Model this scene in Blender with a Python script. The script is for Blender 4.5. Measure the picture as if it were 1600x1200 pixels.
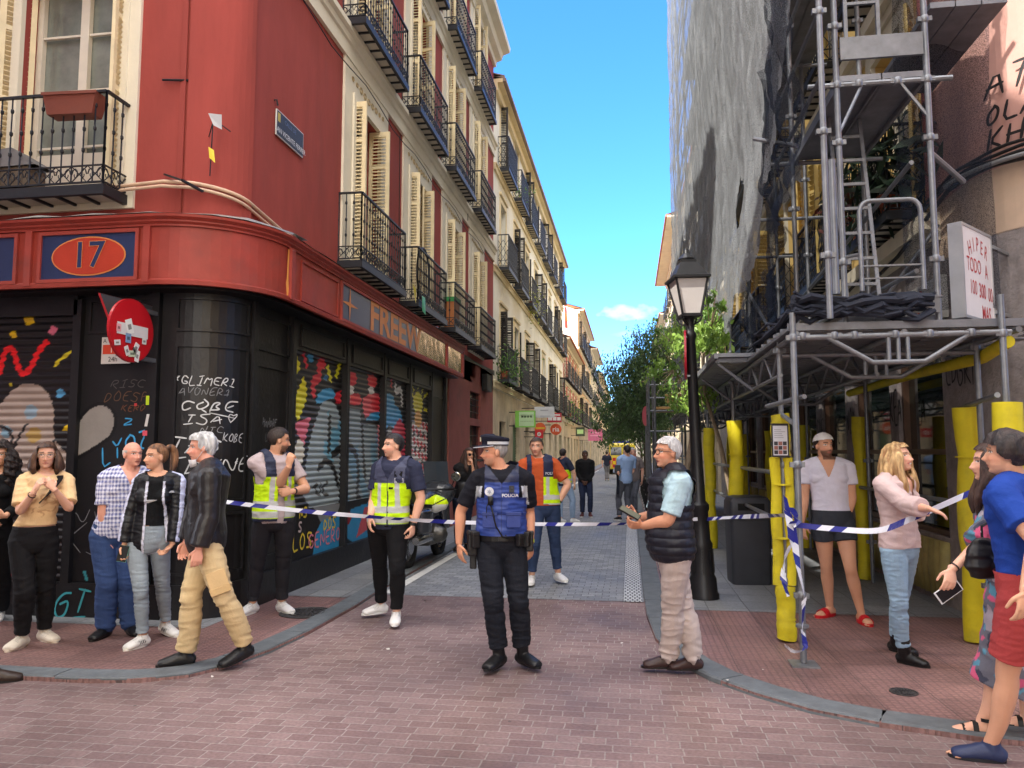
import bpy, bmesh, math, random
import numpy as np
from mathutils import Vector, Matrix
R = math.radians
random.seed(7); np.random.seed(7)
SC = bpy.context.scene
for o in list(bpy.data.objects): bpy.data.objects.remove(o)
COL = SC.collection

# ---------------- camera ----------------
CH, PITCH, YAW, FL = 1.65, math.atan(106/1200), R(8.7), 1200.0
cam = bpy.data.objects.new('camera', bpy.data.cameras.new('camera')); COL.objects.link(cam)
cam.location = (0, 0, CH); cam.rotation_euler = (R(90)+PITCH, 0, YAW)
cam.data.sensor_width = 36; cam.data.lens = 27; cam.data.clip_start = .05; cam.data.clip_end = 3000
SC.camera = cam
SC.view_settings.view_transform = 'Standard'; SC.view_settings.look = 'None'
SC.view_settings.exposure = 2.05; SC.view_settings.gamma = 1
RT = Vector((math.cos(YAW), math.sin(YAW), 0)); FW = Vector((-math.sin(YAW), math.cos(YAW), 0)); ZZ = Vector((0, 0, 1))
CP = Vector((0, 0, CH))
def ray(u, v):
    return (FW*math.cos(PITCH)+ZZ*math.sin(PITCH))*FL + RT*(u-800) + (-FW*math.sin(PITCH)+ZZ*math.cos(PITCH))*(600-v)
def at(u, v, D):
    d = ray(u, v); return CP + d*(D/d.dot(FW))
def gr(u, v, z=0):
    d = ray(u, v); return CP + d*((z-CH)/d.z)
def onx(u, v, x):
    d = ray(u, v); return CP + d*(x/d.x)
def ony(u, v, y):
    d = ray(u, v); return CP + d*(y/d.y)

# ---------------- world, sun ----------------
SUN_EL, SUN_DIR = R(46), Vector((1, 1, 0)).normalized()     # sun_dir: the way the light travels over the ground
w = bpy.data.worlds.new('World'); SC.world = w; w.use_nodes = True
nt = w.node_tree; nt.nodes.clear()
out = nt.nodes.new('ShaderNodeOutputWorld'); bg = nt.nodes.new('ShaderNodeBackground')
sky = nt.nodes.new('ShaderNodeTexSky'); sky.sky_type = 'NISHITA'; sky.sun_disc = False
sky.sun_elevation = SUN_EL; sky.sun_rotation = math.atan2(-SUN_DIR.x, -SUN_DIR.y)
sky.air_density = 1.0; sky.dust_density = .3; sky.ozone_density = 2.2
bg.inputs['Strength'].default_value = .14
hs = nt.nodes.new('ShaderNodeHueSaturation'); hs.inputs['Saturation'].default_value = 1.08
gm = nt.nodes.new('ShaderNodeMixRGB'); gm.blend_type = 'MULTIPLY'; gm.inputs[0].default_value = 1; gm.inputs[2].default_value = (.44, .65, .98, 1)
nt.links.new(sky.outputs[0], gm.inputs[1]); nt.links.new(gm.outputs[0], hs.inputs['Color'])
# unseen bright cloud added overhead and behind camera as fill light, clear blue ahead
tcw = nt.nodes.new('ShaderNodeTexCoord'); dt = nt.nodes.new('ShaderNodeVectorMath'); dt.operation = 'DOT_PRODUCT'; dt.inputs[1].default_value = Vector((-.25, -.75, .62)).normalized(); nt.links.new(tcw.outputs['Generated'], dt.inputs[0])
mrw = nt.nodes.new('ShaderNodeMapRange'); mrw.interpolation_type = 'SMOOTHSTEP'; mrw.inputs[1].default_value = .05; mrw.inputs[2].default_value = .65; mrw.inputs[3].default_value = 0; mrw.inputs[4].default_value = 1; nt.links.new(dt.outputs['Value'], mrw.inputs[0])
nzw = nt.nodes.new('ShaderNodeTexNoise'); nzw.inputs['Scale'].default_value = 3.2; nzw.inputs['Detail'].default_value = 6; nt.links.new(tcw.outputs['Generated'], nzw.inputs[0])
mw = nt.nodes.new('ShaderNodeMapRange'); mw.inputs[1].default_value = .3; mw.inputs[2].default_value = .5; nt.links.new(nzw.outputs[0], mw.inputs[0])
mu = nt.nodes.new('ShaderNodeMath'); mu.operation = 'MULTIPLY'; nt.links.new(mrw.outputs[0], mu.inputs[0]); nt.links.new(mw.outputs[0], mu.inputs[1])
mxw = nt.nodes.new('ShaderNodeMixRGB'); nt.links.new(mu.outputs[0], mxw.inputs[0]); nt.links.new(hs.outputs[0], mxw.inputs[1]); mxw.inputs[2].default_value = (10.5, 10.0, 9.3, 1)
def cloud(prev, u, v, su, sv, seed, amp):
    c = ray(u, v).normalized(); r_ = Vector((RT.x, RT.y, 0)); up = c.cross(r_) * -1
    geo = nt.nodes.new('ShaderNodeTexCoord'); L = nt.links
    def dot(vec):
        n = nt.nodes.new('ShaderNodeVectorMath'); n.operation = 'DOT_PRODUCT'; L.new(geo.outputs['Generated'], n.inputs[0]); n.inputs[1].default_value = vec; return n.outputs['Value']
    def m(op, a, b):
        n = nt.nodes.new('ShaderNodeMath'); n.operation = op
        for i, q in enumerate((a, b)):
            if isinstance(q, (int, float)): n.inputs[i].default_value = q
            else: L.new(q, n.inputs[i])
        return n.outputs[0]
    up = r_.cross(c)
    x = m('DIVIDE', m('SUBTRACT', dot(r_), r_.dot(c)), su/1200); y = m('DIVIDE', m('SUBTRACT', dot(up), 0.0), sv/1200)
    rr = m('ADD', m('MULTIPLY', x, x), m('MULTIPLY', y, y))
    nz = nt.nodes.new('ShaderNodeTexNoise'); nz.inputs['Scale'].default_value = 60; nz.inputs['Detail'].default_value = 6
    mp = nt.nodes.new('ShaderNodeMapping'); mp.inputs['Location'].default_value = (seed, seed*.7, 0); mp.inputs['Scale'].default_value = (1, 1, 1.8)
    L.new(geo.outputs['Generated'], mp.inputs[0]); L.new(mp.outputs[0], nz.inputs[0])
    f = m('ADD', m('SUBTRACT', 1.0, rr), m('MULTIPLY', m('SUBTRACT', nz.outputs[0], .5), 2.6))
    f = m('MULTIPLY', f, amp)
    cl = nt.nodes.new('ShaderNodeClamp'); L.new(f, cl.inputs[0])
    dn = m('GREATER_THAN', dot(c), .5)
    mx = nt.nodes.new('ShaderNodeMixRGB'); L.new(m('MULTIPLY', cl.outputs[0], dn), mx.inputs[0]); L.new(prev, mx.inputs[1]); mx.inputs[2].default_value = (1.75, 1.8, 1.85, 1)
    return mx.outputs[0]
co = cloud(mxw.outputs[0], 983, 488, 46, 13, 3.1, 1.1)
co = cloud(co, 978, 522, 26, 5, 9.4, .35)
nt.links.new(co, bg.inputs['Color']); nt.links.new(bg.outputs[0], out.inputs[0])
sl = bpy.data.lights.new('sun', 'SUN'); sl.energy = 2.3; sl.angle = R(.53); sl.color = (1, .95, .86)
sun = bpy.data.objects.new('sun', sl); COL.objects.link(sun)
sd = Vector((SUN_DIR.x*math.cos(SUN_EL), SUN_DIR.y*math.cos(SUN_EL), -math.sin(SUN_EL)))
sun.rotation_euler = sd.to_track_quat('-Z', 'Y').to_euler(); sun.location = (-20, -20, 40)

# ---------------- materials ----------------
MC = {}
def lin(c):
    return tuple((x/255/12.92 if x/255 <= .04045 else ((x/255+.055)/1.055)**2.4) for x in c)
def mat(name, col=(200, 200, 200), rough=.8, metal=0, var=.12, scale=3, bump=.15, bscale=60, vc=False, spec=.4, dirt=0, coat=0, stretch=None):
    """procedural material: base colour (or the part's own colour attribute) broken up by two noises, with a fine bump"""
    if name in MC: return MC[name]
    m = bpy.data.materials.new(name); m.use_nodes = True; N = m.node_tree.nodes; L = m.node_tree.links
    b = N['Principled BSDF']; b.inputs['Roughness'].default_value = rough; b.inputs['Metallic'].default_value = metal
    b.inputs['Specular IOR Level'].default_value = spec; b.inputs['Coat Weight'].default_value = coat
    tc = N.new('ShaderNodeTexCoord'); co_ = tc.outputs['Object']
    if stretch:
        mp = N.new('ShaderNodeMapping'); mp.inputs['Scale'].default_value = stretch; L.new(co_, mp.inputs[0]); co_ = mp.outputs[0]
    if vc:
        a = N.new('ShaderNodeAttribute'); a.attribute_name = 'Col'; c0 = a.outputs['Color']
    else:
        a = N.new('ShaderNodeRGB'); a.outputs[0].default_value = (*lin(col), 1); c0 = a.outputs[0]
    n = N.new('ShaderNodeTexNoise'); n.inputs['Scale'].default_value = scale; n.inputs['Detail'].default_value = 8; n.inputs['Roughness'].default_value = .62
    L.new(co_, n.inputs[0])
    mr = N.new('ShaderNodeMapRange'); mr.inputs[1].default_value = .25; mr.inputs[2].default_value = .75
    mr.inputs[3].default_value = 1-var; mr.inputs[4].default_value = 1+var; L.new(n.outputs[0], mr.inputs[0])
    mx = N.new('ShaderNodeVectorMath'); mx.operation = 'SCALE'; L.new(c0, mx.inputs[0]); L.new(mr.outputs[0], mx.inputs['Scale'])
    last = mx.outputs[0]
    if dirt:
        n2 = N.new('ShaderNodeTexNoise'); n2.inputs['Scale'].default_value = scale*.35; n2.inputs['Detail'].default_value = 10; n2.inputs['Roughness'].default_value = .7
        L.new(co_, n2.inputs[0])
        r2 = N.new('ShaderNodeMapRange'); r2.inputs[1].default_value = .52; r2.inputs[2].default_value = .75; r2.inputs[3].default_value = 0; r2.inputs[4].default_value = dirt; L.new(n2.outputs[0], r2.inputs[0])
        m2 = N.new('ShaderNodeMixRGB'); m2.inputs[2].default_value = (.06, .055, .05, 1); L.new(r2.outputs[0], m2.inputs[0]); L.new(last, m2.inputs[1]); last = m2.outputs[0]
    L.new(last, b.inputs['Base Color'])
    if bump:
        n3 = N.new('ShaderNodeTexNoise'); n3.inputs['Scale'].default_value = bscale; n3.inputs['Detail'].default_value = 5; L.new(co_, n3.inputs[0])
        bp = N.new('ShaderNodeBump'); bp.inputs['Strength'].default_value = bump; bp.inputs['Distance'].default_value = .01; L.new(n3.outputs[0], bp.inputs['Height']); L.new(bp.outputs[0], b.inputs['Normal'])
    MC[name] = m; return m

# ---------------- mesh helpers ----------------
def tag(o, label=None, cat=None, group=None, kind=None):
    if label: o['label'] = label
    if cat: o['category'] = cat
    if group: o['group'] = group
    if kind: o['kind'] = kind
    return o
def empty(name, loc=(0, 0, 0), rz=0, label=None, cat=None, group=None):
    o = bpy.data.objects.new(name, None); COL.objects.link(o); o.location = loc; o.rotation_euler = (0, 0, rz); o.empty_display_size = .2
    return tag(o, label, cat, group)
def wm(o):
    m = Matrix.LocRotScale(o.location, o.rotation_euler, o.scale)
    return wm(o.parent) @ o.matrix_parent_inverse @ m if o.parent else m
def adopt(o, parent):
    """parent o without moving it: its mesh stays in world coordinates"""
    o.parent = parent; o.matrix_parent_inverse = wm(parent).inverted(); return o
def link(name, me, parent=None, world=True):
    o = bpy.data.objects.new(name, me); COL.objects.link(o)
    if parent:
        if world: adopt(o, parent)
        else: o.parent = parent
    return o
def copy_tree(o, parent=None, loc=None):
    c = o.copy(); COL.objects.link(c); c.parent = parent
    if loc is not None: c.location = loc
    for ch in o.children: copy_tree(ch, c)
    return c
class MB:
    def __init__(s): s.v = []; s.f = []; s.m = []; s.c = []
    def add(s, vs, fs, mi=0, col=None):
        n = len(s.v); s.v += [tuple(p) for p in vs]
        for f in fs: s.f.append(tuple(i+n for i in f)); s.m.append(mi); s.c.append(col)
        return s
    def box(s, a, b, mi=0, M=None, col=None):
        (x0, y0, z0), (x1, y1, z1) = a, b
        if x0 > x1: x0, x1 = x1, x0
        if y0 > y1: y0, y1 = y1, y0
        if z0 > z1: z0, z1 = z1, z0
        vs = [Vector(p) for p in ((x0, y0, z0), (x1, y0, z0), (x1, y1, z0), (x0, y1, z0), (x0, y0, z1), (x1, y0, z1), (x1, y1, z1), (x0, y1, z1))]
        if M: vs = [M @ p for p in vs]
        return s.add(vs, [(3, 2, 1, 0), (4, 5, 6, 7), (0, 1, 5, 4), (1, 2, 6, 5), (2, 3, 7, 6), (3, 0, 4, 7)], mi, col)
    def bar(s, p, q, wd, ht=None, mi=0, col=None):
        """a square bar from p to q"""
        p, q = Vector(p), Vector(q); d = q-p; L = d.length
        if L < 1e-6: return s
        M = Matrix.Translation(p) @ d.to_track_quat('X', 'Z').to_matrix().to_4x4(); ht = ht or wd
        return s.box((0, -wd/2, -ht/2), (L, wd/2, ht/2), mi, M, col)
    def tube(s, pts, r, n=8, mi=0, cap=True, col=None, closed=False):
        pts = [Vector(p) for p in pts]; k = len(pts); rr = r if isinstance(r, (list, tuple)) else [r]*k
        rings = []; up = None
        for i, p in enumerate(pts):
            if closed: d = pts[(i+1) % k]-pts[i-1]
            else: d = pts[min(i+1, k-1)]-pts[max(i-1, 0)]
            d.normalize()
            if up is None: up = d.orthogonal().normalized()
            up = (up-d*up.dot(d)); up = up.normalized() if up.length > 1e-5 else d.orthogonal().normalized()
            sd_ = d.cross(up)
            rings.append([p+(up*math.cos(2*math.pi*j/n)+sd_*math.sin(2*math.pi*j/n))*rr[i] for j in range(n)])
        vs = [q for g in rings for q in g]; fs = []
        for i in range(k if closed else k-1):
            a, b = i*n, ((i+1) % k)*n
            for j in range(n): fs.append((a+j, a+(j+1) % n, b+(j+1) % n, b+j))
        if cap and not closed: fs += [tuple(range(n-1, -1, -1)), tuple((k-1)*n+j for j in range(n))]
        return s.add(vs, fs, mi, col)
    def lathe(s, c, prof, n=16, mi=0, axis='z', col=None):
        c = Vector(c); vs = []; fs = []
        for (r, h) in prof:
            for j in range(n):
                a = 2*math.pi*j/n; x, y = r*math.cos(a), r*math.sin(a)
                vs.append(c+Vector({'z': (x, y, h), 'y': (x, h, y), 'x': (h, x, y)}[axis]))
        for i in range(len(prof)-1):
            for j in range(n): fs.append((i*n+j, i*n+(j+1) % n, (i+1)*n+(j+1) % n, (i+1)*n+j))
        fs.append(tuple(range(n-1, -1, -1))); fs.append(tuple((len(prof)-1)*n+j for j in range(n)))
        return s.add(vs, fs, mi, col)
    def prism(s, poly, z0, z1, mi=0, mtop=None, col=None):
        n = len(poly); vs = [(x, y, z0) for x, y in poly]+[(x, y, z1) for x, y in poly]
        s.add(vs, [tuple(range(n-1, -1, -1))]+[(i, (i+1) % n, n+(i+1) % n, n+i) for i in range(n)], mi, col)
        return s.add([(x, y, z1) for x, y in poly], [tuple(range(n))], mi if mtop is None else mtop, col)
    def sheet(s, poly, z, mi=0):
        return s.add([(x, y, z) for x, y in poly], [tuple(range(len(poly)))], mi)
    def sweep(s, path, prof, mi=0, closed_prof=True):
        """sweep a (out, z) profile along a plan polyline; out is to the right-hand side of the path"""
        P = [Vector((x, y, 0)) for x, y in path]; k = len(P); vs = []
        for i, p in enumerate(P):
            d0 = (P[i]-P[i-1]).normalized() if i else None; d1 = (P[i+1]-P[i]).normalized() if i < k-1 else None
            d0 = d0 or d1; d1 = d1 or d0
            n0 = Vector((d0.y, -d0.x, 0)); n1 = Vector((d1.y, -d1.x, 0)); nn = n0+n1; nn = nn/ max(.3, nn.length_squared/2)
            for (o, z) in prof: vs.append(p+nn*o+Vector((0, 0, z)))
        m = len(prof); fs = []
        for i in range(k-1):
            for j in range(m if closed_prof else m-1):
                j2 = (j+1) % m; fs.append((i*m+j, (i+1)*m+j, (i+1)*m+j2, i*m+j2))
        if closed_prof: fs += [tuple(range(m)), tuple((k-1)*m+j for j in range(m-1, -1, -1))]
        return s.add(vs, fs, mi)
    def mesh(s, name, mats, smooth=False):
        me = bpy.data.meshes.new(name); me.from_pydata(s.v, [], s.f)
        for m in (mats if isinstance(mats, (list, tuple)) else [mats]): me.materials.append(m)
        if any(s.m): me.polygons.foreach_set('material_index', s.m)
        if any(c is not None for c in s.c):
            at_ = me.color_attributes.new('Col', 'FLOAT_COLOR', 'CORNER'); arr = []
            for f, c in zip(s.f, s.c): arr += (list(lin(c))+[1] if c else [.5, .5, .5, 1])*len(f)
            at_.data.foreach_set('color', arr)
        if smooth: me.polygons.foreach_set('use_smooth', [True]*len(s.f))
        me.update(); return me
    def build(s, name, mats, parent=None, smooth=False, world=True):
        return link(name, s.mesh(name, mats, smooth), parent, world)
def smooth_angle(o, deg=35):
    me = o.data
    me.polygons.foreach_set('use_smooth', [True]*len(me.polygons))
    bm = bmesh.new(); bm.from_mesh(me); lim = R(deg)
    for e in bm.edges:
        if len(e.link_faces) == 2 and e.calc_face_angle(0) > lim: e.smooth = False
    bm.to_mesh(me); bm.free(); return o
def grid_mesh(name, pts, cols, material, smooth=True):
    """pts (h,w,3) array and cols (h,w,3) linear colours -> one coloured sheet"""
    h, w_ = pts.shape[:2]; me = bpy.data.meshes.new(name)
    idx = np.arange(h*w_).reshape(h, w_)
    f = np.stack([idx[:-1, :-1], idx[:-1, 1:], idx[1:, 1:], idx[1:, :-1]], -1).reshape(-1, 4)
    me.vertices.add(h*w_); me.vertices.foreach_set('co', pts.reshape(-1).astype(np.float32))
    me.loops.add(f.size); me.loops.foreach_set('vertex_index', f.reshape(-1).astype(np.int32))
    me.polygons.add(len(f)); me.polygons.foreach_set('loop_start', np.arange(0, f.size, 4, dtype=np.int32))
    if smooth: me.polygons.foreach_set('use_smooth', np.ones(len(f), bool))
    me.update(calc_edges=True)
    if cols is not None:
        a = me.color_attributes.new('Col', 'FLOAT_COLOR', 'POINT'); c4 = np.ones((h*w_, 4), np.float32); c4[:, :3] = cols.reshape(-1, 3); a.data.foreach_set('color', c4.reshape(-1))
    me.materials.append(material); me.validate(); return me
FONT = {}
def text_mesh(mb, s, M, size=1.0, mi=0, col=None, align='CENTER', extrude=.002, shear=0, bold=0):
    """writing as thin solid letters: local x along the line, y up, z out"""
    key = (s, align, shear, bold)
    if key not in FONT:
        cu = bpy.data.curves.new('t', 'FONT'); cu.body = s; cu.align_x = align; cu.align_y = 'CENTER'; cu.size = 1; cu.shear = shear; cu.offset = bold; cu.resolution_u = 3
        o = bpy.data.objects.new('t', cu); COL.objects.link(o); bpy.context.view_layer.update()
        dg = bpy.context.evaluated_depsgraph_get(); me = o.evaluated_get(dg).to_mesh()
        FONT[key] = ([v.co.copy() for v in me.vertices], [tuple(p.vertices) for p in me.polygons])
        o.to_mesh_clear(); bpy.data.objects.remove(o); bpy.data.curves.remove(cu)
    vs, fs = FONT[key]
    mb.add([M @ Vector((v.x*size, v.y*size, extrude)) for v in vs], fs, mi, col); return mb
def frameM(o, x, n):
    """matrix with local x along x, z along n (outwards), y = n cross x"""
    x = Vector(x).normalized(); n = Vector(n).normalized(); y = n.cross(x)
    M = Matrix.Identity(4)
    for i, a in enumerate((x, y, n)):
        for j in range(3): M[j][i] = a[j]
    return Matrix.Translation(Vector(o)) @ M
# stroke alphabet for hand-written tags, 0..1 box
SF = {'A': [[(0, 0), (.5, 1), (1, 0)], [(.1, .35), (.95, .4)]], 'B': [[(.1, 0), (.1, 1), (.8, .85), (.2, .55), (.9, .25), (.1, 0)]], 'C': [[(1, .85), (.4, 1), (0, .5), (.4, 0), (1, .15)]],
      'D': [[(.1, 0), (.1, 1), (.9, .6), (.8, .2), (.1, 0)]], 'E': [[(1, 1), (.1, 1), (.1, 0), (1, 0)], [(.1, .5), (.8, .5)]], 'G': [[(1, .85), (.4, 1), (0, .5), (.4, 0), (1, .1), (.95, .5), (.5, .45)]],
      'H': [[(.1, 1), (.1, 0)], [(.9, 1), (.9, 0)], [(0, .5), (1, .55)]], 'I': [[(.1, 1), (.9, 1)], [(.5, 1), (.5, 0)], [(.1, 0), (.9, 0)]], 'K': [[(.1, 1), (.1, 0)], [(.9, 1), (.15, .45), (1, 0)]],
      'L': [[(.2, 1), (.1, 0), (1, .05)]], 'M': [[(0, 0), (.1, 1), (.5, .4), (.9, 1), (1, 0)]], 'N': [[(.1, 0), (.1, 1), (.9, 0), (.9, 1)]], 'O': [[(.5, 1), (.05, .6), (.3, 0), (.85, .15), (.95, .75), (.5, 1)]],
      'Q': [[(.5, 1), (.05, .6), (.3, 0), (.85, .15), (.95, .75), (.5, 1)], [(.5, .3), (1.1, -.1)]], 'P': [[(.1, 0), (.1, 1), (.9, .85), (.8, .5), (.1, .45)]], 'R': [[(.1, 0), (.1, 1), (.9, .85), (.7, .5), (.1, .45), (1, 0)]],
      'S': [[(1, .9), (.3, 1), (.1, .7), (.9, .35), (.7, 0), (0, .1)]], 'T': [[(0, 1), (1, 1)], [(.5, 1), (.45, 0)]], 'U': [[(.1, 1), (.1, .2), (.5, 0), (.9, .2), (.9, 1)]], 'V': [[(0, 1), (.5, 0), (1, 1)]],
      'W': [[(0, 1), (.25, 0), (.5, .7), (.75, 0), (1, 1)]], 'X': [[(0, 0), (1, 1)], [(0, 1), (1, 0)]], 'Y': [[(0, 1), (.5, .5), (1, 1)], [(.5, .5), (.4, 0)]], 'Z': [[(0, 1), (1, .95), (0, 0), (1, .05)]],
      '1': [[(.2, .7), (.6, 1), (.6, 0)], [(.1, 0), (1, 0)]], '=': [[(0, .7), (1, .75)], [(0, .3), (1, .35)]], '*': [[(.5, 1), (.5, .3)], [(.1, .85), (.9, .4)], [(.9, .9), (.1, .4)]], ' ': [],
      '<': [[(.5, 0), (0, .6), (.1, .95), (.4, .9), (.5, .65), (.65, .95), (.95, .9), (1, .55), (.5, 0)]], '2': [[(0, .8), (.5, 1), (.9, .7), (0, 0), (1, 0)]], '-': [[(0, .5), (1, .5)]]}
def smooth_poly(pts, it=2):
    for _ in range(it):
        q = [pts[0]]
        for a, b in zip(pts[:-1], pts[1:]): q += [(.75*a[0]+.25*b[0], .75*a[1]+.25*b[1]), (.25*a[0]+.75*b[0], .25*a[1]+.75*b[1])]
        pts = q+[pts[-1]]
    return pts
def ribbon(mb, pts, wd, surf, mi=0, col=None, off=.004):
    """a painted line of width wd; surf(s,z,off) maps the wall's own plane to space"""
    n = len(pts); L = []; Rr = []
    for i in range(n):
        a, b = pts[max(i-1, 0)], pts[min(i+1, n-1)]; dx, dy = b[0]-a[0], b[1]-a[1]; l = math.hypot(dx, dy) or 1
        h = wd/2*(.6 if i in (0, n-1) else 1)
        L.append(surf(pts[i][0]-dy/l*h, pts[i][1]+dx/l*h, off)); Rr.append(surf(pts[i][0]+dy/l*h, pts[i][1]-dx/l*h, off))
    mb.add(L+Rr, [(i, n+i, n+i+1, i+1) for i in range(n-1)], mi, col)
OFFC = [0.0]
def tagtext(mb, s, s0, z0, h, surf, wd=.012, mi=0, col=None, wid=.62, slant=.15, rot=0, jit=.08):
    x = 0; ca, sa = math.cos(rot), math.sin(rot)
    for ch in s:
        for st in SF.get(ch, []):
            p = [(x+(q[0]+slant*q[1]+random.uniform(-jit, jit)*.5)*h*wid, (q[1]+random.uniform(-jit, jit))*h) for q in st]
            p = [(s0+a*ca-b*sa, z0+a*sa+b*ca) for a, b in p]
            OFFC[0] = (OFFC[0]+.0003) % .003
            ribbon(mb, smooth_poly(p, 2 if len(p) > 3 else 1), wd, surf, mi, col, .004+OFFC[0])
        x += h*wid*(1.25 if ch != ' ' else .8)
# colour painting on arrays
def ell(X, Y, cx, cy, rx, ry, a=0):
    c, s = math.cos(a), math.sin(a); dx, dy = X-cx, Y-cy
    return ((dx*c+dy*s)/rx)**2+((-dx*s+dy*c)/ry)**2 < 1
def stroke(X, Y, pts, wd):
    pts = smooth_poly(pts, 2); m = np.zeros(X.shape, bool)
    for (ax, ay), (bx, by) in zip(pts[:-1], pts[1:]):
        dx, dy = bx-ax, by-ay; t = np.clip(((X-ax)*dx+(Y-ay)*dy)/(dx*dx+dy*dy+1e-12), 0, 1)
        m |= (X-ax-t*dx)**2+(Y-ay-t*dy)**2 < (wd/2)**2
    return m
def inpoly(X, Y, P):
    r = np.zeros(X.shape, bool); j = len(P)-1
    for i in range(len(P)):
        xi, yi = P[i]; xj, yj = P[j]
        r ^= ((yi > Y) != (yj > Y)) & (X < (xj-xi)*(Y-yi)/((yj-yi) or 1e-9)+xi); j = i
    return r
# ================= GROUND =================
def pavemat(name, c1, c2, mortar, bw, bh, ms, offset=.5, squash=1.0, dirt=.5, rough=.75, fine=0, bias=0):
    m = bpy.data.materials.new(name); m.use_nodes = True; N = m.node_tree.nodes; L = m.node_tree.links; b = N['Principled BSDF']
    tc = N.new('ShaderNodeTexCoord')
    dn = N.new('ShaderNodeTexNoise'); dn.inputs['Scale'].default_value = 1.3; dn.inputs['Detail'].default_value = 3; L.new(tc.outputs['Object'], dn.inputs[0])
    ds = N.new('ShaderNodeVectorMath'); ds.operation = 'MULTIPLY_ADD'; L.new(dn.outputs['Color'], ds.inputs[0]); ds.inputs[1].default_value = (.03, .03, 0); L.new(tc.outputs['Object'], ds.inputs[2])
    dn2 = N.new('ShaderNodeTexNoise'); dn2.inputs['Scale'].default_value = 14; dn2.inputs['Detail'].default_value = 3; L.new(tc.outputs['Object'], dn2.inputs[0])
    ds2 = N.new('ShaderNodeVectorMath'); ds2.operation = 'MULTIPLY_ADD'; L.new(dn2.outputs['Color'], ds2.inputs[0]); ds2.inputs[1].default_value = (.012, .012, 0); L.new(ds.outputs[0], ds2.inputs[2])
    br = N.new('ShaderNodeTexBrick'); br.inputs['Scale'].default_value = 1; br.inputs['Brick Width'].default_value = bw; br.inputs['Row Height'].default_value = bh
    br.inputs['Mortar Size'].default_value = ms; br.inputs['Mortar Smooth'].default_value = .4; br.offset = offset; br.squash = squash; br.squash_frequency = 3; br.inputs['Bias'].default_value = bias
    L.new(ds2.outputs[0], br.inputs[0])
    for i, c in ((1, c1), (2, c2), (3, mortar)): br.inputs[i].default_value = (*lin(c), 1)
    last = br.outputs[0]; hgt = br.outputs[1]
    n1 = N.new('ShaderNodeTexNoise'); n1.inputs['Scale'].default_value = .55; n1.inputs['Detail'].default_value = 9; n1.inputs['Roughness'].default_value = .65; L.new(tc.outputs['Object'], n1.inputs[0])
    r1 = N.new('ShaderNodeMapRange'); r1.inputs[1].default_value = .3; r1.inputs[2].default_value = .7; r1.inputs[3].default_value = 1-dirt*.6; r1.inputs[4].default_value = 1+dirt*.35; L.new(n1.outputs[0], r1.inputs[0])
    n2 = N.new('ShaderNodeTexNoise'); n2.inputs['Scale'].default_value = 45; n2.inputs['Detail'].default_value = 6; L.new(tc.outputs['Object'], n2.inputs[0])
    r2 = N.new('ShaderNodeMapRange'); r2.inputs[1].default_value = .3; r2.inputs[2].default_value = .7; r2.inputs[3].default_value = .8; r2.inputs[4].default_value = 1.2; L.new(n2.outputs[0], r2.inputs[0])
    mm = N.new('ShaderNodeMath'); mm.operation = 'MULTIPLY'; L.new(r1.outputs[0], mm.inputs[0]); L.new(r2.outputs[0], mm.inputs[1])
    sc = N.new('ShaderNodeVectorMath'); sc.operation = 'SCALE'; L.new(last, sc.inputs[0]); L.new(mm.outputs[0], sc.inputs['Scale']); last = sc.outputs[0]
    # gum spots and dark marks
    vo = N.new('ShaderNodeTexVoronoi'); vo.inputs['Scale'].default_value = 2.6; L.new(tc.outputs['Object'], vo.inputs[0])
    lt = N.new('ShaderNodeMath'); lt.operation = 'LESS_THAN'; lt.inputs[1].default_value = .035; L.new(vo.outputs['Distance'], lt.inputs[0])
    n4 = N.new('ShaderNodeTexNoise'); n4.inputs['Scale'].default_value = 2.2; n4.inputs['Detail'].default_value = 8; n4.inputs['Roughness'].default_value = .75; L.new(tc.outputs['Object'], n4.inputs[0])
    r4 = N.new('ShaderNodeMapRange'); r4.inputs[1].default_value = .6; r4.inputs[2].default_value = .74; r4.inputs[3].default_value = 0; r4.inputs[4].default_value = dirt*.8; L.new(n4.outputs[0], r4.inputs[0])
    mx_ = N.new('ShaderNodeMath'); mx_.operation = 'MAXIMUM'; mm3 = N.new('ShaderNodeMath'); mm3.operation = 'MULTIPLY'; mm3.inputs[1].default_value = .7; L.new(lt.outputs[0], mm3.inputs[0])
    L.new(mm3.outputs[0], mx_.inputs[0]); L.new(r4.outputs[0], mx_.inputs[1])
    mix = N.new('ShaderNodeMixRGB'); mix.inputs[2].default_value = (.05, .043, .042, 1); L.new(mx_.outputs[0], mix.inputs[0]); L.new(last, mix.inputs[1]); last = mix.outputs[0]
    if fine:
        b2 = N.new('ShaderNodeTexBrick'); b2.offset = 0; b2.inputs['Scale'].default_value = 1; b2.inputs['Brick Width'].default_value = fine; b2.inputs['Row Height'].default_value = fine; b2.inputs['Mortar Size'].default_value = fine*.2; b2.inputs['Mortar Smooth'].default_value = .5
        L.new(tc.outputs['Object'], b2.inputs[0]); b2.inputs[1].default_value = b2.inputs[2].default_value = (1, 1, 1, 1); b2.inputs[3].default_value = (.74, .74, .75, 1)
        mu = N.new('ShaderNodeMixRGB'); mu.blend_type = 'MULTIPLY'; mu.inputs[0].default_value = 1; L.new(last, mu.inputs[1]); L.new(b2.outputs[0], mu.inputs[2]); last = mu.outputs[0]
        mxh = N.new('ShaderNodeMath'); mxh.operation = 'MAXIMUM'; L.new(hgt, mxh.inputs[0]); L.new(b2.outputs[1], mxh.inputs[1]); hgt = mxh.outputs[0]
    L.new(last, b.inputs['Base Color'])
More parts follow.
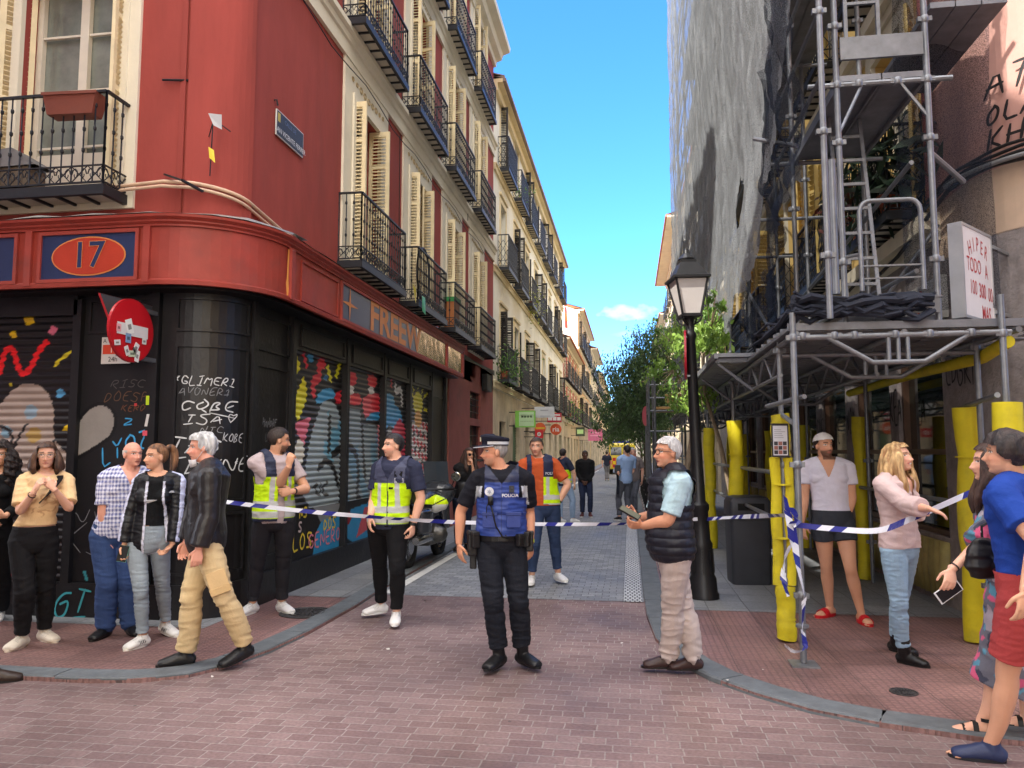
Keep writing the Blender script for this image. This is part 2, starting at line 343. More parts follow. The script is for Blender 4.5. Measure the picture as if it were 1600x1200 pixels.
    rr = N.new('ShaderNodeMapRange'); rr.inputs[1].default_value = .3; rr.inputs[2].default_value = .7; rr.inputs[3].default_value = rough-.22; rr.inputs[4].default_value = rough+.12; L.new(n1.outputs[0], rr.inputs[0]); L.new(rr.outputs[0], b.inputs['Roughness'])
    ad = N.new('ShaderNodeMath'); ad.operation = 'MULTIPLY_ADD'; L.new(n2.outputs[0], ad.inputs[0]); ad.inputs[1].default_value = .35
    inv = N.new('ShaderNodeMath'); inv.operation = 'SUBTRACT'; inv.inputs[0].default_value = 1; L.new(hgt, inv.inputs[1]); L.new(inv.outputs[0], ad.inputs[2])
    bp = N.new('ShaderNodeBump'); bp.inputs['Strength'].default_value = .7; bp.inputs['Distance'].default_value = .008; L.new(ad.outputs[0], bp.inputs['Height']); L.new(bp.outputs[0], b.inputs['Normal'])
    return m
m_red = pavemat('red_pavers', (114, 91, 90), (131, 109, 107), (146, 134, 130), .14, .106, .0055, squash=1.4, dirt=.8)
m_grey = pavemat('grey_pavers', (118, 121, 126), (146, 148, 151), (92, 93, 97), .16, .11, .005, dirt=.35)
m_tileR = pavemat('red_tiles', (128, 96, 92), (148, 112, 107), (92, 74, 72), .4, .4, .005, offset=0, dirt=.75, fine=.05, rough=.65)
m_tileG = pavemat('grey_tiles', (118, 120, 124), (134, 136, 138), (84, 84, 86), .4, .4, .005, offset=0, dirt=.5, rough=.7)
m_kerb = mat('granite', (94, 99, 103), .8, var=.25, scale=9, bump=.4, dirt=.4)
m_white = mat('road_paint', (215, 215, 212), .7, var=.12, scale=12, bump=.2, dirt=.55)
mb = MB(); mb.box((-600, -300, -.3), (600, 1200, 0)); g = mb.build('ground', m_red); tag(g, kind='structure')
mb = MB(); mb.sheet([(-2.95, 8.75), (.13, 8.75), (.13, 160), (-2.95, 160)], .004); tag(mb.build('road', m_grey), kind='structure')
KL = [(-40, 5.13), (-4.3, 5.13), (-3.85, 5.14), (-3.5, 5.2), (-3.22, 5.38), (-3.05, 5.7), (-2.95, 6.1), (-2.9, 6.8), (-2.9, 8), (-2.95, 9), (-2.95, 160)]
KR = [(40, 4.8), (3, 4.82), (2.3, 4.84), (1.94, 4.9), (1.46, 5.06), (1.11, 5.25), (.82, 5.53), (.55, 5.87), (.35, 6.3), (.2, 7), (.14, 8), (.13, 9), (.13, 160)]
mb = MB(); mb.prism([(-40, 5.13)]+KL[1:]+[(-3.98, 160), (-3.98, 7.3), (-40, 7.3)], 0, .03); tag(mb.build('pavement', m_tileR), kind='structure')
mb = MB(); mb.sheet([(-3.9, 8.35), (-3.15, 8.35), (-3.15, 160), (-3.9, 160)], .034); mb.sheet([(-40, 6.72), (-3.9, 6.72), (-3.9, 7.3), (-40, 7.3)], .034)
tag(mb.build('pavement_edge', m_tileG), kind='structure')
mb = MB(); mb.prism(KR[::-1]+[(40, 7.6), (3.6, 7.6), (3.6, 160)], 0, .03)
tag(mb.build('pavement_right', m_tileR), kind='structure')
mb = MB(); mb.sheet([(.38, 8.25), (3.3, 8.25), (3.3, 160), (.38, 160)], .034); tag(mb.build('pavement_grey', m_tileG), kind='structure')
def resample(path, step):
    P = [Vector((*p, 0)) for p in path]; out = [P[0]]; acc = 0
    for a, b in zip(P[:-1], P[1:]):
        L = (b-a).length; n = max(1, round(L/.1))
        for i in range(1, n+1):
            q = a.lerp(b, i/n)
            if (q-out[-1]).length >= step: out.append(q)
    return out
mb = MB()
for path, sg, a, b in ((KL, 1, -14, 40), (KR, -1, -14, 40)):
    pts = [p for p in resample(path, .1) if p.y < 45 and abs(p.x) < 9]; k = 0
    while k < len(pts)-9:
        seg = [(p.x, p.y) for p in pts[k:k+10]]
        if pts[k].y > 14: seg = [seg[0], seg[-1]]
        d = Vector(seg[-1])-Vector(seg[-2]); d.normalize(); seg[-1] = (seg[-1][0]-d.x*.012, seg[-1][1]-d.y*.012)
        prof = [(-.0, 0), (-.0, .03), (-.012, .042), (-.2, .042), (-.2, 0)] if sg == 1 else [(0, 0), (.22, 0), (.22, .042), (.012, .042), (0, .03)]
        mb.sweep(seg, [(o+random.uniform(-.004, .004), z) for o, z in prof]); k += 9
o = mb.build('kerb', m_kerb); tag(o, kind='structure')
mb = MB(); mb.sheet([(-2.87, 8.8), (-2.75, 8.8), (-2.75, 70), (-2.87, 70)], .009)
for y, x0, x1 in ((17.5, -1.75, -1.3), (23, -2.2, -1.7), (25.5, -1.5, -.95), (33, -2.2, -1.7)): mb.sheet([(x0, y), (x1, y), (x1, y+.12), (x0, y+.12)], .009)
tag(mb.build('road_line', m_white), kind='structure')
m_tac = pavemat('tactile_strip', (206, 208, 210), (196, 198, 200), (90, 92, 98), .052, .1, .011, offset=.5, dirt=.3)
mb = MB(); mb.sheet([(-.09, 8.72), (.11, 8.72), (.11, 75), (-.09, 75)], .010); tag(mb.build('tactile_line', m_tac), kind='structure')
# manhole covers
def manhole(c, r, label, group=None):
    mb = MB(); x, y, z = c
    mb.lathe(c, [(r, 0), (r, .006), (r*.9, .008), (r*.88, .003), (0.01, .003)], 40)
    for k in range(3):
        rr = r*(.25+.2*k)
        for j in range(8+k*4):
            a = 2*math.pi*j/(8+k*4); mb.bar((x+rr*math.cos(a), y+rr*math.sin(a), z+.006), (x+rr*1.0*math.cos(a+.32), y+rr*math.sin(a+.32), z+.006), .016, .006)
    o = mb.build('manhole_cover', mat('cast_iron', (74, 72, 72), .55, .6, var=.3, scale=15, bump=.4)); adopt_loc(o, c); return tag(o, label, 'manhole cover', group)
def adopt_loc(o, c):
    """put the object's origin at c, its mesh staying where it is"""
    o.data.transform(Matrix.Translation(-Vector(c))); o.location = c; return o
c = gr(479, 958, .03); manhole((c.x, c.y, .034), .27, 'round cast iron manhole cover in the tiled pavement in front of the painted shutters')
for u, v, r, lb in ((1412, 1082, .09, 'small round iron cover in the red tiles right of the blonde woman\'s side of the kerb'),):
    c = gr(u, v, .03); manhole((c.x, c.y, .031), r, 'small round iron valve cover set in the red tiled pavement near the right kerb')

# ================= LEFT CORNER BUILDING =================
def proj(p):
    d = Vector(p)-CP; f = d.dot(FW)*math.cos(PITCH)+d.z*math.sin(PITCH); up_ = -d.dot(FW)*math.sin(PITCH)+d.z*math.cos(PITCH)
    return 800+FL*d.dot(RT)/f, 600-FL*up_/f
m_redwall = mat('red_render', (150, 65, 58), .9, var=.2, scale=2.2, bump=.3, bscale=25, dirt=.28, stretch=(1, 1, .3))
m_cream = mat('cream_render', (224, 216, 196), .8, var=.07, scale=2, bump=.15, bscale=30, dirt=.22)
m_creamD = mat('cream_shutter', (224, 208, 170), .6, var=.12, scale=5, bump=.1, dirt=.12)
m_iron = mat('black_iron', (38, 40, 46), .45, .3, var=.15, scale=20, bump=.1)
m_glass = mat('window_glass', (46, 52, 56), .06, 0, var=.3, scale=1.5, bump=.03, bscale=3, spec=.8)
m_glassL = mat('pale_glass', (120, 126, 120), .08, 0, var=.45, scale=2.2, bump=.05, bscale=3, spec=.8)
m_blk = mat('black_painted_wood', (27, 26, 28), .42, 0, var=.3, scale=4, bump=.35, bscale=18, dirt=0)
m_fas = mat('red_fascia_paint', (150, 57, 46), .55, 0, var=.22, scale=3.5, bump=.2, bscale=14, dirt=.45)
m_blue = mat('blue_panel', (40, 52, 88), .3, 0, var=.15, scale=3, bump=.05)
m_gold = mat('gold_line', (206, 130, 70), .5, var=.1)
m_redS = mat('red_oval', (172, 56, 36), .35, var=.12)
m_vc = mat('painted_surface', rough=.5, var=.1, scale=6, bump=.15, bscale=50, vc=True)
m_vcm = mat('painted_metal', rough=.35, var=.1, scale=6, bump=.08, bscale=30, vc=True, spec=.5)
m_under = mat('balcony_soffit', (206, 198, 182), .8, var=.15, dirt=.3)
m_zinc = mat('zinc_flashing', (150, 146, 142), .5, .5, var=.3, scale=6, bump=.6, bscale=12, dirt=.5)

XW = -3.93
def arc(cx, cy, rx, ry, a0, a1, n): return [(cx+rx*math.cos(R(a0+(a1-a0)*i/n)), cy+ry*math.sin(R(a0+(a1-a0)*i/n))) for i in range(n+1)]
ARC = arc(-4.5, 7.45, .57, .45, -90, 0, 12)
def wall_strip(mb, path, z0, z1, mi=0, thick=.35):
    mb.sweep(path, [(0, z0), (0, z1), (-thick, z1), (-thick, z0)], mi)
def facade_wall(mb, T, s0, s1, z0, z1, ops, depth=.28, mi=0):
    """wall face at y=0 of frame T (x along, y out, z up) with rectangular openings and their reveals"""
    ss = sorted({s0, s1, *[q for o in ops for q in (o[0], o[1])]}); zs = sorted({z0, z1, *[q for o in ops for q in (o[2], o[3])]})
    for a, b in zip(ss[:-1], ss[1:]):
        for c, d in zip(zs[:-1], zs[1:]):
            if any(o[0] <= (a+b)/2 <= o[1] and o[2] <= (c+d)/2 <= o[3] for o in ops): continue
            mb.add([T @ Vector(p) for p in ((a, 0, c), (b, 0, c), (b, 0, d), (a, 0, d))], [(0, 1, 2, 3)], mi)
    for (a, b, c, d) in ops:
        for q in (((a, 0, c), (a, -depth, c), (a, -depth, d), (a, 0, d)), ((b, -depth, c), (b, 0, c), (b, 0, d), (b, -depth, d)), ((a, 0, d), (a, -depth, d), (b, -depth, d), (b, 0, d)), ((a, -depth, c), (a, 0, c), (b, 0, c), (b, -depth, c))):
            mb.add([T @ Vector(p) for p in q], [(0, 1, 2, 3)], mi)
def TF(x, y, rot, z=0): return Matrix.Translation((x, y, z)) @ Matrix.Rotation(R(rot), 4, 'Z')
# ---- shared meshes (local: x along the facade, y outwards, z up)
def shutter_mesh(w_, h, m, louv=.055, th=.035):
    mb = MB(); f = .06
    for a, b, c, d in ((0, f, 0, h), (w_-f, w_, 0, h), (f, w_-f, 0, .1), (f, w_-f, h-.08, h), (f, w_-f, h*.42, h*.42+.07), (f, w_-f, h*.75, h*.75+.05)): mb.box((a, -th/2, c), (b, th/2, d))
    z = .1
    while z < h-.1:
        if not (h*.42-louv*.5 < z < h*.42+.05 or h*.75-louv*.5 < z < h*.75+.04):
            M = Matrix.Translation((f, 0, z+louv/2)) @ Matrix.Rotation(R(38), 4, 'X'); mb.box((0, -louv*.55, -.004), (w_-2*f, louv*.55, .004), 0, M)
        z += louv
    return mb.mesh('shutter', m)
def frame_mesh(w_, h, m, mull=True, bars=3):
    mb = MB(); f = .07
    for a, b, c, d in ((-w_/2, -w_/2+f, 0, h), (w_/2-f, w_/2, 0, h), (-w_/2+f, w_/2-f, h-f, h), (-w_/2+f, w_/2-f, 0, f)): mb.box((a, -.03, c), (b, .03, d))
    if mull:
        mb.box((-.05, -.025, f), (.05, .035, h-f))
        for k in range(1, bars+1): mb.box((-w_/2+f, -.012, h*k/(bars+1)-.012), (w_/2-f, .02, h*k/(bars+1)+.012))
        mb.box((-w_/2+f, -.02, f), (-.05, .02, h*.22)); mb.box((.05, -.02, f), (w_/2-f, .02, h*.22))
    return mb.mesh('window', m)
def pane_mesh(w_, h, m):
    mb = MB(); mb.box((-w_/2, -.06, 0), (w_/2, -.035, h)); return mb.mesh('pane', m)
def scroll(mb, cx, cz, y, r, sg=1, n=9, th=.006):
    mb.tube([(cx+sg*r*(1-i/n*.75)*math.cos(i*.75), y, cz+r*(1-i/n*.75)*math.sin(i*.75)) for i in range(n+1)], th, 4)
def rail_mesh(w_, dp, h, m, style=0):
    mb = MB(); y1 = dp-.03; x0 = w_/2-.03
    sides = [((-x0, 0), (-x0, y1)), ((-x0, y1), (x0, y1)), ((x0, y1), (x0, 0))]
    lo = .2
    for (a, b) in sides:
        for z, t in ((h, .035), (lo, .018), (.03, .022)): mb.bar((*a, z), (*b, z), t, t*.7)
        L = math.dist(a, b); sp = .115 if style == 0 else .1; n = max(2, round(L/sp))
        for i in range(n+1):
            x = a[0]+(b[0]-a[0])*i/n; y = a[1]+(b[1]-a[1])*i/n; e = i in (0, n)
            mb.tube([(x, y, 0 if e else .03), (x, y, h)], .013 if e else .008, 5, cap=False)
            if style == 0:
                for zz in (lo+.16, (h+lo)/2, h-.14): mb.lathe((x, y, zz), [(.006, -.03), (.017, -.012), (.017, .012), (.006, .03)], 5)
        if style == 0:
            n = max(2, round(L/.17))
            for i in range(n):
                t = (i+.5)/n; x = a[0]+(b[0]-a[0])*t; y = a[1]+(b[1]-a[1])*t; d = ((b[0]-a[0])/L, (b[1]-a[1])/L); h_ = L/n/2
                for sg in (1, -1):
                    mb.tube([(x+sg*d[0]*h_*(.5+.42*math.cos(q*.8)*(1-q/11)), y+sg*d[1]*h_*(.5+.42*math.cos(q*.8)*(1-q/11)), .115+.07*math.sin(q*.8)*(1-q/11)) for q in range(9)], .006, 4, cap=False)
                mb.bar((x-d[0]*h_, y-d[1]*h_, .03), (x+d[0]*h_, y+d[1]*h_, lo), .008); mb.bar((x-d[0]*h_, y-d[1]*h_, lo), (x+d[0]*h_, y+d[1]*h_, .03), .008)
        else:
            n = max(2, round(L/.2))
            for i in range(n):
                t0, t1 = i/n, (i+1)/n; A = (a[0]+(b[0]-a[0])*t0, a[1]+(b[1]-a[1])*t0); B = (a[0]+(b[0]-a[0])*t1, a[1]+(b[1]-a[1])*t1)
                for zz in (.03, .3, .57): mb.bar((*A, zz), (*B, zz+.27), .011); mb.bar((*B, zz), (*A, zz+.27), .011)
    return mb.mesh('railing', m)
def slab_mesh(w_, dp, mats, th=.1):
    mb = MB(); x = w_/2
    mb.box((-x, dp-.05, -th), (x, dp, 0)); mb.box((-x, 0, -th), (-x+.05, dp-.05, 0)); mb.box((x-.05, 0, -th), (x, dp-.05, 0)); mb.box((-x+.05, 0, -.02), (x-.05, dp-.05, 0))
    n = max(3, round(w_/.28))
    for i in range(1, n): mb.box((-x+.05+(w_-.1)*i/n-.015, 0, -.085), (-x+.05+(w_-.1)*i/n+.015, dp-.05, -.02))
    mb.box((-x+.05, 0, -.06), (x-.05, dp-.05, -.0201), 1); return mb.mesh('balcony', mats)
def cornice(mb, path, z, prof): mb.sweep(path, [(o_, z+h) for o_, h in prof])
MBAL = (slab_mesh(2.12, .36, [m_iron, m_under]), rail_mesh(2.12, .36, .95, m_iron))
W1, H1 = 1.12, 2.5
MWIN = (frame_mesh(W1, H1, m_cream), pane_mesh(W1, H1, m_glass)); MSH = shutter_mesh(.34, 2.42, m_creamD)
def put(name, me, parent, T):
    o = bpy.data.objects.new(name, me); COL.objects.link(o)
    loc, rot, sc_ = T.decompose(); o.location = loc; o.rotation_euler = rot.to_euler(); adopt(o, parent); return o
def balcony(parent, T, meshes):
    b = put('balcony', meshes[0], parent, T); put('railing', meshes[1], b, T); return b
def window(parent, T, meshes, sh=None, a1=None, a2=None, w_=W1, inset=.2, shy=-.13):
    f = put('window', meshes[0], parent, T @ Matrix.Translation((0, -inset, 0))); put('pane', meshes[1], f, T @ Matrix.Translation((0, -inset, 0)))
    if sh:
        for sg, a in ((-1, a1), (1, a2)):
            if a is None: continue
            M = T @ Matrix.Translation((sg*(w_/2-.02), shy, .04)) @ Matrix.Rotation(R(180-a if sg < 0 else a) if False else (R(a) if sg < 0 else R(180-a)), 4, 'Z'); put('shutter', sh, f, M)
    return f
B1 = empty('corner_building', (-6, 10, 0), label='red corner building with cream window bays above a black graffitied shopfront', cat='building')
TS = TF(XW, 0, -90)        # street frame: local x = -Y, local y = +X
FLZ = [4.28, 7.76, 10.9]; BAYS = [10.9, 13.75, 16.6, 19.45]
ops = [(-y-W1/2, -y+W1/2, z, z+H1-.04) for y in BAYS for z in FLZ]
mb = MB(); facade_wall(mb, TS, -22, -7.45, 3.4, 13.6, ops)
TC = TF(0, 7.0, 180)       # cross street frame: local x = -X, local y = -Y
cops = [(5.2, 6.36, 4.28, 6.78), (5.2, 6.36, 7.76, 10.2), (8.4, 9.5, 4.28, 6.78), (8.4, 9.5, 7.76, 10.2), (11.4, 12.5, 4.28, 6.78)]
facade_wall(mb, TC, 4.5, 16, 3.4, 13.6, cops)
mb.sweep(ARC, [(0, 3.4), (0, 13.6), (-.05, 13.6), (-.05, 3.4)])
mb.sweep([(ARC[0][0]-.02, 7.0-.0), (ARC[0][0]+.05, 6.985)], [(0, 3.4), (.012, 3.4), (.012, 13.6), (0, 13.6)])
# the raised quarter column on the corner, end and back walls, flat roof
mb.sweep([(p[0]*1.0+.0, p[1]) for p in ARC[1:-1]], [(0, 3.4), (.03, 3.4), (.03, 13.4), (0, 13.4)])
mb.box((-16, 21.97, 0), (XW-.002, 22, 13.6)); mb.box((-16, 7.3, 13.5), (XW-.3, 22, 13.6)); mb.box((-16.02, 7, 0), (-16, 22, 13.6))
mb.build('wall', m_redwall, B1)
mb = MB()                   # lower red-brown wall with the grilled windows
wops = [(-20.1, -18.75, 2.5, 3.18), (-20.1, -18.75, 1.3, 2.32)]
facade_wall(mb, TS, -22, -16.25, .0, 3.9, wops, .15)
mb.box((XW-.2, 16.25, 0), (XW+.06, 16.8, 3.3)); mb.build('side_wall', mat('rose_render', (146, 82, 74), .9, var=.22, scale=2.2, bump=.4, bscale=20, dirt=.5), B1)
for (a, b, c, d) in wops:
    mb = MB()
    for k in range(1, 8): mb.tube([TS @ Vector((a+(b-a)*k/8, -.05, c)), TS @ Vector((a+(b-a)*k/8, -.05, d))], .009, 5)
    for k in range(1, 4): mb.bar(TS @ Vector((a, -.05, c+(d-c)*k/4)), TS @ Vector((b, -.05, c+(d-c)*k/4)), .014)
    gq = mb.build('window_grille', m_iron, B1); mb = MB(); mb.box((XW-.16, -b, c), (XW-.12, -a, d)); mb.build('pane', m_glass, gq)
# cream bays, bands and main cornice
mb = MB()
def bay_trim(mb, T, cx, z0, z1, w_, zo, ho, wo=W1, d=.035):
    for a, b, c, e in ((cx-w_/2, cx-wo/2, z0, z1), (cx+wo/2, cx+w_/2, z0, z1), (cx-wo/2, cx+wo/2, zo+ho, z1)): mb.box((a, 0, c), (b, d, e), 0, T)
    if z0 < zo-.01: mb.box((cx-wo/2, 0, z0), (cx+wo/2, d, zo), 0, T)
    for a, b, c, e in ((cx-wo/2-.1, cx-wo/2-.0, zo, zo+ho+.1), (cx+wo/2, cx+wo/2+.1, zo, zo+ho+.1), (cx-wo/2, cx+wo/2, zo+ho, zo+ho+.1)): mb.box((a, d-.001, c), (b, d+.025, e), 0, T)
for y in BAYS:
    for z, zt in ((4.28, 7.25), (7.76, 10.45), (10.9, 13.25)): bay_trim(mb, TS, -y, z-.15, zt, 1.95, z, H1-.04)
for x in (5.78, 8.95, 11.95):
    for z, zt in ((4.28, 7.25), (7.76, 10.45)): bay_trim(mb, TC, x, z-.15, zt, 1.6, z, H1, W1+.04)
FP = [(-16, 7.0), (-4.5, 7.0)]+ARC[1:]+[(XW, 22)]
for z in (7.25, 10.45): cornice(mb, FP, z, [(-.02, 0), (.05, 0), (.05, .2), (.08, .22), (.09, .3), (.14, .33), (.14, .41), (-.02, .41)])
cornice(mb, FP, 13.25, [(-.02, 0), (.08, 0), (.1, .15), (.25, .2), (.3, .35), (.5, .42), (.52, .55), (-.02, .55)])
mb.build('cream_trim', m_cream, B1)
for y in BAYS:
    for z in (6.98, 10.33):
        mb = MB()
        for k in range(-4, 5):
            cx = -y+k*.17; r = .065 if abs(k) < 3 else .045
            for sg in (1, -1): mb.tube([TS @ Vector((cx+sg*r*(1-i/14)*math.cos(i*.7), .04, z+.01*abs(k)+r*(1-i/14)*math.sin(i*.7)-.0)) for i in range(10)], .009, 4, cap=False)
        mb.build('plaster_ornament', mat('ornament', (176, 158, 122), .85), B1)
for i, y in enumerate(BAYS):
    for j, z in enumerate(FLZ):
        T = TF(XW, y, -90, z); balcony(B1, T @ Matrix.Translation((0, .0, -.02)), MBAL)
        k = (i+j*2) % 4; f = window(B1, T, MWIN, MSH, (88, 84, 92, 80)[k], (92, 84, 78, 90)[k])
        for sg, a in (((1, 22),), ((-1, 30), (1, 24)), ((1, 40),), ((-1, 18),))[k]: put('shutter', MSH, f, T @ Matrix.Translation((sg*(W1/2-.04), -.1, .04)) @ Matrix.Rotation(R(a) if sg < 0 else R(180-a), 4, 'Z'))
MWINW = (frame_mesh(1.16, 2.5, mat('white_frame', (214, 206, 192), .5), bars=3), pane_mesh(1.16, 2.5, m_glassL))
MBAL2 = (slab_mesh(2.5, .4, [m_iron, m_under]), rail_mesh(2.5, .4, .95, m_iron))
for (a, b, c, d) in cops:
    x = -(a+b)/2; T = TF(x, 7.0, 180, c); window(B1, T, MWINW, MSH, 100, 128, w_=1.16)
    balcony(B1, TF(x-.51, 7.0, 180, c-.02), MBAL2)
# ---- black shopfront
PTH = [(-16, 7.0), (-4.5, 7.0)]+ARC[1:]+[(XW, 16.25)]
LEN = [0]
for a, b in zip(PTH[:-1], PTH[1:]): LEN.append(LEN[-1]+math.dist(a, b))
S0 = LEN[1]
def Lsurf(s, z, off=0):
    """shopfront wall: s=0 where the rounded corner starts, growing up the street"""
    t = s+S0; i = max(0, min(len(LEN)-2, int(np.searchsorted(LEN, t))-1)); k = (t-LEN[i])/(LEN[i+1]-LEN[i])
    a, b = PTH[i], PTH[i+1]; n = Vector((b[1]-a[1], -(b[0]-a[0]), 0)).normalized()
    return Vector((a[0]+(b[0]-a[0])*k, a[1]+(b[1]-a[1])*k, z))+n*off
_ss = np.arange(-2.5, 9, .02); _uu = np.array([proj(Lsurf(s, 2))[0] for s in _ss])
def uv2s(u, v):
    s = float(np.interp(u, _uu, _ss)); p = Lsurf(s, 1); D = (p-CP).dot(FW); q = at(u, v, D); return s, q.z
YS = lambda y: .8+ (y-7.6) if False else (LEN[-1]-S0)-(16.25-y)      # street y -> s
m_shop = m_blk
mb = MB()
wall_strip(mb, [(-16, 7.1)]+[(-4.5, 7.1)]+[(x-.1*math.cos(R(-90+90*i/12)), y-.1*math.sin(R(-90+90*i/12))) for i, (x, y) in enumerate(ARC)][1:]+[(XW-.1, 16.25)], 0, 3.6, 0, .2)
def sbox(mb, s0, s1, z0, z1, d0, d1):
    n = max(1, int((s1-s0)/.08)) if s1 > 0 and s0 < 1 else 1
    pts = [Lsurf(s0+(s1-s0)*i/n, 0) for i in range(n+1)]; mb.sweep([(p.x, p.y) for p in pts], [(d0, z0), (d1, z0), (d1, z1), (d0, z1)])
SH = [(8.57, 10.2), (10.32, 11.87), (11.97, 13.32), (13.46, 14.85)]
sbox(mb, -.12, .92, .36, 3.3, -.1, .0)                                   # rounded corner
for a, b in ((-16+4.45, .92), (.92, YS(16.25))): sbox(mb, a, b, 0, .36, -.1, .03)
sbox(mb, .92, YS(8.57), .36, 3.4, -.1, -.02); sbox(mb, YS(14.85), YS(16.25), .36, 3.4, -.1, -.02)
for s in (-.18, .9, YS(8.5), YS(10.26), YS(11.92), YS(13.39), YS(14.93), YS(16.1)): sbox(mb, s-.05, s+.05, .36, 3.25, -.1, .045)
sbox(mb, YS(8.55), YS(14.9), 2.87, 3.4, -.1, .03)
sbox(mb, -11, -1.05, 3.04, 3.4, -.1, .03); sbox(mb, -1.05, -.12, .36, 3.4, -.1, -.03); sbox(mb, -1.09, -1.0, .36, 3.2, -.1, .03)
for s in (-4.4, -7.4): sbox(mb, s-.08, s+.08, .36, 3.2, -.1, .04)
def molding(mb, s0, s1, z0, z1, d=0.0, t=.028):
    for a, b, c, e in ((s0, s1, z0, z0+t), (s0, s1, z1-t, z1), (s0, s0+t, z0+t, z1-t), (s1-t, s1, z0+t, z1-t)): sbox(mb, a, b, c, e, d-.01, d+.022)
molding(mb, .04, .8, 1.15, 2.72); molding(mb, .04, .8, 2.85, 3.2); molding(mb, .04, .8, .45, 1.05)
molding(mb, 1.0, YS(8.45), .5, 1.1, -.02); molding(mb, 1.0, YS(8.45), 1.2, 2.6, -.02); molding(mb, 1.0, YS(8.45), 2.75, 3.15, -.02)
molding(mb, -.95, -.25, 2.85, 3.2, -.03)
molding(mb, YS(15.02), YS(15.95), .5, 2.8, -.02)
for a, b in SH: molding(mb, YS(a+.1), YS(b-.1), 2.92, 3.18, .03)
mb.build('shopfront', m_shop, B1)
# ---- painted roller shutters: corrugated sheets coloured by a painted mural
def shutter_sheet(name, P0, P1, z0, z1, paint, n_out, pitch=.075, step=.016):
    Ls = math.dist(P0, P1); nx = int(Ls/step)+1; nz = int((z1-z0)/(pitch/7))+1
    t = np.linspace(0, 1, nx); z = np.linspace(z0, z1, nz); Tt, Zz = np.meshgrid(t, z)
    X = P0[0]+(P1[0]-P0[0])*Tt; Y = P0[1]+(P1[1]-P0[1])*Tt
    ph = (Zz/pitch) % 1; d = np.where(ph < .75, .016*np.sin(np.pi*ph/.75), -.006*np.sin(np.pi*(ph-.75)/.25))
    pts = np.stack([X+n_out[0]*d, Y+n_out[1]*d, Zz], -1); cols = paint(X, Y, Zz)
    return grid_mesh(name, pts, cols, m_vcm)
def C(*c): return np.array(lin(c), np.float32)
def put_(c, m, col, soft=None): c[m] = C(*col)
def street_paint(X, Y, Z):
    c = np.zeros((*Y.shape, 3), np.float32)+C(24, 24, 26)
    q = lambda a, b: (lambda p: (p.y, p.z))(onx(440+a/3.157, 520+b/3.157, XW-.05))
    PL = lambda L_, col: put_(c, inpoly(Y, Z, smooth_poly([q(*p) for p in L_]+[q(*L_[0])], 2)), col)
    ST = lambda L_, wd, col: put_(c, stroke(Y, Z, [q(*p) for p in L_], wd), col)
    DT = lambda a, b, ry, rz, col: put_(c, ell(Y, Z, *q(a, b), ry, rz), col)
    nz = np.sin(Y*7+np.sin(Z*5)*2)*.5+np.sin(Y*17+Z*11)*.3
    PL([(60, 450), (150, 405), (160, 450), (150, 600), (110, 560), (80, 510)], (216, 104, 124))
    PL([(200, 330), (262, 340), (292, 440), (296, 700), (285, 900), (200, 930), (110, 850), (95, 700), (110, 600), (150, 480)], (136, 150, 158))
    m_ = inpoly(Y, Z, [q(*p) for p in ((230, 380), (290, 440), (296, 600), (250, 640), (170, 560))]); put_(c, m_ & (nz > 0), (96, 150, 176))
    PL([(320, 365), (392, 372), (402, 450), (485, 455), (490, 700), (450, 860), (300, 890), (296, 500)], (120, 134, 142))
    m_ = inpoly(Y, Z, [q(*p) for p in ((300, 600), (485, 480), (490, 700), (450, 860), (300, 890))]); put_(c, m_ & (nz > .15), (92, 128, 150))
    PL([(292, 355), (322, 360), (304, 600), (300, 880), (284, 880), (288, 600)], (150, 196, 214))
    PL([(470, 455), (500, 455), (498, 700), (478, 700)], (196, 120, 128))
    ST([(150, 430), (118, 560), (100, 690)], .13, (18, 18, 20)); ST([(310, 352), (392, 366)], .09, (18, 18, 20)); ST([(392, 440), (492, 436)], .09, (18, 18, 20))
    ST([(235, 420), (230, 580)], .1, (18, 18, 20)); ST([(392, 380), (400, 600), (410, 710)], .1, (18, 18, 20))
    ST([(180, 670), (215, 625), (255, 660), (275, 750)], .09, (18, 18, 20)); ST([(250, 600), (320, 545), (372, 600), (378, 720), (365, 820), (440, 860)], .11, (18, 18, 20))
    ST([(110, 850), (150, 935), (210, 950), (290, 900), (300, 830)], .14, (18, 18, 20))
    PL([(165, 350), (175, 300), (215, 270), (258, 280), (265, 325), (230, 325), (200, 345)], (58, 150, 200))
    PL([(325, 192), (372, 200), (366, 262), (328, 262)], (205, 44, 60)); PL([(262, 300), (300, 276), (340, 300), (388, 300), (396, 362), (300, 350), (262, 350)], (205, 44, 60)); PL([(300, 300), (340, 300), (330, 350), (298, 345)], (232, 132, 140))
    PL([(424, 205), (468, 212), (468, 272), (424, 266)], (205, 50, 62)); PL([(398, 325), (440, 292), (496, 310), (500, 392), (440, 395), (412, 432), (398, 372)], (214, 84, 96)); PL([(440, 320), (496, 310), (500, 392), (440, 380)], (205, 44, 60))
    DT(340, 282, .12, .07, (232, 226, 218)); DT(440, 285, .14, .06, (232, 226, 218))
    PL([(412, 432), (440, 390), (500, 392), (500, 432)], (58, 150, 200))
    for L_ in ([(68, 112), (86, 140), (90, 180), (66, 212), (54, 160)], [(104, 212), (120, 250), (122, 330), (100, 380), (78, 445), (62, 400), (60, 320), (90, 260)]): PL(L_, (236, 204, 30))
    ST([(226, 175), (240, 230)], .09, (236, 204, 30)); ST([(286, 150), (268, 212)], .09, (236, 204, 30))
    ST([(108, 112), (122, 165)], .07, (205, 44, 60)); ST([(205, 155), (178, 150), (190, 225), (150, 235), (156, 298)], .13, (205, 44, 60))
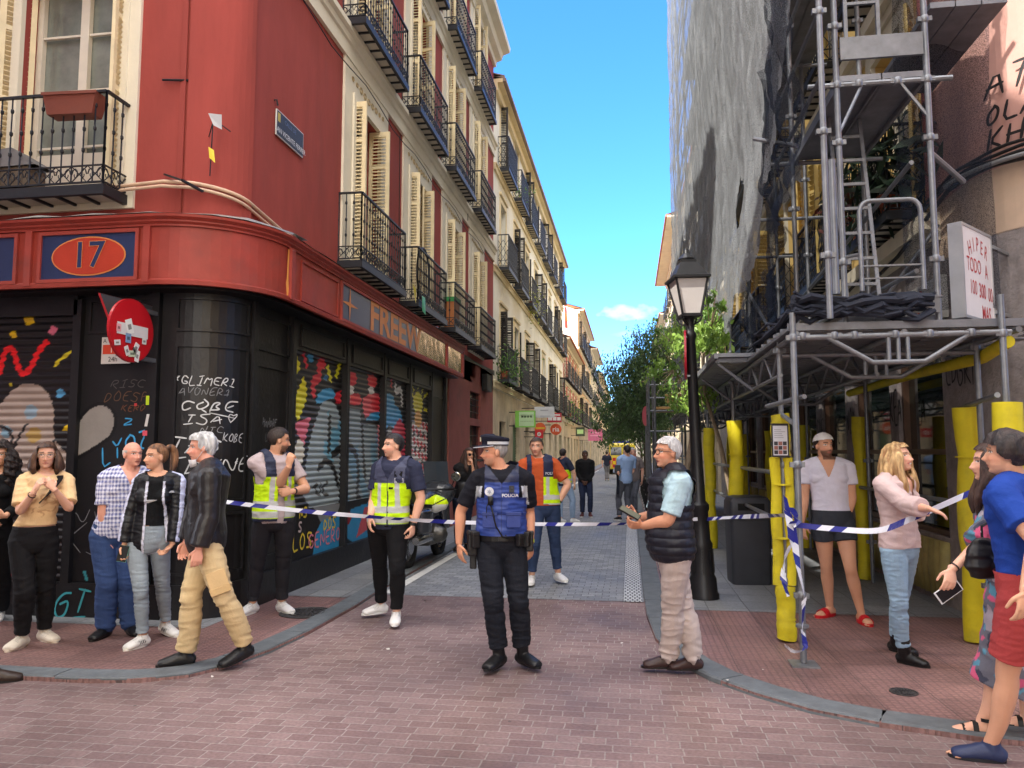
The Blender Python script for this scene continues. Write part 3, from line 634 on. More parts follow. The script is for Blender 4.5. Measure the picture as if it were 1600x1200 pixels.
    DT(141, 120, .09, .07, (58, 150, 200)); DT(216, 222, .07, .04, (40, 110, 160))
    DT(85, 590, .14, .16, (206, 206, 196))
    PL([(502, 300), (550, 300), (556, 360), (582, 372), (600, 460), (576, 505), (500, 490)], (52, 146, 198)); DT(532, 495, .22, .13, (20, 20, 22)); DT(532, 497, .14, .08, (150, 150, 150))
    ST([(560, 258), (560, 300), (588, 268), (592, 352)], .11, (220, 220, 215)); ST([(540, 232), (540, 262)], .08, (205, 44, 60))
    PL([(580, 420), (612, 470), (610, 620), (560, 700), (520, 700), (520, 520)], (198, 60, 84))
    m_ = inpoly(Y, Z, [q(*p) for p in ((615, 440), (735, 440), (735, 900), (600, 900))]); put_(c, m_, (206, 200, 196)); put_(c, m_ & (np.sin(Y*26+Z*9)+np.sin(Z*31+Y*5) > .25), (196, 50, 66)); put_(c, m_ & (np.sin(Y*19-Z*15)+np.sin(Z*23) > 1.1), (40, 36, 38))
    DT(672, 348, .33, .22, (240, 196, 30)); DT(672, 425, .25, .16, (228, 160, 70))
    for a, b, e, f in ((640, 250, 650, 285), (672, 232, 672, 272), (700, 260, 690, 295), (716, 300, 700, 318), (638, 300, 650, 318), (716, 385, 702, 378)): ST([(a, b), (e, f)], .06, (240, 196, 30))
    ST([(155, 760), (175, 745), (160, 775), (180, 800)], .045, (20, 20, 22)); ST([(190, 745), (186, 800)], .04, (20, 20, 22)); ST([(205, 750), (200, 800), (225, 800)], .04, (20, 20, 22)); ST([(196, 770), (225, 735)], .04, (20, 20, 22))
    j = (np.sin(Y*3.1+1)*np.sin(Z*4.3+Y)*.12+1)[..., None]
    return np.clip(c*j*1.35, 0, .85)
def cross_paint(X, Y, Z):
    c = np.zeros((*X.shape, 3), np.float32)+C(22, 22, 24)
    q = lambda a, b: (lambda p: (p.x, p.z))(ony(a/4, 460+b/4, 7.04))
    PL = lambda L_, col: put_(c, inpoly(X, Z, smooth_poly([q(*p) for p in L_]+[q(*L_[0])], 2)), col)
    ST = lambda L_, wd, col: put_(c, stroke(X, Z, [q(*p) for p in L_], wd), col)
    DT = lambda a, b, r1, col: put_(c, ell(X, Z, *q(a, b), r1/4*.0063, r1/4*.0062), col)
    body = [(-420, 1300), (-300, 900), (-120, 760), (0, 672), (60, 590), (140, 538), (235, 545), (300, 590), (345, 680), (352, 800), (345, 900), (440, 1000), (455, 1300)]
    PL(body, (166, 150, 142)); put_(c, stroke(X, Z, [q(*p) for p in body[2:-1]], .05), (20, 20, 22))
    ST([(-260, 470), (-200, 330), (-120, 480), (-60, 520), (0, 500), (18, 380), (52, 328), (84, 345), (112, 470), (150, 505), (195, 455), (240, 350), (288, 300)], .062, (226, 28, 34))
    DT(182, 160, 36, (224, 186, 22)); DT(82, 250, 24, (224, 186, 22)); DT(330, 225, 30, (212, 110, 138)); ST([(448, 352), (392, 392), (340, 444)], .034, (206, 190, 40)); DT(68, 562, 12, (206, 190, 40)); DT(-120, 300, 30, (70, 150, 200))
    DT(190, 735, 48, (140, 164, 184)); DT(376, 620, 30, (82, 150, 196)); DT(210, 880, 52, (176, 146, 84)); DT(40, 860, 40, (122, 158, 180))
    PL([(366, 866), (448, 786), (448, 852)], (236, 196, 20)); ST([(352, 868), (448, 868)], .05, (20, 20, 22))
    ST([(0, 822), (50, 840), (76, 890), (76, 950)], .035, (20, 20, 22)); ST([(165, 812), (120, 880), (90, 950)], .03, (20, 20, 22)); ST([(330, 1000), (330, 900), (400, 915), (440, 990)], .03, (20, 20, 22))
    m_ = Z < .9; put_(c, m_ & ell(X, Z, -6.3, .6, .3, .25), (170, 40, 50)); 
    return c
for a, b in SH:
    me = shutter_sheet('roller_shutter', (XW-.05, a), (XW-.05, b), .95, 2.88, street_paint, (1, 0)); s = link('roller_shutter', me, B1); s['label'] = 'roller shutter painted with a colourful mural'
me = shutter_sheet('roller_shutter', (-8.75, 7.05), (-5.53, 7.05), .36, 3.05, cross_paint, (0, -1)); s = link('roller_shutter', me, B1); s['label'] = 'roller shutter with a red zigzag over a beige figure'
# painted boards under the street shutters
def board_paint(Y, Z):
    c = np.zeros((*Y.shape, 3), np.float32)+C(26, 25, 27)
    q = lambda a, b: (lambda p: (p.y, p.z))(onx(440+a/3.157, 520+b/3.157, XW-.04))
    PL = lambda L_, col: put_(c, inpoly(Y, Z, [q(*p) for p in L_]), col)
    PL([(150, 1115), (165, 990), (200, 920), (292, 900), (302, 1068)], (48, 142, 196)); PL([(306, 1000), (340, 870), (448, 830), (452, 1008), (370, 1048), (304, 1000)], (48, 142, 196)); PL([(408, 860), (448, 850), (448, 950), (366, 1012)], (200, 84, 96)); PL([(305, 940), (330, 880), (350, 900), (330, 945)], (150, 26, 40))
    PL([(150, 850), (290, 840), (270, 900), (190, 930)], (128, 132, 136)); PL([(505, 780), (620, 760), (620, 900), (505, 940)], (48, 120, 170))
    return c
YY, Z2 = np.meshgrid(np.arange(8.57, 14.86, .016), np.arange(.36, .96, .016)); 
s = link('painted_board', grid_mesh('painted_board', np.stack([YY*0+XW-.035, YY, Z2], -1), board_paint(YY, Z2), m_vc), B1)
m_spray = mat('spray_paint', rough=.6, var=.25, scale=14, bump=.1, vc=True)
q = lambda a, b: (lambda p: (p.y, p.z))(onx(440+a/3.157, 520+b/3.157, XW-.035)); bs = lambda s_, z, off=0: Vector((XW-.035+off, s_, z))
for txt, a, b, hh, col in (('DOS', 205, 975, .15, (222, 196, 60)), ('LOS', 50, 1085, .2, (222, 196, 60)), ('GENEROS', 130, 1068, .18, (214, 130, 150)), ('S', 80, 985, .12, (200, 180, 180)), ('NS', 85, 915, .12, (222, 196, 60))):
    gt = MB(); y0, z0 = q(a, b); tagtext(gt, txt, y0, z0, hh, bs, .025, 0, col, wid=.8, slant=0, jit=.04); gt.build('graffiti', m_spray, B1)
# tags on the black paint (s,z measured from the photograph)
def tg(txt, u, v, h, col=(198, 200, 202), wd=.0105, wid=.62, rot=0, slant=.38, jit=.16):
    s_, z_ = uv2s(u, v); gt = MB(); tagtext(gt, txt, s_, z_, h, lambda a, b, o: Lsurf(a, b, o+dd[0]), wd, 0, col, wid, slant, rot, jit); gt.build('graffiti', m_spray, B1)
dd = [.001]
tg('*GLIMER1', 268, 601, .085, wid=.72); tg('AVONER1', 278, 617, .075, (120, 122, 126), wid=.75, wd=.008); tg('CQBE', 280, 642, .105, wid=1.05, wd=.014); tg('ISA', 286, 662, .1, wid=1.0, wd=.012); tg('<', 352, 662, .11, wid=.95)
tg('-', 318, 650, .12, wid=2.2, rot=-.25); tg('NIC', 312, 676, .06, (130, 132, 136), wd=.008, wid=1); tg('KOBE', 348, 690, .085, (180, 182, 186), wd=.009, wid=.55); tg('TAG', 266, 706, .13, wid=1.0, wd=.017); tg('TDK', 262, 738, .13, wid=1.1, wd=.014); tg('NES', 345, 738, .16, wid=.9, wd=.014); tg('=', 368, 726, .05)
dd[0] = -.018
tg('SJASK', 399, 700, .13, (150, 152, 156), wid=.9, wd=.012, rot=1.5); tg('HANDRE', 412, 666, .09, (130, 132, 136), wd=.009, wid=.5); tg('LC', 416, 690, .1, (110, 112, 116), wd=.008); tg('PALAZ', 393, 740, .05, (120, 50, 40), wd=.008, rot=1.55); tg('NW', 415, 640, .07, (60, 60, 64), wd=.007)
tg('YVL', 388, 800, .2, (120, 120, 124), wd=.009, wid=.7); tg('AL', 384, 850, .45, (130, 130, 134), wd=.01, wid=.35)
s_, z_ = uv2s(360, 905)
dd[0] = .031 if False else -.0
tg('U', 305, 858, .12, (110, 160, 50), wd=.012); dd[0] = .031; tg('GIC', 97, 960, .24, (64, 160, 170), wd=.022, wid=.75); 
dd[0] = -.028
tg('LYOZ', 158, 728, .19, (64, 158, 214), wd=.018, wid=.62, rot=.35); tg('Z', 188, 664, .07, (64, 158, 214), wd=.013, wid=1.5); tg('RISC', 168, 606, .08, (84, 80, 80), wd=.009, wid=.95); tg('DOESP', 158, 628, .1, (102, 76, 58), wd=.009, wid=.8); tg('KERO', 186, 642, .06, (110, 72, 50), wd=.009, wid=.9)
tg('KIN', 108, 868, .3, (128, 128, 132), wd=.009, wid=.6); tg('NV', 112, 822, .15, (128, 128, 132), wd=.008, wid=1.2)
tg('V', 120, 745, .35, (64, 130, 190), wd=.014, wid=.01)
dd[0] = -.02
# grey balloon shape painted across the panel, teal letters low on it
def panel_paint(X, Z):
    c = np.zeros((*X.shape, 3), np.float32)+C(27, 26, 28)
    q = lambda a, b: (lambda p: (p.x, p.z))(ony(a/4, 460+b/4, 7.02))
    P = smooth_poly([q(*p) for p in ((470, 1005), (458, 900), (500, 780), (570, 708), (640, 688), (700, 730), (712, 800), (690, 880), (600, 940), (490, 1008), (470, 1005))], 2)
    put_(c, stroke(X, Z, P, .075), (14, 14, 16)); put_(c, inpoly(X, Z, P), (148, 143, 138))
    q2 = lambda a, b: (lambda p: (p.x, p.z))(ony(a/2.857, 640+b/2.857, 7.02))
    for L_ in ([(345, 790), (300, 800), (265, 890), (300, 890), (345, 850)], [(330, 800), (335, 920)], [(378, 800), (385, 920)], [(375, 725), (385, 760)], [(430, 790), (400, 830), (410, 920), (440, 880)]): put_(c, stroke(X, Z, [q2(*p) for p in L_], .03), (60, 150, 160))
    return c
XX, Z2 = np.meshgrid(np.arange(-5.5, -4.62, .012), np.arange(.37, 3.0, .012)); m_ = panel_paint(XX, Z2)
s = link('painted_panel', grid_mesh('painted_panel', np.stack([XX, XX*0+7.026, Z2], -1), m_, m_vc), B1)
for z0, z1, s0, s1, col in ((2.05, 2.3, -.3, -.22, (196, 220, 40)), (1.66, 1.82, -.34, -.28, (210, 206, 204))):
    pass
mb = MB()
for u, v, w_, h_, col in ((234, 626, .035, .09, (190, 214, 40)), (233, 657, .03, .12, (206, 202, 200)), (232, 677, .05, .05, (206, 80, 96)), (209, 632, .03, .03, (206, 70, 70))):
    s_, z_ = uv2s(u, v); a = 0
    P = [Lsurf(s_+p[0], z_+p[1], .047 if s_ > -.23 else -.02) for p in ((-w_/2, -h_/2), (w_/2, -h_/2), (w_/2+(.02 if h_ > .1 else 0), h_/2), (-w_/2+(.02 if h_ > .1 else 0), h_/2))]; mb.add(P, [(0, 1, 2, 3)], 0, col)
mb.build('sticker', m_vc, B1)
# ---- red fascia with the signs
FA = arc(-4.55, 7.6, .97, .95, -90, 0, 16); FPA = [(-16, 6.65), (-4.55, 6.65)]+FA[1:]+[(-3.58, 16.3)]
mb = MB()
mb.sweep(FPA, [(-.6, 3.36), (-.06, 3.36), (-.06, 3.27), (0, 3.27), (0, 3.82), (-.6, 3.82)])
mb.sweep(FPA, [(-.02, 3.25), (.025, 3.25), (.03, 3.29), (0, 3.31), (-.02, 3.31)])
mb.sweep(FPA, [(-.5, 3.821), (.02, 3.821), (.02, 3.84), (.045, 3.86), (.045, 3.875), (.08, 3.9), (.085, 3.925), (-.3, 3.96), (-.6, 4.0)])
for s, x in ((0, -4.57), (0, -5.84)): mb.box((x-.035, 6.615, 3.27), (x+.035, 6.66, 3.82))
mb.box((-3.6, 7.6, 3.27), (-3.535, 7.68, 3.82)); mb.box((-3.6, 16.25, 3.27), (-3.55, 16.3, 3.82))
FS = mb.build('fascia', m_fas, B1)
mb = MB(); mb.add([(-3.57, 7.57, 3.8), (-3.566, 7.6, 3.8), (-3.566, 7.585, 3.5), (-3.566, 7.61, 3.3), (-3.6, 7.56, 3.26), (-3.575, 7.565, 3.5)], [(0, 1, 2, 5), (5, 2, 3, 4)], 0, (206, 140, 70)); mb.build('torn_edge', m_vc, FS)
mb = MB()
fpt = [Vector((x, y, 0)) for x, y in FPA]
random.seed(3); P = resample([(-16, 6.56), (-4.55, 6.56)]+[(x+.09*math.cos(R(-90+90*i/16)), y+.09*math.sin(R(-90+90*i/16))) for i, (x, y) in enumerate(FA)][1:]+[(-3.47, 16.3)], .22)
P = [p for p in P if p.x > -9]
vs = []
for i, p in enumerate(P):
    k = random.uniform(-.02, .035); vs += [(p.x, p.y, 3.93+k*.3), (p.x*1.0-.06 if p.y > 7.7 else p.x, p.y+.06 if p.y <= 7.7 else p.y, 3.945+k), ((p.x-.45) if p.y > 7.7 else p.x, p.y+(.4 if p.y <= 7.7 else 0), 3.98)]
mb.add(vs, [(3*i+j, 3*i+3+j, 3*i+4+j, 3*i+1+j) for i in range(len(P)-1) for j in (0, 1)]); mb.build('flashing', m_zinc, B1, smooth=False)
def panel_frame(mb, T, s0, s1, z0, z1, t=.035, d=.03):
    for a, b, c, e in ((s0-t, s1+t, z0-t, z0), (s0-t, s1+t, z1, z1+t), (s0-t, s0, z0, z1), (s1, s1+t, z0, z1)): mb.box((a, 0, c), (b, d, e), 0, T)
TFC = TF(0, 6.65, 180); TFS = TF(-3.58, 0, -90)
mb = MB(); panel_frame(mb, TFC, 4.69, 5.7, 3.33, 3.77); panel_frame(mb, TFC, 6.0, 7.6, 3.33, 3.77); panel_frame(mb, TFC, 7.8, 9.5, 3.33, 3.77)
panel_frame(mb, TFS, -9.0, -7.95, 3.34, 3.75, .025, .015); panel_frame(mb, TFS, -14.7, -9.13, 3.33, 3.77); panel_frame(mb, TFS, -16.15, -14.82, 3.33, 3.77)
mb.build('panel_frame', m_fas, FS)
mb = MB(); mb.box((4.69, 0, 3.33), (5.7, .012, 3.77), 0, TFC); mb.box((6.0, 0, 3.33), (7.6, .012, 3.77), 0, TFC); mb.box((7.8, 0, 3.33), (9.5, .012, 3.77), 0, TFC)
# oval and number
def oval(mb, cx, cz, rx, rz, y, mi, T): mb.add([T @ Vector((cx+rx*math.cos(2*math.pi*i/40), y, cz+rz*math.sin(2*math.pi*i/40))) for i in range(40)], [tuple(range(40))], mi)
oval(mb, 5.19, 3.55, .40, .195, .016, 2, TFC); oval(mb, 5.19, 3.55, .385, .182, .019, 1, TFC)
M = frameM((-5.19, 6.65-.022, 3.55), (1, 0, 0), (0, -1, 0)); text_mesh(mb, '17', M, .36, 2, bold=.028, extrude=.001); text_mesh(mb, '17', M, .36, 0, bold=.012, extrude=.0025)
mb.build('sign_panel', [m_blue, m_redS, m_gold], FS)
m_glare = mat('sign_glare', (196, 160, 132), .12, .85, var=.45, scale=3, bump=.9, bscale=4)  # mottled warm metal stands in for glare on the sign's glass
mb = MB(); mb.box((-12.6, 0, 3.33), (-9.13, .012, 3.77), 0, TFS); mb.box((-14.7, 0, 3.33), (-12.6, .012, 3.77), 3, TFS); mb.box((-16.15, 0, 3.33), (-14.82, .012, 3.77), 3, TFS)
M = frameM((-3.58+.014, 11.15, 3.55), (0, 1, 0), (1, 0, 0)); text_mesh(mb, 'FREEW', Matrix.Translation((0, .35, 0)) @ M @ Matrix.Diagonal((1.42, 1, 1, 1)), .6, 2, bold=.03)
a = [(.02, 0), (.0, .02)]
st = []
for k in range(8): r = .24 if k % 2 == 0 else .035; st.append(M @ Vector((-1.75+r*(1.3)*math.sin(k*math.pi/4), r*math.cos(k*math.pi/4), .003)))
mb.add(st, [tuple(range(8))], 2)
mb.build('sign_panel', [m_blue, m_redS, m_gold, m_glare], FS)
# shop soffit under fascia
mb = MB(); mb.sweep(FPA, [(-.62, 3.24), (-.1, 3.24), (-.1, 3.262), (-.62, 3.262)]); mb.build('soffit', m_blk, B1)
# street name plate on the red wall
NP = empty('street_name_plate', (XW, 8.25, 5.4), label='dark blue SAN VICENTE FERRER street name plate on the red wall', cat='street sign')
mb = MB(); mb.box((XW+.01, 7.9, 5.23), (XW+.025, 8.62, 5.53), 0); mb.box((XW+.0255, 7.91, 5.24), (XW+.027, 8.61, 5.52), 1)
M = frameM((XW+.028, 8.27, 5.30), (0, 1, 0), (1, 0, 0)); text_mesh(mb, 'SAN VICENTE FERRER', M, .083, 2, bold=.01)
M = frameM((XW+.028, 8.25, 5.45), (0, 1, 0), (1, 0, 0)); text_mesh(mb, 'CALLE DE', M, .07, 3)
mb.box((XW+.027, 7.93, 5.4), (XW+.0285, 7.99, 5.5), 4)
mb.build('plate', [mat('plate_rim', (206, 206, 204), .4), mat('plate_blue', (26, 31, 48), .3), mat('plate_white', (220, 222, 226), .4), mat('plate_pale_blue', (96, 112, 150), .4), mat('plate_yellow', (190, 170, 80), .4)], NP)
mb = MB(); mb.tube([(XW, 7.88, 5.62), (XW+.03, 7.88, 5.62), (XW+.035, 7.9, 5.56)], .01, 6); mb.build('hook', m_iron, NP)
# wall odds and ends: conduits on the ledge, bracket lamp stub, antenna rag
mb = MB(); pts = [(-9, 6.93, 4.3), (-5.6, 6.93, 4.32), (-4.6, 6.9, 4.36)]+[(x*1+.02, y-.06, 4.35-.01*i) for i, (x, y) in enumerate(ARC[2:])]+[(XW+.05, 8.1, 4.15), (XW+.1, 9.2, 4.12)]
mb.tube(pts, .02, 8); mb.tube([(p[0]-.0, p[1]-.04, p[2]-.06) for p in pts], .017, 8); mb.build('conduit', mat('pale_pipe', (206, 176, 150), .5, var=.15, dirt=.3), B1, smooth=True)
mb = MB(); mb.bar((-4.62, 6.95, 4.45), (-4.3, 6.75, 4.3), .035, .02); mb.bar((-4.3, 6.75, 4.3), (-4.2, 6.95, 4.25), .03, .02); mb.tube([(-4.43, 6.99, 5.05+.4), (-4.7, 6.96, 5.06+.4)], .012, 6)
a = onx(345, 262, -3.95); 
for p, q_ in (((-4.2, 7.02, 4.85), (-4.08, 6.9, 4.97)), ((-4.08, 6.9, 4.97), (-3.98, 7.05, 4.9)), ((-4.1, 6.92, 4.96), (-4.12, 6.93, 4.4))): mb.tube([p, q_], .006, 5)
mb.build('iron_bracket', m_iron, B1)
mb = MB(); mb.add([(-4.12, 6.86, 5.02), (-3.98, 6.87, 5.0), (-3.99, 6.9, 4.86), (-4.07, 6.88, 4.9)], [(0, 1, 2, 3)], 0, (196, 200, 206)); mb.build('rag', m_vc, B1); mb = MB(); mb.add([(-4.14, 6.92, 4.7), (-4.08, 6.92, 4.66), (-4.05, 6.9, 4.52), (-4.12, 6.91, 4.58)], [(0, 1, 2, 3)], 0, (220, 200, 60)); mb.build('rag', m_vc, B1)
# dark wires under the first balconies
mb = MB()
for k in range(5):
    z = 4.0-.03*k; mb.tube([(XW+.03, 16.35, z), (XW+.04, 17.5, z-.03), (XW+.03, 19.5, z-.05+.02*k), (XW+.04, 22, z)], .012, 5)
mb.tube([(XW+.05, 16.2, 4.05), (XW+.06, 16.8, 4.0), (XW+.06, 17.1, 3.7)], .05, 8); mb.box((XW, 20.3, 3.3), (XW+.15, 21.0, 3.75)); mb.build('cable_bundle', mat('black_cable', (30, 29, 29), .6), B1)
# flower trough on the left balcony (lifts off)
def trough(loc, rz, label):
    e = empty('flower_trough', loc, rz, label, 'planter'); mb = MB(); n = [(-.28, -.1), (.28, -.1), (.28, .1), (-.28, .1)]
    vs = [(x*.85, y*.8, 0) for x, y in n]+[(x, y, .22) for x, y in n]+[(x*.94, y*.85, .22) for x, y in n]+[(x*.8, y*.7, .1) for x, y in n]
    mb.add(vs, [(3, 2, 1, 0)]+[(a+k, a+(k+1) % 4, a+4+(k+1) % 4, a+4+k) for a in (0, 4, 8) for k in range(4)]+[(12, 13, 14, 15)])
    mb.box((-.29, -.11, .19), (.29, -.1, .22)); mb.build('trough', mat('terracotta', (120, 62, 48), .6, var=.15, dirt=.3), e, world=False); return e
trough((-5.44, 6.66, 4.98), R(3), 'empty brown flower trough hooked on the balcony rail above the 17 sign')
e = empty('covered_crate', (-6.45, 6.78, 4.3), 0, 'low crate under a grey cover standing on the balcony above the 17 sign', 'crate')
mb = MB(); mb.box((-.55, -.1, 0), (.5, .14, .22)); mb.build('box', mat('grey_board', (120, 106, 92), .8, var=.2), e, world=False)
mb = MB(); mb.add([(-.6, -.13, .2), (.6, -.13, .22), (.6, .17, .24), (-.6, .17, .26), (-.5, -.1, .36), (.3, -.1, .42), (.3, .12, .42), (-.5, .12, .38)], [(0, 1, 5, 4), (1, 2, 6, 5), (2, 3, 7, 6), (3, 0, 4, 7), (4, 5, 6, 7)]); mb.build('cover', mat('grey_tarp', (110, 108, 110), .6, var=.2, bump=.5, bscale=12), e, world=False)
# ================= PEOPLE =================
def catm(P, n):
    P = [np.array(p, float) for p in P]
    if len(P) == 2: return [P[0]+(P[1]-P[0])*i/n for i in range(n+1)]
    out = []; Q = [2*P[0]-P[1]]+P+[2*P[-1]-P[-2]]
    for i in range(1, len(Q)-2):
        for k in range(n):
            t = k/n; a, b, c, d = Q[i-1:i+3]
            out.append(.5*((2*b)+(-a+c)*t+(2*a-5*b+4*c-d)*t*t+(-a+3*b-3*c+d)*t**3))
    return out+[P[-1]]
def loft(mb, pts, rad, side, n=18, sub=4, cap=(1, 1)):
    """closed rounded tube through pts; rad = (half width along side, half depth)"""
    pts = catm([tuple(p) for p in pts], sub); rad = catm([r if isinstance(r, tuple) else (r, r) for r in rad], sub)
    side = np.array(side, float); k = len(pts); rings = []
    for i in range(k):
        d = pts[min(i+1, k-1)]-pts[max(i-1, 0)]; d /= np.linalg.norm(d)+1e-9
        s = side-d*side.dot(d)
        if np.linalg.norm(s) < 1e-3: s = np.array([.3, .5, .2])-d*np.dot([.3, .5, .2], d)
        s /= np.linalg.norm(s); t = np.cross(d, s); a, b = np.maximum(rad[i], .002); rings.append((pts[i], d, s, t, a, b))
    seq = []
    if cap[0]:
        p, d, s, t, a, b = rings[0]; m = min(a, b)
        for q in (1.4, .75): seq.append((p-d*m*math.sin(q)*cap[0], s, t, a*math.cos(q), b*math.cos(q)))
    seq += [(p, s, t, a, b) for p, d, s, t, a, b in rings]
    if cap[1]:
        p, d, s, t, a, b = rings[-1]; m = min(a, b)
        for q in (.75, 1.4): seq.append((p+d*m*math.sin(q)*cap[1], s, t, a*math.cos(q), b*math.cos(q)))
    vs = [p+s*a*math.cos(2*math.pi*j/n)+t*b*math.sin(2*math.pi*j/n) for p, s, t, a, b in seq for j in range(n)]
    K = len(seq); fs = [(i*n+j, i*n+(j+1) % n, (i+1)*n+(j+1) % n, (i+1)*n+j) for i in range(K-1) for j in range(n)]
    fs += [tuple(range(n-1, -1, -1)), tuple((K-1)*n+j for j in range(n))]
    mb.add([tuple(v) for v in vs], fs)
def ellipsoid(mb, c, ax, r, n=16):
    c = np.array(c, float); ax = [np.array(a, float) for a in ax]; vs = []; fs = []
    for i in range(n//2+1):
        th = math.pi*(i+.02)/(n/2+.04)
        for j in range(n):
            ph = 2*math.pi*j/n; vs.append(tuple(c+ax[0]*r[0]*math.sin(th)*math.cos(ph)+ax[1]*r[1]*math.sin(th)*math.sin(ph)+ax[2]*r[2]*math.cos(th)))
    m = n//2+1
    fs = [(i*n+j, (i+1)*n+j, (i+1)*n+(j+1) % n, i*n+(j+1) % n) for i in range(m-1) for j in range(n)]+[tuple(range(n)), tuple((m-1)*n+j for j in range(n-1, -1, -1))]
    mb.add(vs, fs)
def remesh(mb, vox, smooth=2, fac=.5):
    me = mb.mesh('tmp', []); o = bpy.data.objects.new('tmp', me); COL.objects.link(o)
    m = o.modifiers.new('r', 'REMESH'); m.mode = 'VOXEL'; m.voxel_size = vox
    if smooth: q = o.modifiers.new('s', 'SMOOTH'); q.factor = fac; q.iterations = smooth
    bpy.context.view_layer.update(); dg = bpy.context.evaluated_depsgraph_get(); out = bpy.data.meshes.new_from_object(o.evaluated_get(dg))
    bpy.data.objects.remove(o); bpy.data.meshes.remove(me); return out
def getco(me):
    a = np.empty(len(me.vertices)*3, np.float32); me.vertices.foreach_get('co', a); n = np.empty_like(a); me.vertices.foreach_get('normal', n); return a.reshape(-1, 3).astype(float), n.reshape(-1, 3).astype(float)
def setco(me, co): me.vertices.foreach_set('co', co.astype(np.float32).reshape(-1)); me.update()
def paint(me, col):
    a = me.color_attributes.new('Col', 'FLOAT_COLOR', 'POINT'); c = np.ones((len(me.vertices), 4), np.float32); c[:, :3] = col; a.data.foreach_set('color', c.reshape(-1))
def cutmesh(me, keep):
    """keep: bool per vertex; faces all of whose corners are off go"""
    bm = bmesh.new(); bm.from_mesh(me); bm.verts.ensure_lookup_table()
    bmesh.ops.delete(bm, geom=[v for v in bm.verts if not keep[v.index]], context='VERTS'); bm.to_mesh(me); bm.free(); me.update()
def pnoise(X, f, seed, oct_=3):
    r = np.random.RandomState(seed); out = np.zeros(len(X)); a = 1; tot = 0
    for o_ in range(oct_):
        for _ in range(3):
            k = r.normal(size=3); k /= np.linalg.norm(k); out += a*np.sin(X@k*f*r.uniform(.7, 1.3)+r.uniform(0, 6.28)+1.2*np.sin(X@r.normal(size=3)*f*.4)); tot += a
        a *= .55; f *= 2
    return out/tot*1.7
def folds(X, f, seed, squash=.45):
    """creases: sharp valleys running mostly across the cloth"""
    Y = X*np.array([1, 1, 1/squash*1.0]); w_ = pnoise(Y, f, seed, 2); return (1-np.abs(w_)*1.6).clip(-1, 1)
def fabric(name, rough=.85, spec=.25, bs=90, bump=.25, coat=0, weave=None):
    return mat('cloth_'+name, rough=rough, var=.10, scale=7, bump=bump, bscale=bs, vc=True, spec=spec, coat=coat)
M_SKIN = mat('skin', rough=.55, var=.05, scale=12, bump=.12, bscale=120, vc=True, spec=.35)
M_SKIN.node_tree.nodes['Principled BSDF'].inputs['Subsurface Weight'].default_value = .08
M_SKIN.node_tree.nodes['Principled BSDF'].inputs['Subsurface Radius'].default_value = (.02, .007, .004)
M_HAIR = mat('hair', rough=.5, var=.45, scale=22, bump=.8, bscale=45, vc=True, spec=.4, stretch=(2.5, 2.5, .6))
M_CLOTH = fabric('cotton'); M_LEATH = fabric('leather', .42, .4, 30, .3); M_SHOE = fabric('shoe', .5, .4, 50, .15); M_NYL = fabric('nylon', .5, .4, 40, .3); M_HV = fabric('hi_vis', .6, .3)
for m_, a_ in ((M_HV, .0),): pass
SK = {'light': (224, 172, 146), 'tan': (206, 148, 118), 'pink': (222, 160, 138), 'dark': (96, 66, 52), 'olive': (210, 158, 128)}
def Fv(a): return (-FW*math.cos(R(a))+RT*math.sin(R(a))).normalized()
def V(p): return np.array(p, float)
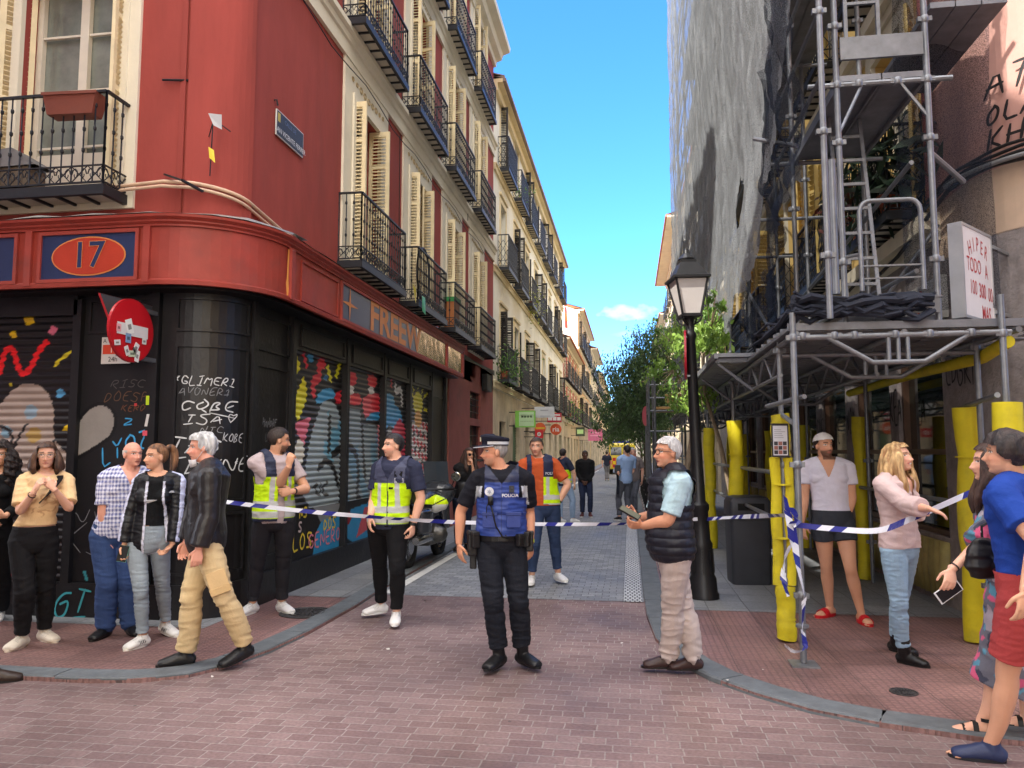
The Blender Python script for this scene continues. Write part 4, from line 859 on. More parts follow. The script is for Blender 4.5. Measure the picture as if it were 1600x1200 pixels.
class Person:
    def __init__(s, label, H, pel, neck, head, tyaw, hyaw, armL, armR, legL, legR, skin='light', build=1.0, sex='m', vox=.0055, hpitch=0, hipyaw=None, group=None, sitz=None, gz=.03, belly=0, gscale=1):
        s.H = H; s.s = H/1.75; s.k = build; s.sex = sex; s.vox = vox; s.skin = SK[skin] if isinstance(skin, str) else skin; s.gz = gz; s.belly = belly; S = s.s
        yo = -math.degrees(math.atan((pel[0]-800)/1200)); tyaw += yo; hyaw += yo; s.F = Fv(tyaw); s.Lf = ZZ.cross(s.F); hy = tyaw if hipyaw is None else hipyaw+yo; s.hF = Fv(hy); s.hL = ZZ.cross(s.hF)
        D = pel[1]; s.D = D
        def atz(u, D_, z): p = at(u, 706, D_); return Vector((p.x, p.y, z))
        s.C = atz(pel[0], D, .525*H+gz); s.N = atz(neck[0], D+neck[1], .832*H+gz)+s.F*-.0
        s.hd = atz(head[0], D+head[1], H-.118*S+gz); s.hf = Fv(hyaw); s.hl = ZZ.cross(s.hf)
        if hpitch: q = Matrix.Rotation(R(hpitch), 3, s.hl); s.hf = q @ s.hf
        s.hu = s.hf.cross(s.hl)*1; s.hu = s.hl.cross(s.hf)*-1 if s.hl.cross(s.hf).z < 0 else s.hl.cross(s.hf)
        shw = (.185 if sex == 'm' else .162)*S*(1+(build-1)*.5); hw = .092*S
        s.up = (s.N-s.C).normalized(); s.shL = s.N+s.Lf*shw-ZZ*.035*S; s.shR = s.N-s.Lf*shw-ZZ*.035*S
        s.hpL = s.C+s.hL*hw; s.hpR = s.C-s.hL*hw
        UA, FA_, TH, SHN = .288*S, .252*S, .245*H, .246*H
        def solve(o, L, u, v, sg):
            d = ray(u, v).normalized(); w_ = CP-o; b = w_.dot(d); c = w_.dot(w_)-L*L; disc = b*b-c
            t = -b+(sg*math.sqrt(disc) if disc > 0 else 0); p = CP+d*t
            return o+(p-o).normalized()*L
        s.J = {}
        for nm, sh, a in (('L', s.shL, armL), ('R', s.shR, armR)):
            e = solve(sh, UA, *a[0]); w_ = solve(e, FA_, *a[1]); s.J['el'+nm] = e; s.J['wr'+nm] = w_; s.J['hand'+nm] = a[2] if len(a) > 2 else {}
        for nm, hp, l in (('L', s.hpL, legL), ('R', s.hpR, legR)):
            g = gr(l[1][0], l[1][1], gz); rise = l[3] if len(l) > 3 else 0
            an = Vector((g.x, g.y, gz+.085*S+rise)); kn = solve(hp, TH, *l[0])
            # keep the shin at its length: slide the knee on the circle of both spheres, nearest to the measured one
            d = an-hp; dl = d.length
            if dl > TH+SHN-.002: kn = hp+d*(TH/(TH+SHN))
            else:
                a_ = (TH*TH-SHN*SHN+dl*dl)/(2*dl); h_ = math.sqrt(max(0, TH*TH-a_*a_)); m_ = hp+d*(a_/dl); r_ = kn-m_; r_ -= d*(r_.dot(d)/dl/dl)
                if r_.length < 1e-4 or r_.dot(s.hF) < -.03: r_ = s.hF.copy(); r_ -= d*(r_.dot(d)/dl/dl)
                kn = m_+r_.normalized()*h_
            s.J['kn'+nm] = kn; s.J['an'+nm] = an; s.J['ft'+nm] = Fv(l[2]+yo); s.J['ri'+nm] = rise
        s.root = empty('person', (s.C.x, s.C.y, gz), 0, label, 'person', group)
    # --- shapes
    def torso(s, mb, inf=0, top=1.0, bot=-.09, wid=1.0, belly=None):
        S = s.s; k = s.k; C_, N_ = s.C, s.N; m = s.sex == 'm'; bl = (s.belly if belly is None else belly)
        prof = [(-.07, .118, .095), (0, .160, .115), (.1, .160 if m else .158, .112), (.22, .148 if m else .126, .104), (.36, .158 if m else .138, .114), (.5, .172 if m else .148, .12), (.535, .16 if m else .140, .10)] if True else 0
        L_ = (N_-C_).length
        pts = []; rad = []
        for z, a, b in prof:
            if z < bot: continue
            t = z*S/L_ if z > 0 else z*S/L_; t = min(t, 1.0)
            f = min(max(t, 0), 1); F_ = s.hF.lerp(s.F, f); bulge = bl*math.exp(-((z-.14)/.13)**2)
            p = C_+(N_-C_)*t+F_*(.012*math.sin(f*3.1)+bulge*.6)*S
            if z < 0: p = C_+ZZ*z*S
            pts.append(V(p)); rad.append((((a*S*k)+inf)*wid+bulge*.3, b*S*k+inf+bulge*.5))
        sd_ = s.Lf.lerp(s.hL, .35)
        # shoulder yoke
        loft(mb, pts, rad, V(sd_), 24, cap=(.5, .55))
        r = .058*S*(.6+.4*k) if m else .047*S*(.6+.4*k)
        loft(mb, [V(s.shL), V(s.shL.lerp(s.N, .5)+ZZ*.022*S), V(s.N+ZZ*.02*S), V(s.shR.lerp(s.N, .5)+ZZ*.022*S), V(s.shR)], [r+inf]*2+[r*1.08+inf]+[r+inf]*2, V(ZZ), 14)
        if not m and s.sex == 'f':
            for sg in (1, -1): c = s.C.lerp(s.N, .70)+s.Lf*sg*.072*S+s.F*.085*S; ellipsoid(mb, V(c), (V(s.Lf), V(s.F), V(ZZ)), ((.062*S+inf)*k, .058*S+inf, .062*S+inf))
        elif m:
            for sg in (1, -1): c = s.C.lerp(s.N, .76)+s.Lf*sg*.075*S+s.F*.055*S; ellipsoid(mb, V(c), (V(s.Lf), V(s.F), V(ZZ)), ((.085*S+inf)*k, .062*S*k+inf, .07*S+inf))
    def arm(s, mb, nm, inf=0, frac=2.0, f0=0, loose=0):
        S = s.s; k = s.k*(.86 if s.sex == 'f' else 1); sh, el, wr = s.__dict__['sh'+nm], s.J['el'+nm], s.J['wr'+nm]
        P = [(0, .054), (.35, .051), (.75, .043), (1, .0405), (1.25, .0425), (1.6, .035), (1.95, .0262), (2.0, .0255)]
        pts = []; rad = []
        for t, r in P:
            if t > frac+.001: break
            p = sh.lerp(el, t) if t <= 1 else el.lerp(wr, t-1); pts.append(V(p)); rad.append(r*S*k+inf+loose*t)
        if frac < 2 and abs(frac-P[len(pts)-1][0]) > .02:
            t = frac; p = sh.lerp(el, t) if t <= 1 else el.lerp(wr, t-1); pts.append(V(p)); rad.append(rad[-1]+loose*.2-(.003 if frac > 1.3 else 0))
        loft(mb, pts, rad, V(s.F), 16, cap=(1, .12 if inf else 0))
    def leg(s, mb, nm, inf=0, frac=2.0, loose=0, flare=0):
        S = s.s; k = s.k; hp, kn, an = s.__dict__['hp'+nm], s.J['kn'+nm], s.J['an'+nm]; P = [(0, .088), (.3, .083), (.7, .066), (1, .054), (1.15, .053), (1.35, .055), (1.7, .042), (1.93, .034), (2.0, .034)]
        back = -s.hF; pts = []; rad = []
        for t, r in P:
            if t > frac+.001: break
            p = hp.lerp(kn, t) if t <= 1 else kn.lerp(an, t-1)
            if 1.1 < t < 1.8: p = p+back*.012*S
            pts.append(V(p)); rad.append(r*S*(k if t < 1 else (1+k)/2)+inf+loose*max(0, t-.2)+(flare*max(0, t-1.2)))
        if frac < 2 and abs(frac-P[len(pts)-1][0]) > .02:
            t = frac; p = hp.lerp(kn, t) if t <= 1 else kn.lerp(an, t-1); pts.append(V(p)); rad.append(rad[-1])
        loft(mb, pts, rad, V(s.hF), 18, cap=(1, .1))
    def foot(s, mb, nm, inf=0, kind='foot', dz=0):
        S = s.s; an, fd = s.J['an'+nm], s.J['ft'+nm]; ri = s.J['ri'+nm]; sd_ = ZZ.cross(fd); g = s.gz
        pit = math.atan2(ri, .17*S) if ri else 0
        def P(x, z): # x ahead of ankle, z above sole; heel lifts with ri
            zz = z+ri*max(0, min(1, 1-(x+.05)/.2)) if ri > 0 else z
            return V(Vector((an.x, an.y, g))+fd*x*S*(.92 if s.sex == 'f' else 1)+ZZ*(zz*S if not ri else z*S+ri*max(0, min(1, 1-(x+.05)/.19))))
        loft(mb, [P(-.052, .036), P(-.02, .046), P(.04, .046), (P(.10, .036)), P(.15, .028), P(.178, .023)], [(.030*S+inf, .034*S+inf*.6), (.033*S+inf, .044*S+inf*.6), (.036*S+inf, .044*S+inf*.6), (.043*S+inf, .034*S+inf*.6), (.042*S+inf, .027*S+inf*.6), (.034*S+inf, .021*S+inf*.6)], V(sd_), 16, cap=(.6, .5))
        loft(mb, [P(-.005, .05), V(an+ZZ*.02*S)], [(.036*S+inf, .042*S+inf), (.033*S+inf, .036*S+inf)], V(sd_), 14)
        if kind == 'foot':
            for i in range(5):
                o_ = (i-2)*.017*(1); L_ = .206-abs(i-1)*.012; q = lambda x, z: P(x, z)+V(sd_)*o_*S
                loft(mb, [q(.14, .02), q(L_, .013)], [.0105*S, .009*S], V(sd_), 8, sub=2)
    def hand(s, mb, nm, spec):
        S = s.s*(.93 if s.sex == 'f' else 1); w_ = s.J['wr'+nm]; el = s.J['el'+nm]
        hd = spec.get('dir'); fa = (w_-el).normalized()
        def cv(t): return (RT*t[0]+ZZ*t[1]-FW*t[2]).normalized()
        hd = cv(hd) if hd else (fa+Vector((0, 0, -.1))).normalized()
        pn = cv(spec['palm']) if 'palm' in spec else (s.Lf*(-1 if nm == 'L' else 1)-s.F*.35)
        pn = (pn-hd*pn.dot(hd)).normalized(); th = hd.cross(pn)*(1 if nm == 'R' else -1); c = spec.get('curl', .45); s.J['hc'+nm] = w_+hd*.075*S+pn*.02*S; s.J['hframe'+nm] = (hd, pn, th)
        loft(mb, [V(w_-hd*.02*S), V(w_+hd*.012*S), V(w_+hd*.05*S), V(w_+hd*.085*S)], [(.026*S, .020*S), (.028*S, .0165*S), (.040*S, .0155*S), (.040*S, .012*S)], V(th), 14, cap=(.5, .6))
        for i, (o_, L_, r) in enumerate(((.031, .072, .0088), (.0105, .080, .009), (-.0105, .074, .0088), (-.031, .058, .0078))):
            p = w_+hd*(.084-.004*abs(i-1))*S+th*o_*S; d = (hd+th*o_*2.2*(1-c)).normalized(); ang = [c*38, c*62, c*45][:]; pts = [V(p-hd*.012*S), V(p)]
            ci = (1 if i else .75)+.06*i; a_ = 0
            for f_, an_ in zip((.42, .32, .26), ang):
                a_ += R(an_)*ci; dd_ = d*math.cos(a_)+pn*math.sin(a_); p = p+dd_*L_*f_*S; pts.append(V(p))
            loft(mb, pts, [r*S*1.05, r*S*1.08, r*S, r*S*.93, r*S*.8], V(th), 10, sub=2)
        p = w_+hd*.022*S+th*.024*S; d = (th*.72+hd*.62+pn*(.2+.35*c)).normalized(); q = p+d*.036*S; d2 = (hd*.85+th*(.35-.3*c)+pn*(.2+.6*c)).normalized(); loft(mb, [V(p-d*.012*S), V(p), V(q), V(q+d2*.028*S), V(q+d2*.05*S)], [.013*S, .0135*S, .0108*S, .0098*S, .0078*S], V(pn), 10, sub=2)
    def headloc(s, X): d = X-V(s.hd); return np.stack([d@V(s.hl), d@V(s.hf), d@V(s.hu)], -1)/s.s
    def tloc(s, X): d = X-V(s.N); return np.stack([d@V(s.Lf), d@V(s.F), d[:, 2]], -1)/s.s
    def body(s, bare=False, brow=None, stubble=0, lips=None, hair=(60, 45, 40), buzz=None, feet='shoe', age=0, eyes=True, smile=0, mouth_open=0):
        mb = MB(); S = s.s; A = (V(s.hl), V(s.hf), V(s.hu)); hp = lambda x, y, z: V(s.hd+s.hl*x*S+s.hf*y*S+s.hu*z*S)
        s.torso(mb, 0)
        for nm in 'LR': s.arm(mb, nm); s.leg(mb, nm); s.hand(mb, nm, s.J['hand'+nm]); s.foot(mb, nm, 0, feet)
        nk = .057*S*(.6+.4*s.k)*(1 if s.sex == 'm' else .84)
        loft(mb, [V(s.N-ZZ*.03*S), V(s.N.lerp(s.hd, .35)), hp(0, -.012, -.05)], [(nk*1.2, nk*1.1), nk, nk*.95], V(s.Lf), 16)
        g = 1 if s.sex == 'm' else .95
        ellipsoid(mb, hp(0, -.012, .026), A, (.074*S*g, .094*S, .088*S)); ellipsoid(mb, hp(0, .018, -.03), A, (.060*S*g, .070*S, .082*S)); ellipsoid(mb, hp(0, .040, -.078), A, (.036*S*g, .040*S, .030*S)); ellipsoid(mb, hp(0, .012, -.062), A, (.054*S*g, .052*S, .040*S))
        for sg in (1, -1): ellipsoid(mb, hp(sg*.075, -.008, -.006), A, (.009*S, .018*S, .031*S), 10)
        me = remesh(mb, s.vox, 1, .5); X, N_ = getco(me); h = s.headloc(X); front = (h[:, 1] > .02) & (np.abs(h[:, 2]) < .13) & (np.linalg.norm(h, axis=1) < .16)
        x, y, z = h[:, 0], h[:, 1], h[:, 2]; G = lambda cx, cz, sx, sz: np.exp(-((x-cx)/sx)**2-((z-cz)/sz)**2)
        ax = np.abs(x); Ga = lambda cx, cz, sx, sz: np.exp(-((ax-cx)/sx)**2-((z-cz)/sz)**2)
        d = -.009*Ga(.031, .008, .016, .012)+.021*G(0, -.031, .011, .013)+.012*G(0, -.008, .0085, .020)+.006*Ga(.0145, -.034, .007, .008)+.006*Ga(.028, .03, .02, .008)+.0055*G(0, -.056, .020, .007)+.004*G(0, -.068, .016, .006)-.004*G(0, -.0615, .02, .0028)+.006*G(0, -.095, .016, .012)+.004*Ga(.04, -.022, .016, .016)-.004*G(0, -.08, .02, .006)+.004*Ga(.031, .007, .009, .006)
        if s.sex == 'm': d += .004*Ga(.024, .026, .02, .007)+.003*Ga(.045, -.085, .015, .02)
        if age: d += -.003*Ga(.034, -.048, .006, .018)
        X[front] += (V(s.hf)*S)*d[front, None]; setco(me, X)
        c = np.zeros((len(X), 3))+C(*s.skin); sk = C(*s.skin)
        def mix(m_, col, a): c[:] = c*(1-(m_*a)[:, None])+np.array(col)*(m_*a)[:, None]
        fr = front.astype(float)
        mix(fr*(Ga(.045, -.03, .02, .02)), C(min(255, s.skin[0]+6), s.skin[1]-34, s.skin[2]-30), .35); mix(fr*G(0, -.033, .014, .012), C(s.skin[0], s.skin[1]-30, s.skin[2]-26), .3)
        if stubble: mix(fr*np.clip((-.038-z)/.014, 0, 1)*(1-G(0, -.06, .02, .009)), C(*[int(q*.3+h_*.7) for q, h_ in zip(s.skin, hair)]), stubble); mix(fr*G(0, -.045, .02, .005), C(*hair), stubble)
        lc = lips or (176, 96, 88); mix(fr*((np.abs(x) < .024+smile*.008) & (np.abs(z+.0615-smile*.25*np.abs(x)) < .0085*(1-(ax/(.03+smile*.01))**2))).astype(float), C(*lc), .75)
        if smile: mix(fr*((ax < .017) & (np.abs(z+.0605-.2*ax) < .0042)).astype(float), C(236, 230, 222), 1)
        if mouth_open: mix(fr*((ax < .014) & (np.abs(z+.061) < .004)).astype(float), C(40, 20, 20), 1)
        mix(fr*((np.abs(z+.0615-smile*.25*ax) < .0016) & (ax < .024)).astype(float), C(90, 40, 38), .7 if not smile else .2)
        bc = brow or hair; mix(fr*((np.abs(z-.032+((ax-.03)/.02)**2*.004) < .0045) & (ax > .012) & (ax < .05)).astype(float), C(*bc), .8)
        if eyes:
            ew = ((ax-.031)/.0145)**2+((z-.009)/.0062)**2; mix(fr*(ew < 1).astype(float), C(222, 214, 208), 1); mix(fr*(((ax-.031)**2+(z-.009)**2) < .0052**2).astype(float), C(50, 34, 26), 1); mix(fr*((ew > .75) & (ew < 1.5) & (z > .0095)).astype(float), C(50, 36, 32), .85)
            mix(fr*Ga(.031, -.004, .014, .005), C(int(s.skin[0]*.8), int(s.skin[1]*.72), int(s.skin[2]*.74)), .35)
        hz = (np.linalg.norm(h, axis=1) < .17) & (y < .1)
        if buzz is not None:
            col, fade = buzz; sc_ = hz & (((z > .062-.35*np.clip(y-.05, -.2, 0)*0) & (y > .03)) | ((y <= .03) & (z > -.02+(.03 if False else 0)) & (y < .012) & ~((ax > .06) & (np.abs(y+.008) < .02) & (z < .03))))
            mix(sc_.astype(float), C(*col), fade)
        paint(me, c); me.materials.append(M_SKIN); me.polygons.foreach_set('use_smooth', np.ones(len(me.polygons), bool)); o = link('body', me, s.root); s.bodyo = o; return o
    def finish(s, name, mb, vox, material, colfn, cut=None, fold=.006, ff=16, smooth=2, seed=None, parent=None, foldmask=None, squash=.45, extra=None):
        me = remesh(mb, vox or max(s.vox*1.25, .006), smooth); X, N_ = getco(me); seed = seed or random.randint(1, 9999)
        if fold:
            ff *= 1.45; f_ = folds(X, ff, seed, squash)*fold*.55+pnoise(X, ff*.4, seed+1, 2)*fold*.4
            if foldmask is not None: f_ *= foldmask(X)
            X = X+N_*f_[:, None]
        if extra: X = extra(X, N_)
        setco(me, X); t = s.tloc(X); col = colfn(X, t, N_) if callable(colfn) else np.zeros((len(X), 3))+C(*colfn); paint(me, col)
        if cut is not None: cutmesh(me, ~cut(X, t))
        me.materials.append(material); me.polygons.foreach_set('use_smooth', np.ones(len(me.polygons), bool)); me.name = name
        return link(name, me, parent or s.root)
    def top(s, name, col, inf=.014, sleeve=.6, hem=-.02, cut='crew', material=None, loose=.004, fold=.006, wid=1.0, neckr=.078, parent=None, collar=0, ff=15, flare=0, seed=None, armL=None, armR=None, extra=None):
        mb = MB(); S = s.s; s.torso(mb, inf, bot=-.1, wid=wid)
        for nm in 'LR':
            fr = {'L': armL, 'R': armR}[nm] or sleeve
            if fr > 0: s.arm(mb, nm, inf, fr, loose=loose)
        if collar: loft(mb, [V(s.N-ZZ*.015), V(s.N.lerp(s.hd, .22)+ZZ*.0)], [(.07*S+inf*.8, .066*S+inf*.8), (.06*S+inf*.5, .06*S+inf*.5)], V(s.Lf), 18, cap=(0, .05))
        hz = s.C.z+hem*S
        def cut_(X, t):
            m_ = X[:, 2] < hz+pnoise(X, 9, 3, 1)*.006
            am = np.zeros(len(X), bool)
            for nm in 'LR': # sleeves may hang below the hem: keep what is near the forearm
                e, w_ = V(s.J['el'+nm]), V(s.J['wr'+nm]); d_ = w_-e; tt = np.clip(((X-e)@d_)/d_.dot(d_), 0, 1); am |= np.linalg.norm(X-e-tt[:, None]*d_, axis=1) < .062*S+inf
            if sleeve > 1.2: m_ &= ~am
            x, y, z = t[:, 0], t[:, 1], t[:, 2]
            nx, ny = (s.hd-s.N).dot(s.Lf)/S*.3, (s.hd-s.N).dot(s.F)/S*.3
            r_ = np.sqrt((x-nx)**2+((y-ny)*.95)**2)
            if cut == 'crew': m_ |= (r_ < neckr) & (z > -.06)
            elif cut == 'v': m_ |= ((r_ < neckr) & (z > -.05)) | ((y > 0) & (z > -.12) & (np.abs(x) < .05*(z+.12)/.12))
            elif cut == 'open': m_ |= ((r_ < neckr) & (z > -.04) & (y > -.02)) | ((y > .01) & (np.abs(x) < .055+.05*np.clip(-z-.1, 0, .6)))
            elif callable(cut): m_ |= cut(t, r_)
            return m_
        return s.finish(name, mb, None, material or M_CLOTH, col, cut_, fold, ff, 2, parent=parent, seed=seed, extra=extra)
    def bottoms(s, name, col, inf=.012, frac=1.93, loose=0, flare=0, fold=.006, waist=.11, material=None, ff=14, seed=None):
        mb = MB(); s.torso(mb, inf, bot=-.1, belly=s.belly*.6)
        for nm in 'LR': s.leg(mb, nm, inf, frac, loose, flare)
        wz = s.C.z+waist*s.s
        kn = [V(s.J['knL']), V(s.J['knR'])]; an = [V(s.J['anL']), V(s.J['anR'])]
        def fm(X):
            m_ = np.full(len(X), .55)
            for k_ in kn: m_ += .8*np.exp(-(np.linalg.norm(X-k_, axis=1)/.13)**2)
            for k_ in an: m_ += .9*np.exp(-(np.linalg.norm(X-k_, axis=1)/.16)**2)
            return m_
        return s.finish(name, mb, None, material or M_CLOTH, col, lambda X, t: X[:, 2] > wz, fold, ff, 2, foldmask=fm, squash=.35, seed=seed)
    def shoes(s, col, sole=(225, 225, 222), kind='sneaker', material=None, inf=.007, solez=.026, accent=None):
        for nm in 'LR':
            mb = MB(); s.foot(mb, nm, inf, 'shoe'); an = s.J['an'+nm]; S = s.s; top_ = .115 if kind == 'boot' else .078
            if kind == 'boot': loft(mb, [V(Vector((an.x, an.y, s.gz+.06*S))), V(an+(s.J['kn'+nm]-an)*.28)], [.046*S, .05*S], V(s.F), 14, cap=(0, 0)); top_ = .5
            ri = s.J['ri'+nm]; fd = V(s.J['ft'+nm])
            def colf(X, t, N_):
                c = np.zeros((len(X), 3))+C(*col); x = (X-V(an))@fd; lift = ri*np.clip(1-(x/S+.05)/.19, 0, 1); z = X[:, 2]-s.gz-lift
                if kind == 'sneaker': c[z < solez*S] = C(*sole)
                if accent: m_ = (np.abs(((x/S*60+z/S*40) % 1.6)-.4) < .4) & (z > .03) & (z < .062) & (x > .0) & (x < .075); c[m_] = C(*accent)
                if kind in ('sneaker',): m_ = (np.abs((x/S*75) % 1-.5) < .12) & (x > .03) & (x < .1) & (z > .055); c[m_] = C(*[int(q*.8) for q in col])
                return c
            def flat(X, N_):
                x = (X-V(an))@fd; lift = ri*np.clip(1-(x/S+.05)/.19, 0, 1); X = X.copy(); X[:, 2] = np.maximum(X[:, 2], s.gz+lift+.002); return X
            o = s.finish('shoe' if kind != 'boot' else 'boot', mb, None, material or M_SHOE, colf, (lambda X, t: X[:, 2] > an.z+.02*S) if kind != 'boot' else None, .0015, 40, 1, extra=flat)
            me = MB(); pts = []
            ring = []
            for i in range(20):
                a_ = 2*math.pi*i/20; x = (.068+.137*math.cos(a_))*(.92 if s.sex == 'f' else 1); yv = (.037+.010*math.cos(a_))*math.sin(a_); lift = ri*max(0, min(1, 1-(x+.05)/.19)) if ri else 0
                ring.append((Vector((an.x, an.y, s.gz))+s.J['ft'+nm]*x*S+ZZ.cross(s.J['ft'+nm])*yv*1.12*S, lift))
            th_ = .018 if kind != 'heel' else .03
            me.add([p+ZZ*(l_+.001) for p, l_ in ring]+[p+ZZ*(l_+th_) for p, l_ in ring], [tuple(range(19, -1, -1)), tuple(range(20, 40))]+[(i, (i+1) % 20, 20+(i+1) % 20, 20+i) for i in range(20)], 0, sole)
            me.build('sole', M_SHOE, o)
    def hair(s, style, col, col2=None, seed=1):
        mb = MB(); S = s.s; A = (V(s.hl), V(s.hf), V(s.hu)); hp = lambda x, y, z: V(s.hd+s.hl*x*S+s.hf*y*S+s.hu*z*S); g = .95 if s.sex == 'f' else 1
        th = {'short': .012, 'buzz': .004, 'crop': .009, 'long': .016, 'bob': .018, 'pony': .007, 'curly': .03, 'thick': .022, 'bald': .003, 'grey': .016}.get(style, .012)
        ellipsoid(mb, hp(0, -.012, .026), A, ((.074*g+th)*S, (.094+th)*S, (.088+th)*S), 24)
        if style in ('thick', 'grey'): ellipsoid(mb, hp(0, .02, .075), A, (.068*S, .07*S, .045*S)); ellipsoid(mb, hp(0, -.05, -.01), A, (.07*S, .055*S, .07*S))
        dn = lambda x, y, z: V(s.hd+s.hl*x*S+s.hf*y*S+ZZ*z*S)
        if style in ('long', 'bob', 'curly'):
            L_ = {'long': -.30, 'bob': -.155, 'curly': -.34}[style]; w_ = .03 if style != 'curly' else .05
            for sg in (1, -1):
                for k_, yy in enumerate((.035, -.0, -.045)):
                    loft(mb, [hp(sg*.06, yy*.8, .06), dn(sg*.083, yy, 0), dn(sg*(.092+.01*k_), yy*1.1, -.09), dn(sg*.09, yy*1.1-.01+(.05 if style == 'long' and k_ == 0 else 0), L_*.75), dn(sg*.08, yy-.01+(.06 if style == 'long' and k_ == 0 else 0), L_)], [.02*S, (w_*1.0)*S, w_*1.1*S, w_*S, w_*.35*S], V(s.hf), 10)
            for k_ in (-1, 0, 1): loft(mb, [hp(k_*.04, -.08, .06), dn(k_*.05, -.1, -.03), dn(k_*.055, -.1, L_*.6), dn(k_*.05, -.09, L_*1.02)], [.03*S, .04*S, .04*S, .015*S], V(s.hl), 10)
        if style == 'pony': loft(mb, [hp(0, -.085, .07), hp(0, -.135, .085), hp(0, -.17, .03), dn(0, -.165, -.08), dn(0, -.14, -.19)], [.018*S, .03*S, .034*S, .032*S, .008*S], V(s.hl), 12)
        def cut(X, t):
            h = s.headloc(X); x, y, z = h.T; ax = np.abs(x); r_ = np.linalg.norm(h-np.array([0, -.012, .026]), axis=1)
            nz_ = pnoise(X, 60, seed, 1)*.004
            line = {'short': .070, 'buzz': .072, 'crop': .072, 'thick': .055, 'grey': .064, 'long': .074, 'bob': .074, 'pony': .078, 'curly': .066, 'bald': 9}.get(style, .07)
            fc = (y > .03) & (z < line+nz_-(.35*np.clip(ax-.05, 0, 1)))
            side = {'short': .005, 'buzz': .01, 'crop': .008, 'thick': -.03, 'grey': -.025, 'bald': -.01}.get(style, -.02)
            if style in ('short', 'buzz', 'crop', 'thick', 'grey', 'bald', 'pony'):
                sd_ = (y <= .03) & (y > -.03) & (z < (side if style != 'pony' else .012)+.9*np.clip(y+.005, 0, .06)+nz_) & (ax > .03); bk = (y <= -.03) & (z < (-.062 if style != 'pony' else -.05)+nz_)
                m_ = fc | sd_ | (bk & ((r_ < .13) | (style != 'pony')))
                if style == 'pony': m_ = fc | sd_ | (bk & (y > -.1))
                if style == 'bald': m_ |= (z > .045)
                return m_
            inner = (y > -.03) & (ax < .052) & (z < .04); return fc & (ax < .066) & (z > -.13) | inner & (y > .02)
        def colf(X, t, N_):
            h = s.headloc(X); n = pnoise(X*np.array([1, 1, .18]), 130, seed+3, 2)*.5+.5; c = C(*col)[None]*(1-n[:, None])+C(*(col2 or tuple(min(255, int(q*1.35+6)) for q in col)))[None]*n[:, None]; return c
        amp = {'bald': .001, 'curly': .014, 'thick': .006, 'grey': .009, 'long': .006, 'bob': .005, 'short': .003}.get(style, .0015)
        def ex(X, N_): return X+N_*(pnoise(X*np.array([1, 1, .35 if style != 'curly' else 1]), 75 if style != 'curly' else 95, seed+7, 2)*amp)[:, None]
        return s.finish('hair', mb, max(.005, s.vox), M_HAIR, colf, cut, 0, smooth=1, extra=ex, seed=seed)
    def decal(s, target, verts, faces, M, name, material, col=None, off=.003, parent=None):
        """a flat mark laid on to the garment it is printed on"""
        from mathutils.bvhtree import BVHTree
        me = target.data; bvh = BVHTree.FromPolygons([v.co for v in me.vertices], [tuple(p.vertices) for p in me.polygons]); n = (M.to_3x3() @ Vector((0, 0, 1))).normalized(); out = []
        d0 = 0
        for v in verts:
            p = M @ Vector((v[0], v[1], 0)); h_ = bvh.ray_cast(p+n*.3, -n, .6)
            if h_[0] is not None: d0 = (h_[0]-p).dot(n)
            out.append(p+n*(d0+off))
        mb = MB(); mb.add(out, faces, 0, col); return mb.build(name, material, parent or target)
    def tM(s, x, y, z):
        """frame on the chest: origin at torso-local (x left, z up from neck), local x = person's right-to-left as read"""
        S = s.s; return frameM(s.N+s.Lf*x*S+s.F*y*S+ZZ*z*S, s.Lf, s.F)
    def text(s, target, txt, x, z, size, col, parent=None, name='lettering', back=False, bold=.02):
        cu = MB(); text_mesh(cu, txt, Matrix.Identity(4), size, extrude=0, bold=bold); return s.decal(target, cu.v, cu.f, s.tM(x, 0, z), name, M_CLOTH, col, parent=parent)
    def strap(s, pts, wd, th, col, name, parent=None, material=None):
        mb = MB(); P = catm([tuple(p) for p in pts], 5)
        for i in range(len(P)-1):
            mb.bar(Vector(P[i]), Vector(P[i+1]), wd, th, 0, col)
        return mb.build(name, material or M_CLOTH, parent or s.root)
    def band(s, a, b, t, r, h_, col, name='watch', face=None, parent=None):
        p = s.J[a].lerp(s.J[b], t); d = (s.J[b]-s.J[a]).normalized(); mb = MB(); q = d.to_track_quat('Z', 'Y').to_matrix().to_4x4(); M = Matrix.Translation(p) @ q
        vs = []; n = 16
        for (rr, zz) in ((r-.003, -h_/2), (r, -h_/2), (r, h_/2), (r-.003, h_/2)):
            for j in range(n): vs.append(M @ Vector((rr*math.cos(2*math.pi*j/n), rr*math.sin(2*math.pi*j/n), zz)))
        mb.add(vs, [(i*n+j, i*n+(j+1) % n, ((i+1) % 4)*n+(j+1) % n, ((i+1) % 4)*n+j) for i in range(4) for j in range(n)], 0, col)
        if face: c = p+(-FW)*(r+.001); mb.box((-.02, -.02, -.006), (.02, .02, .006), 0, frameM(c, RT, -FW), face)
        return mb.build(name, M_SHOE, parent or s.root)
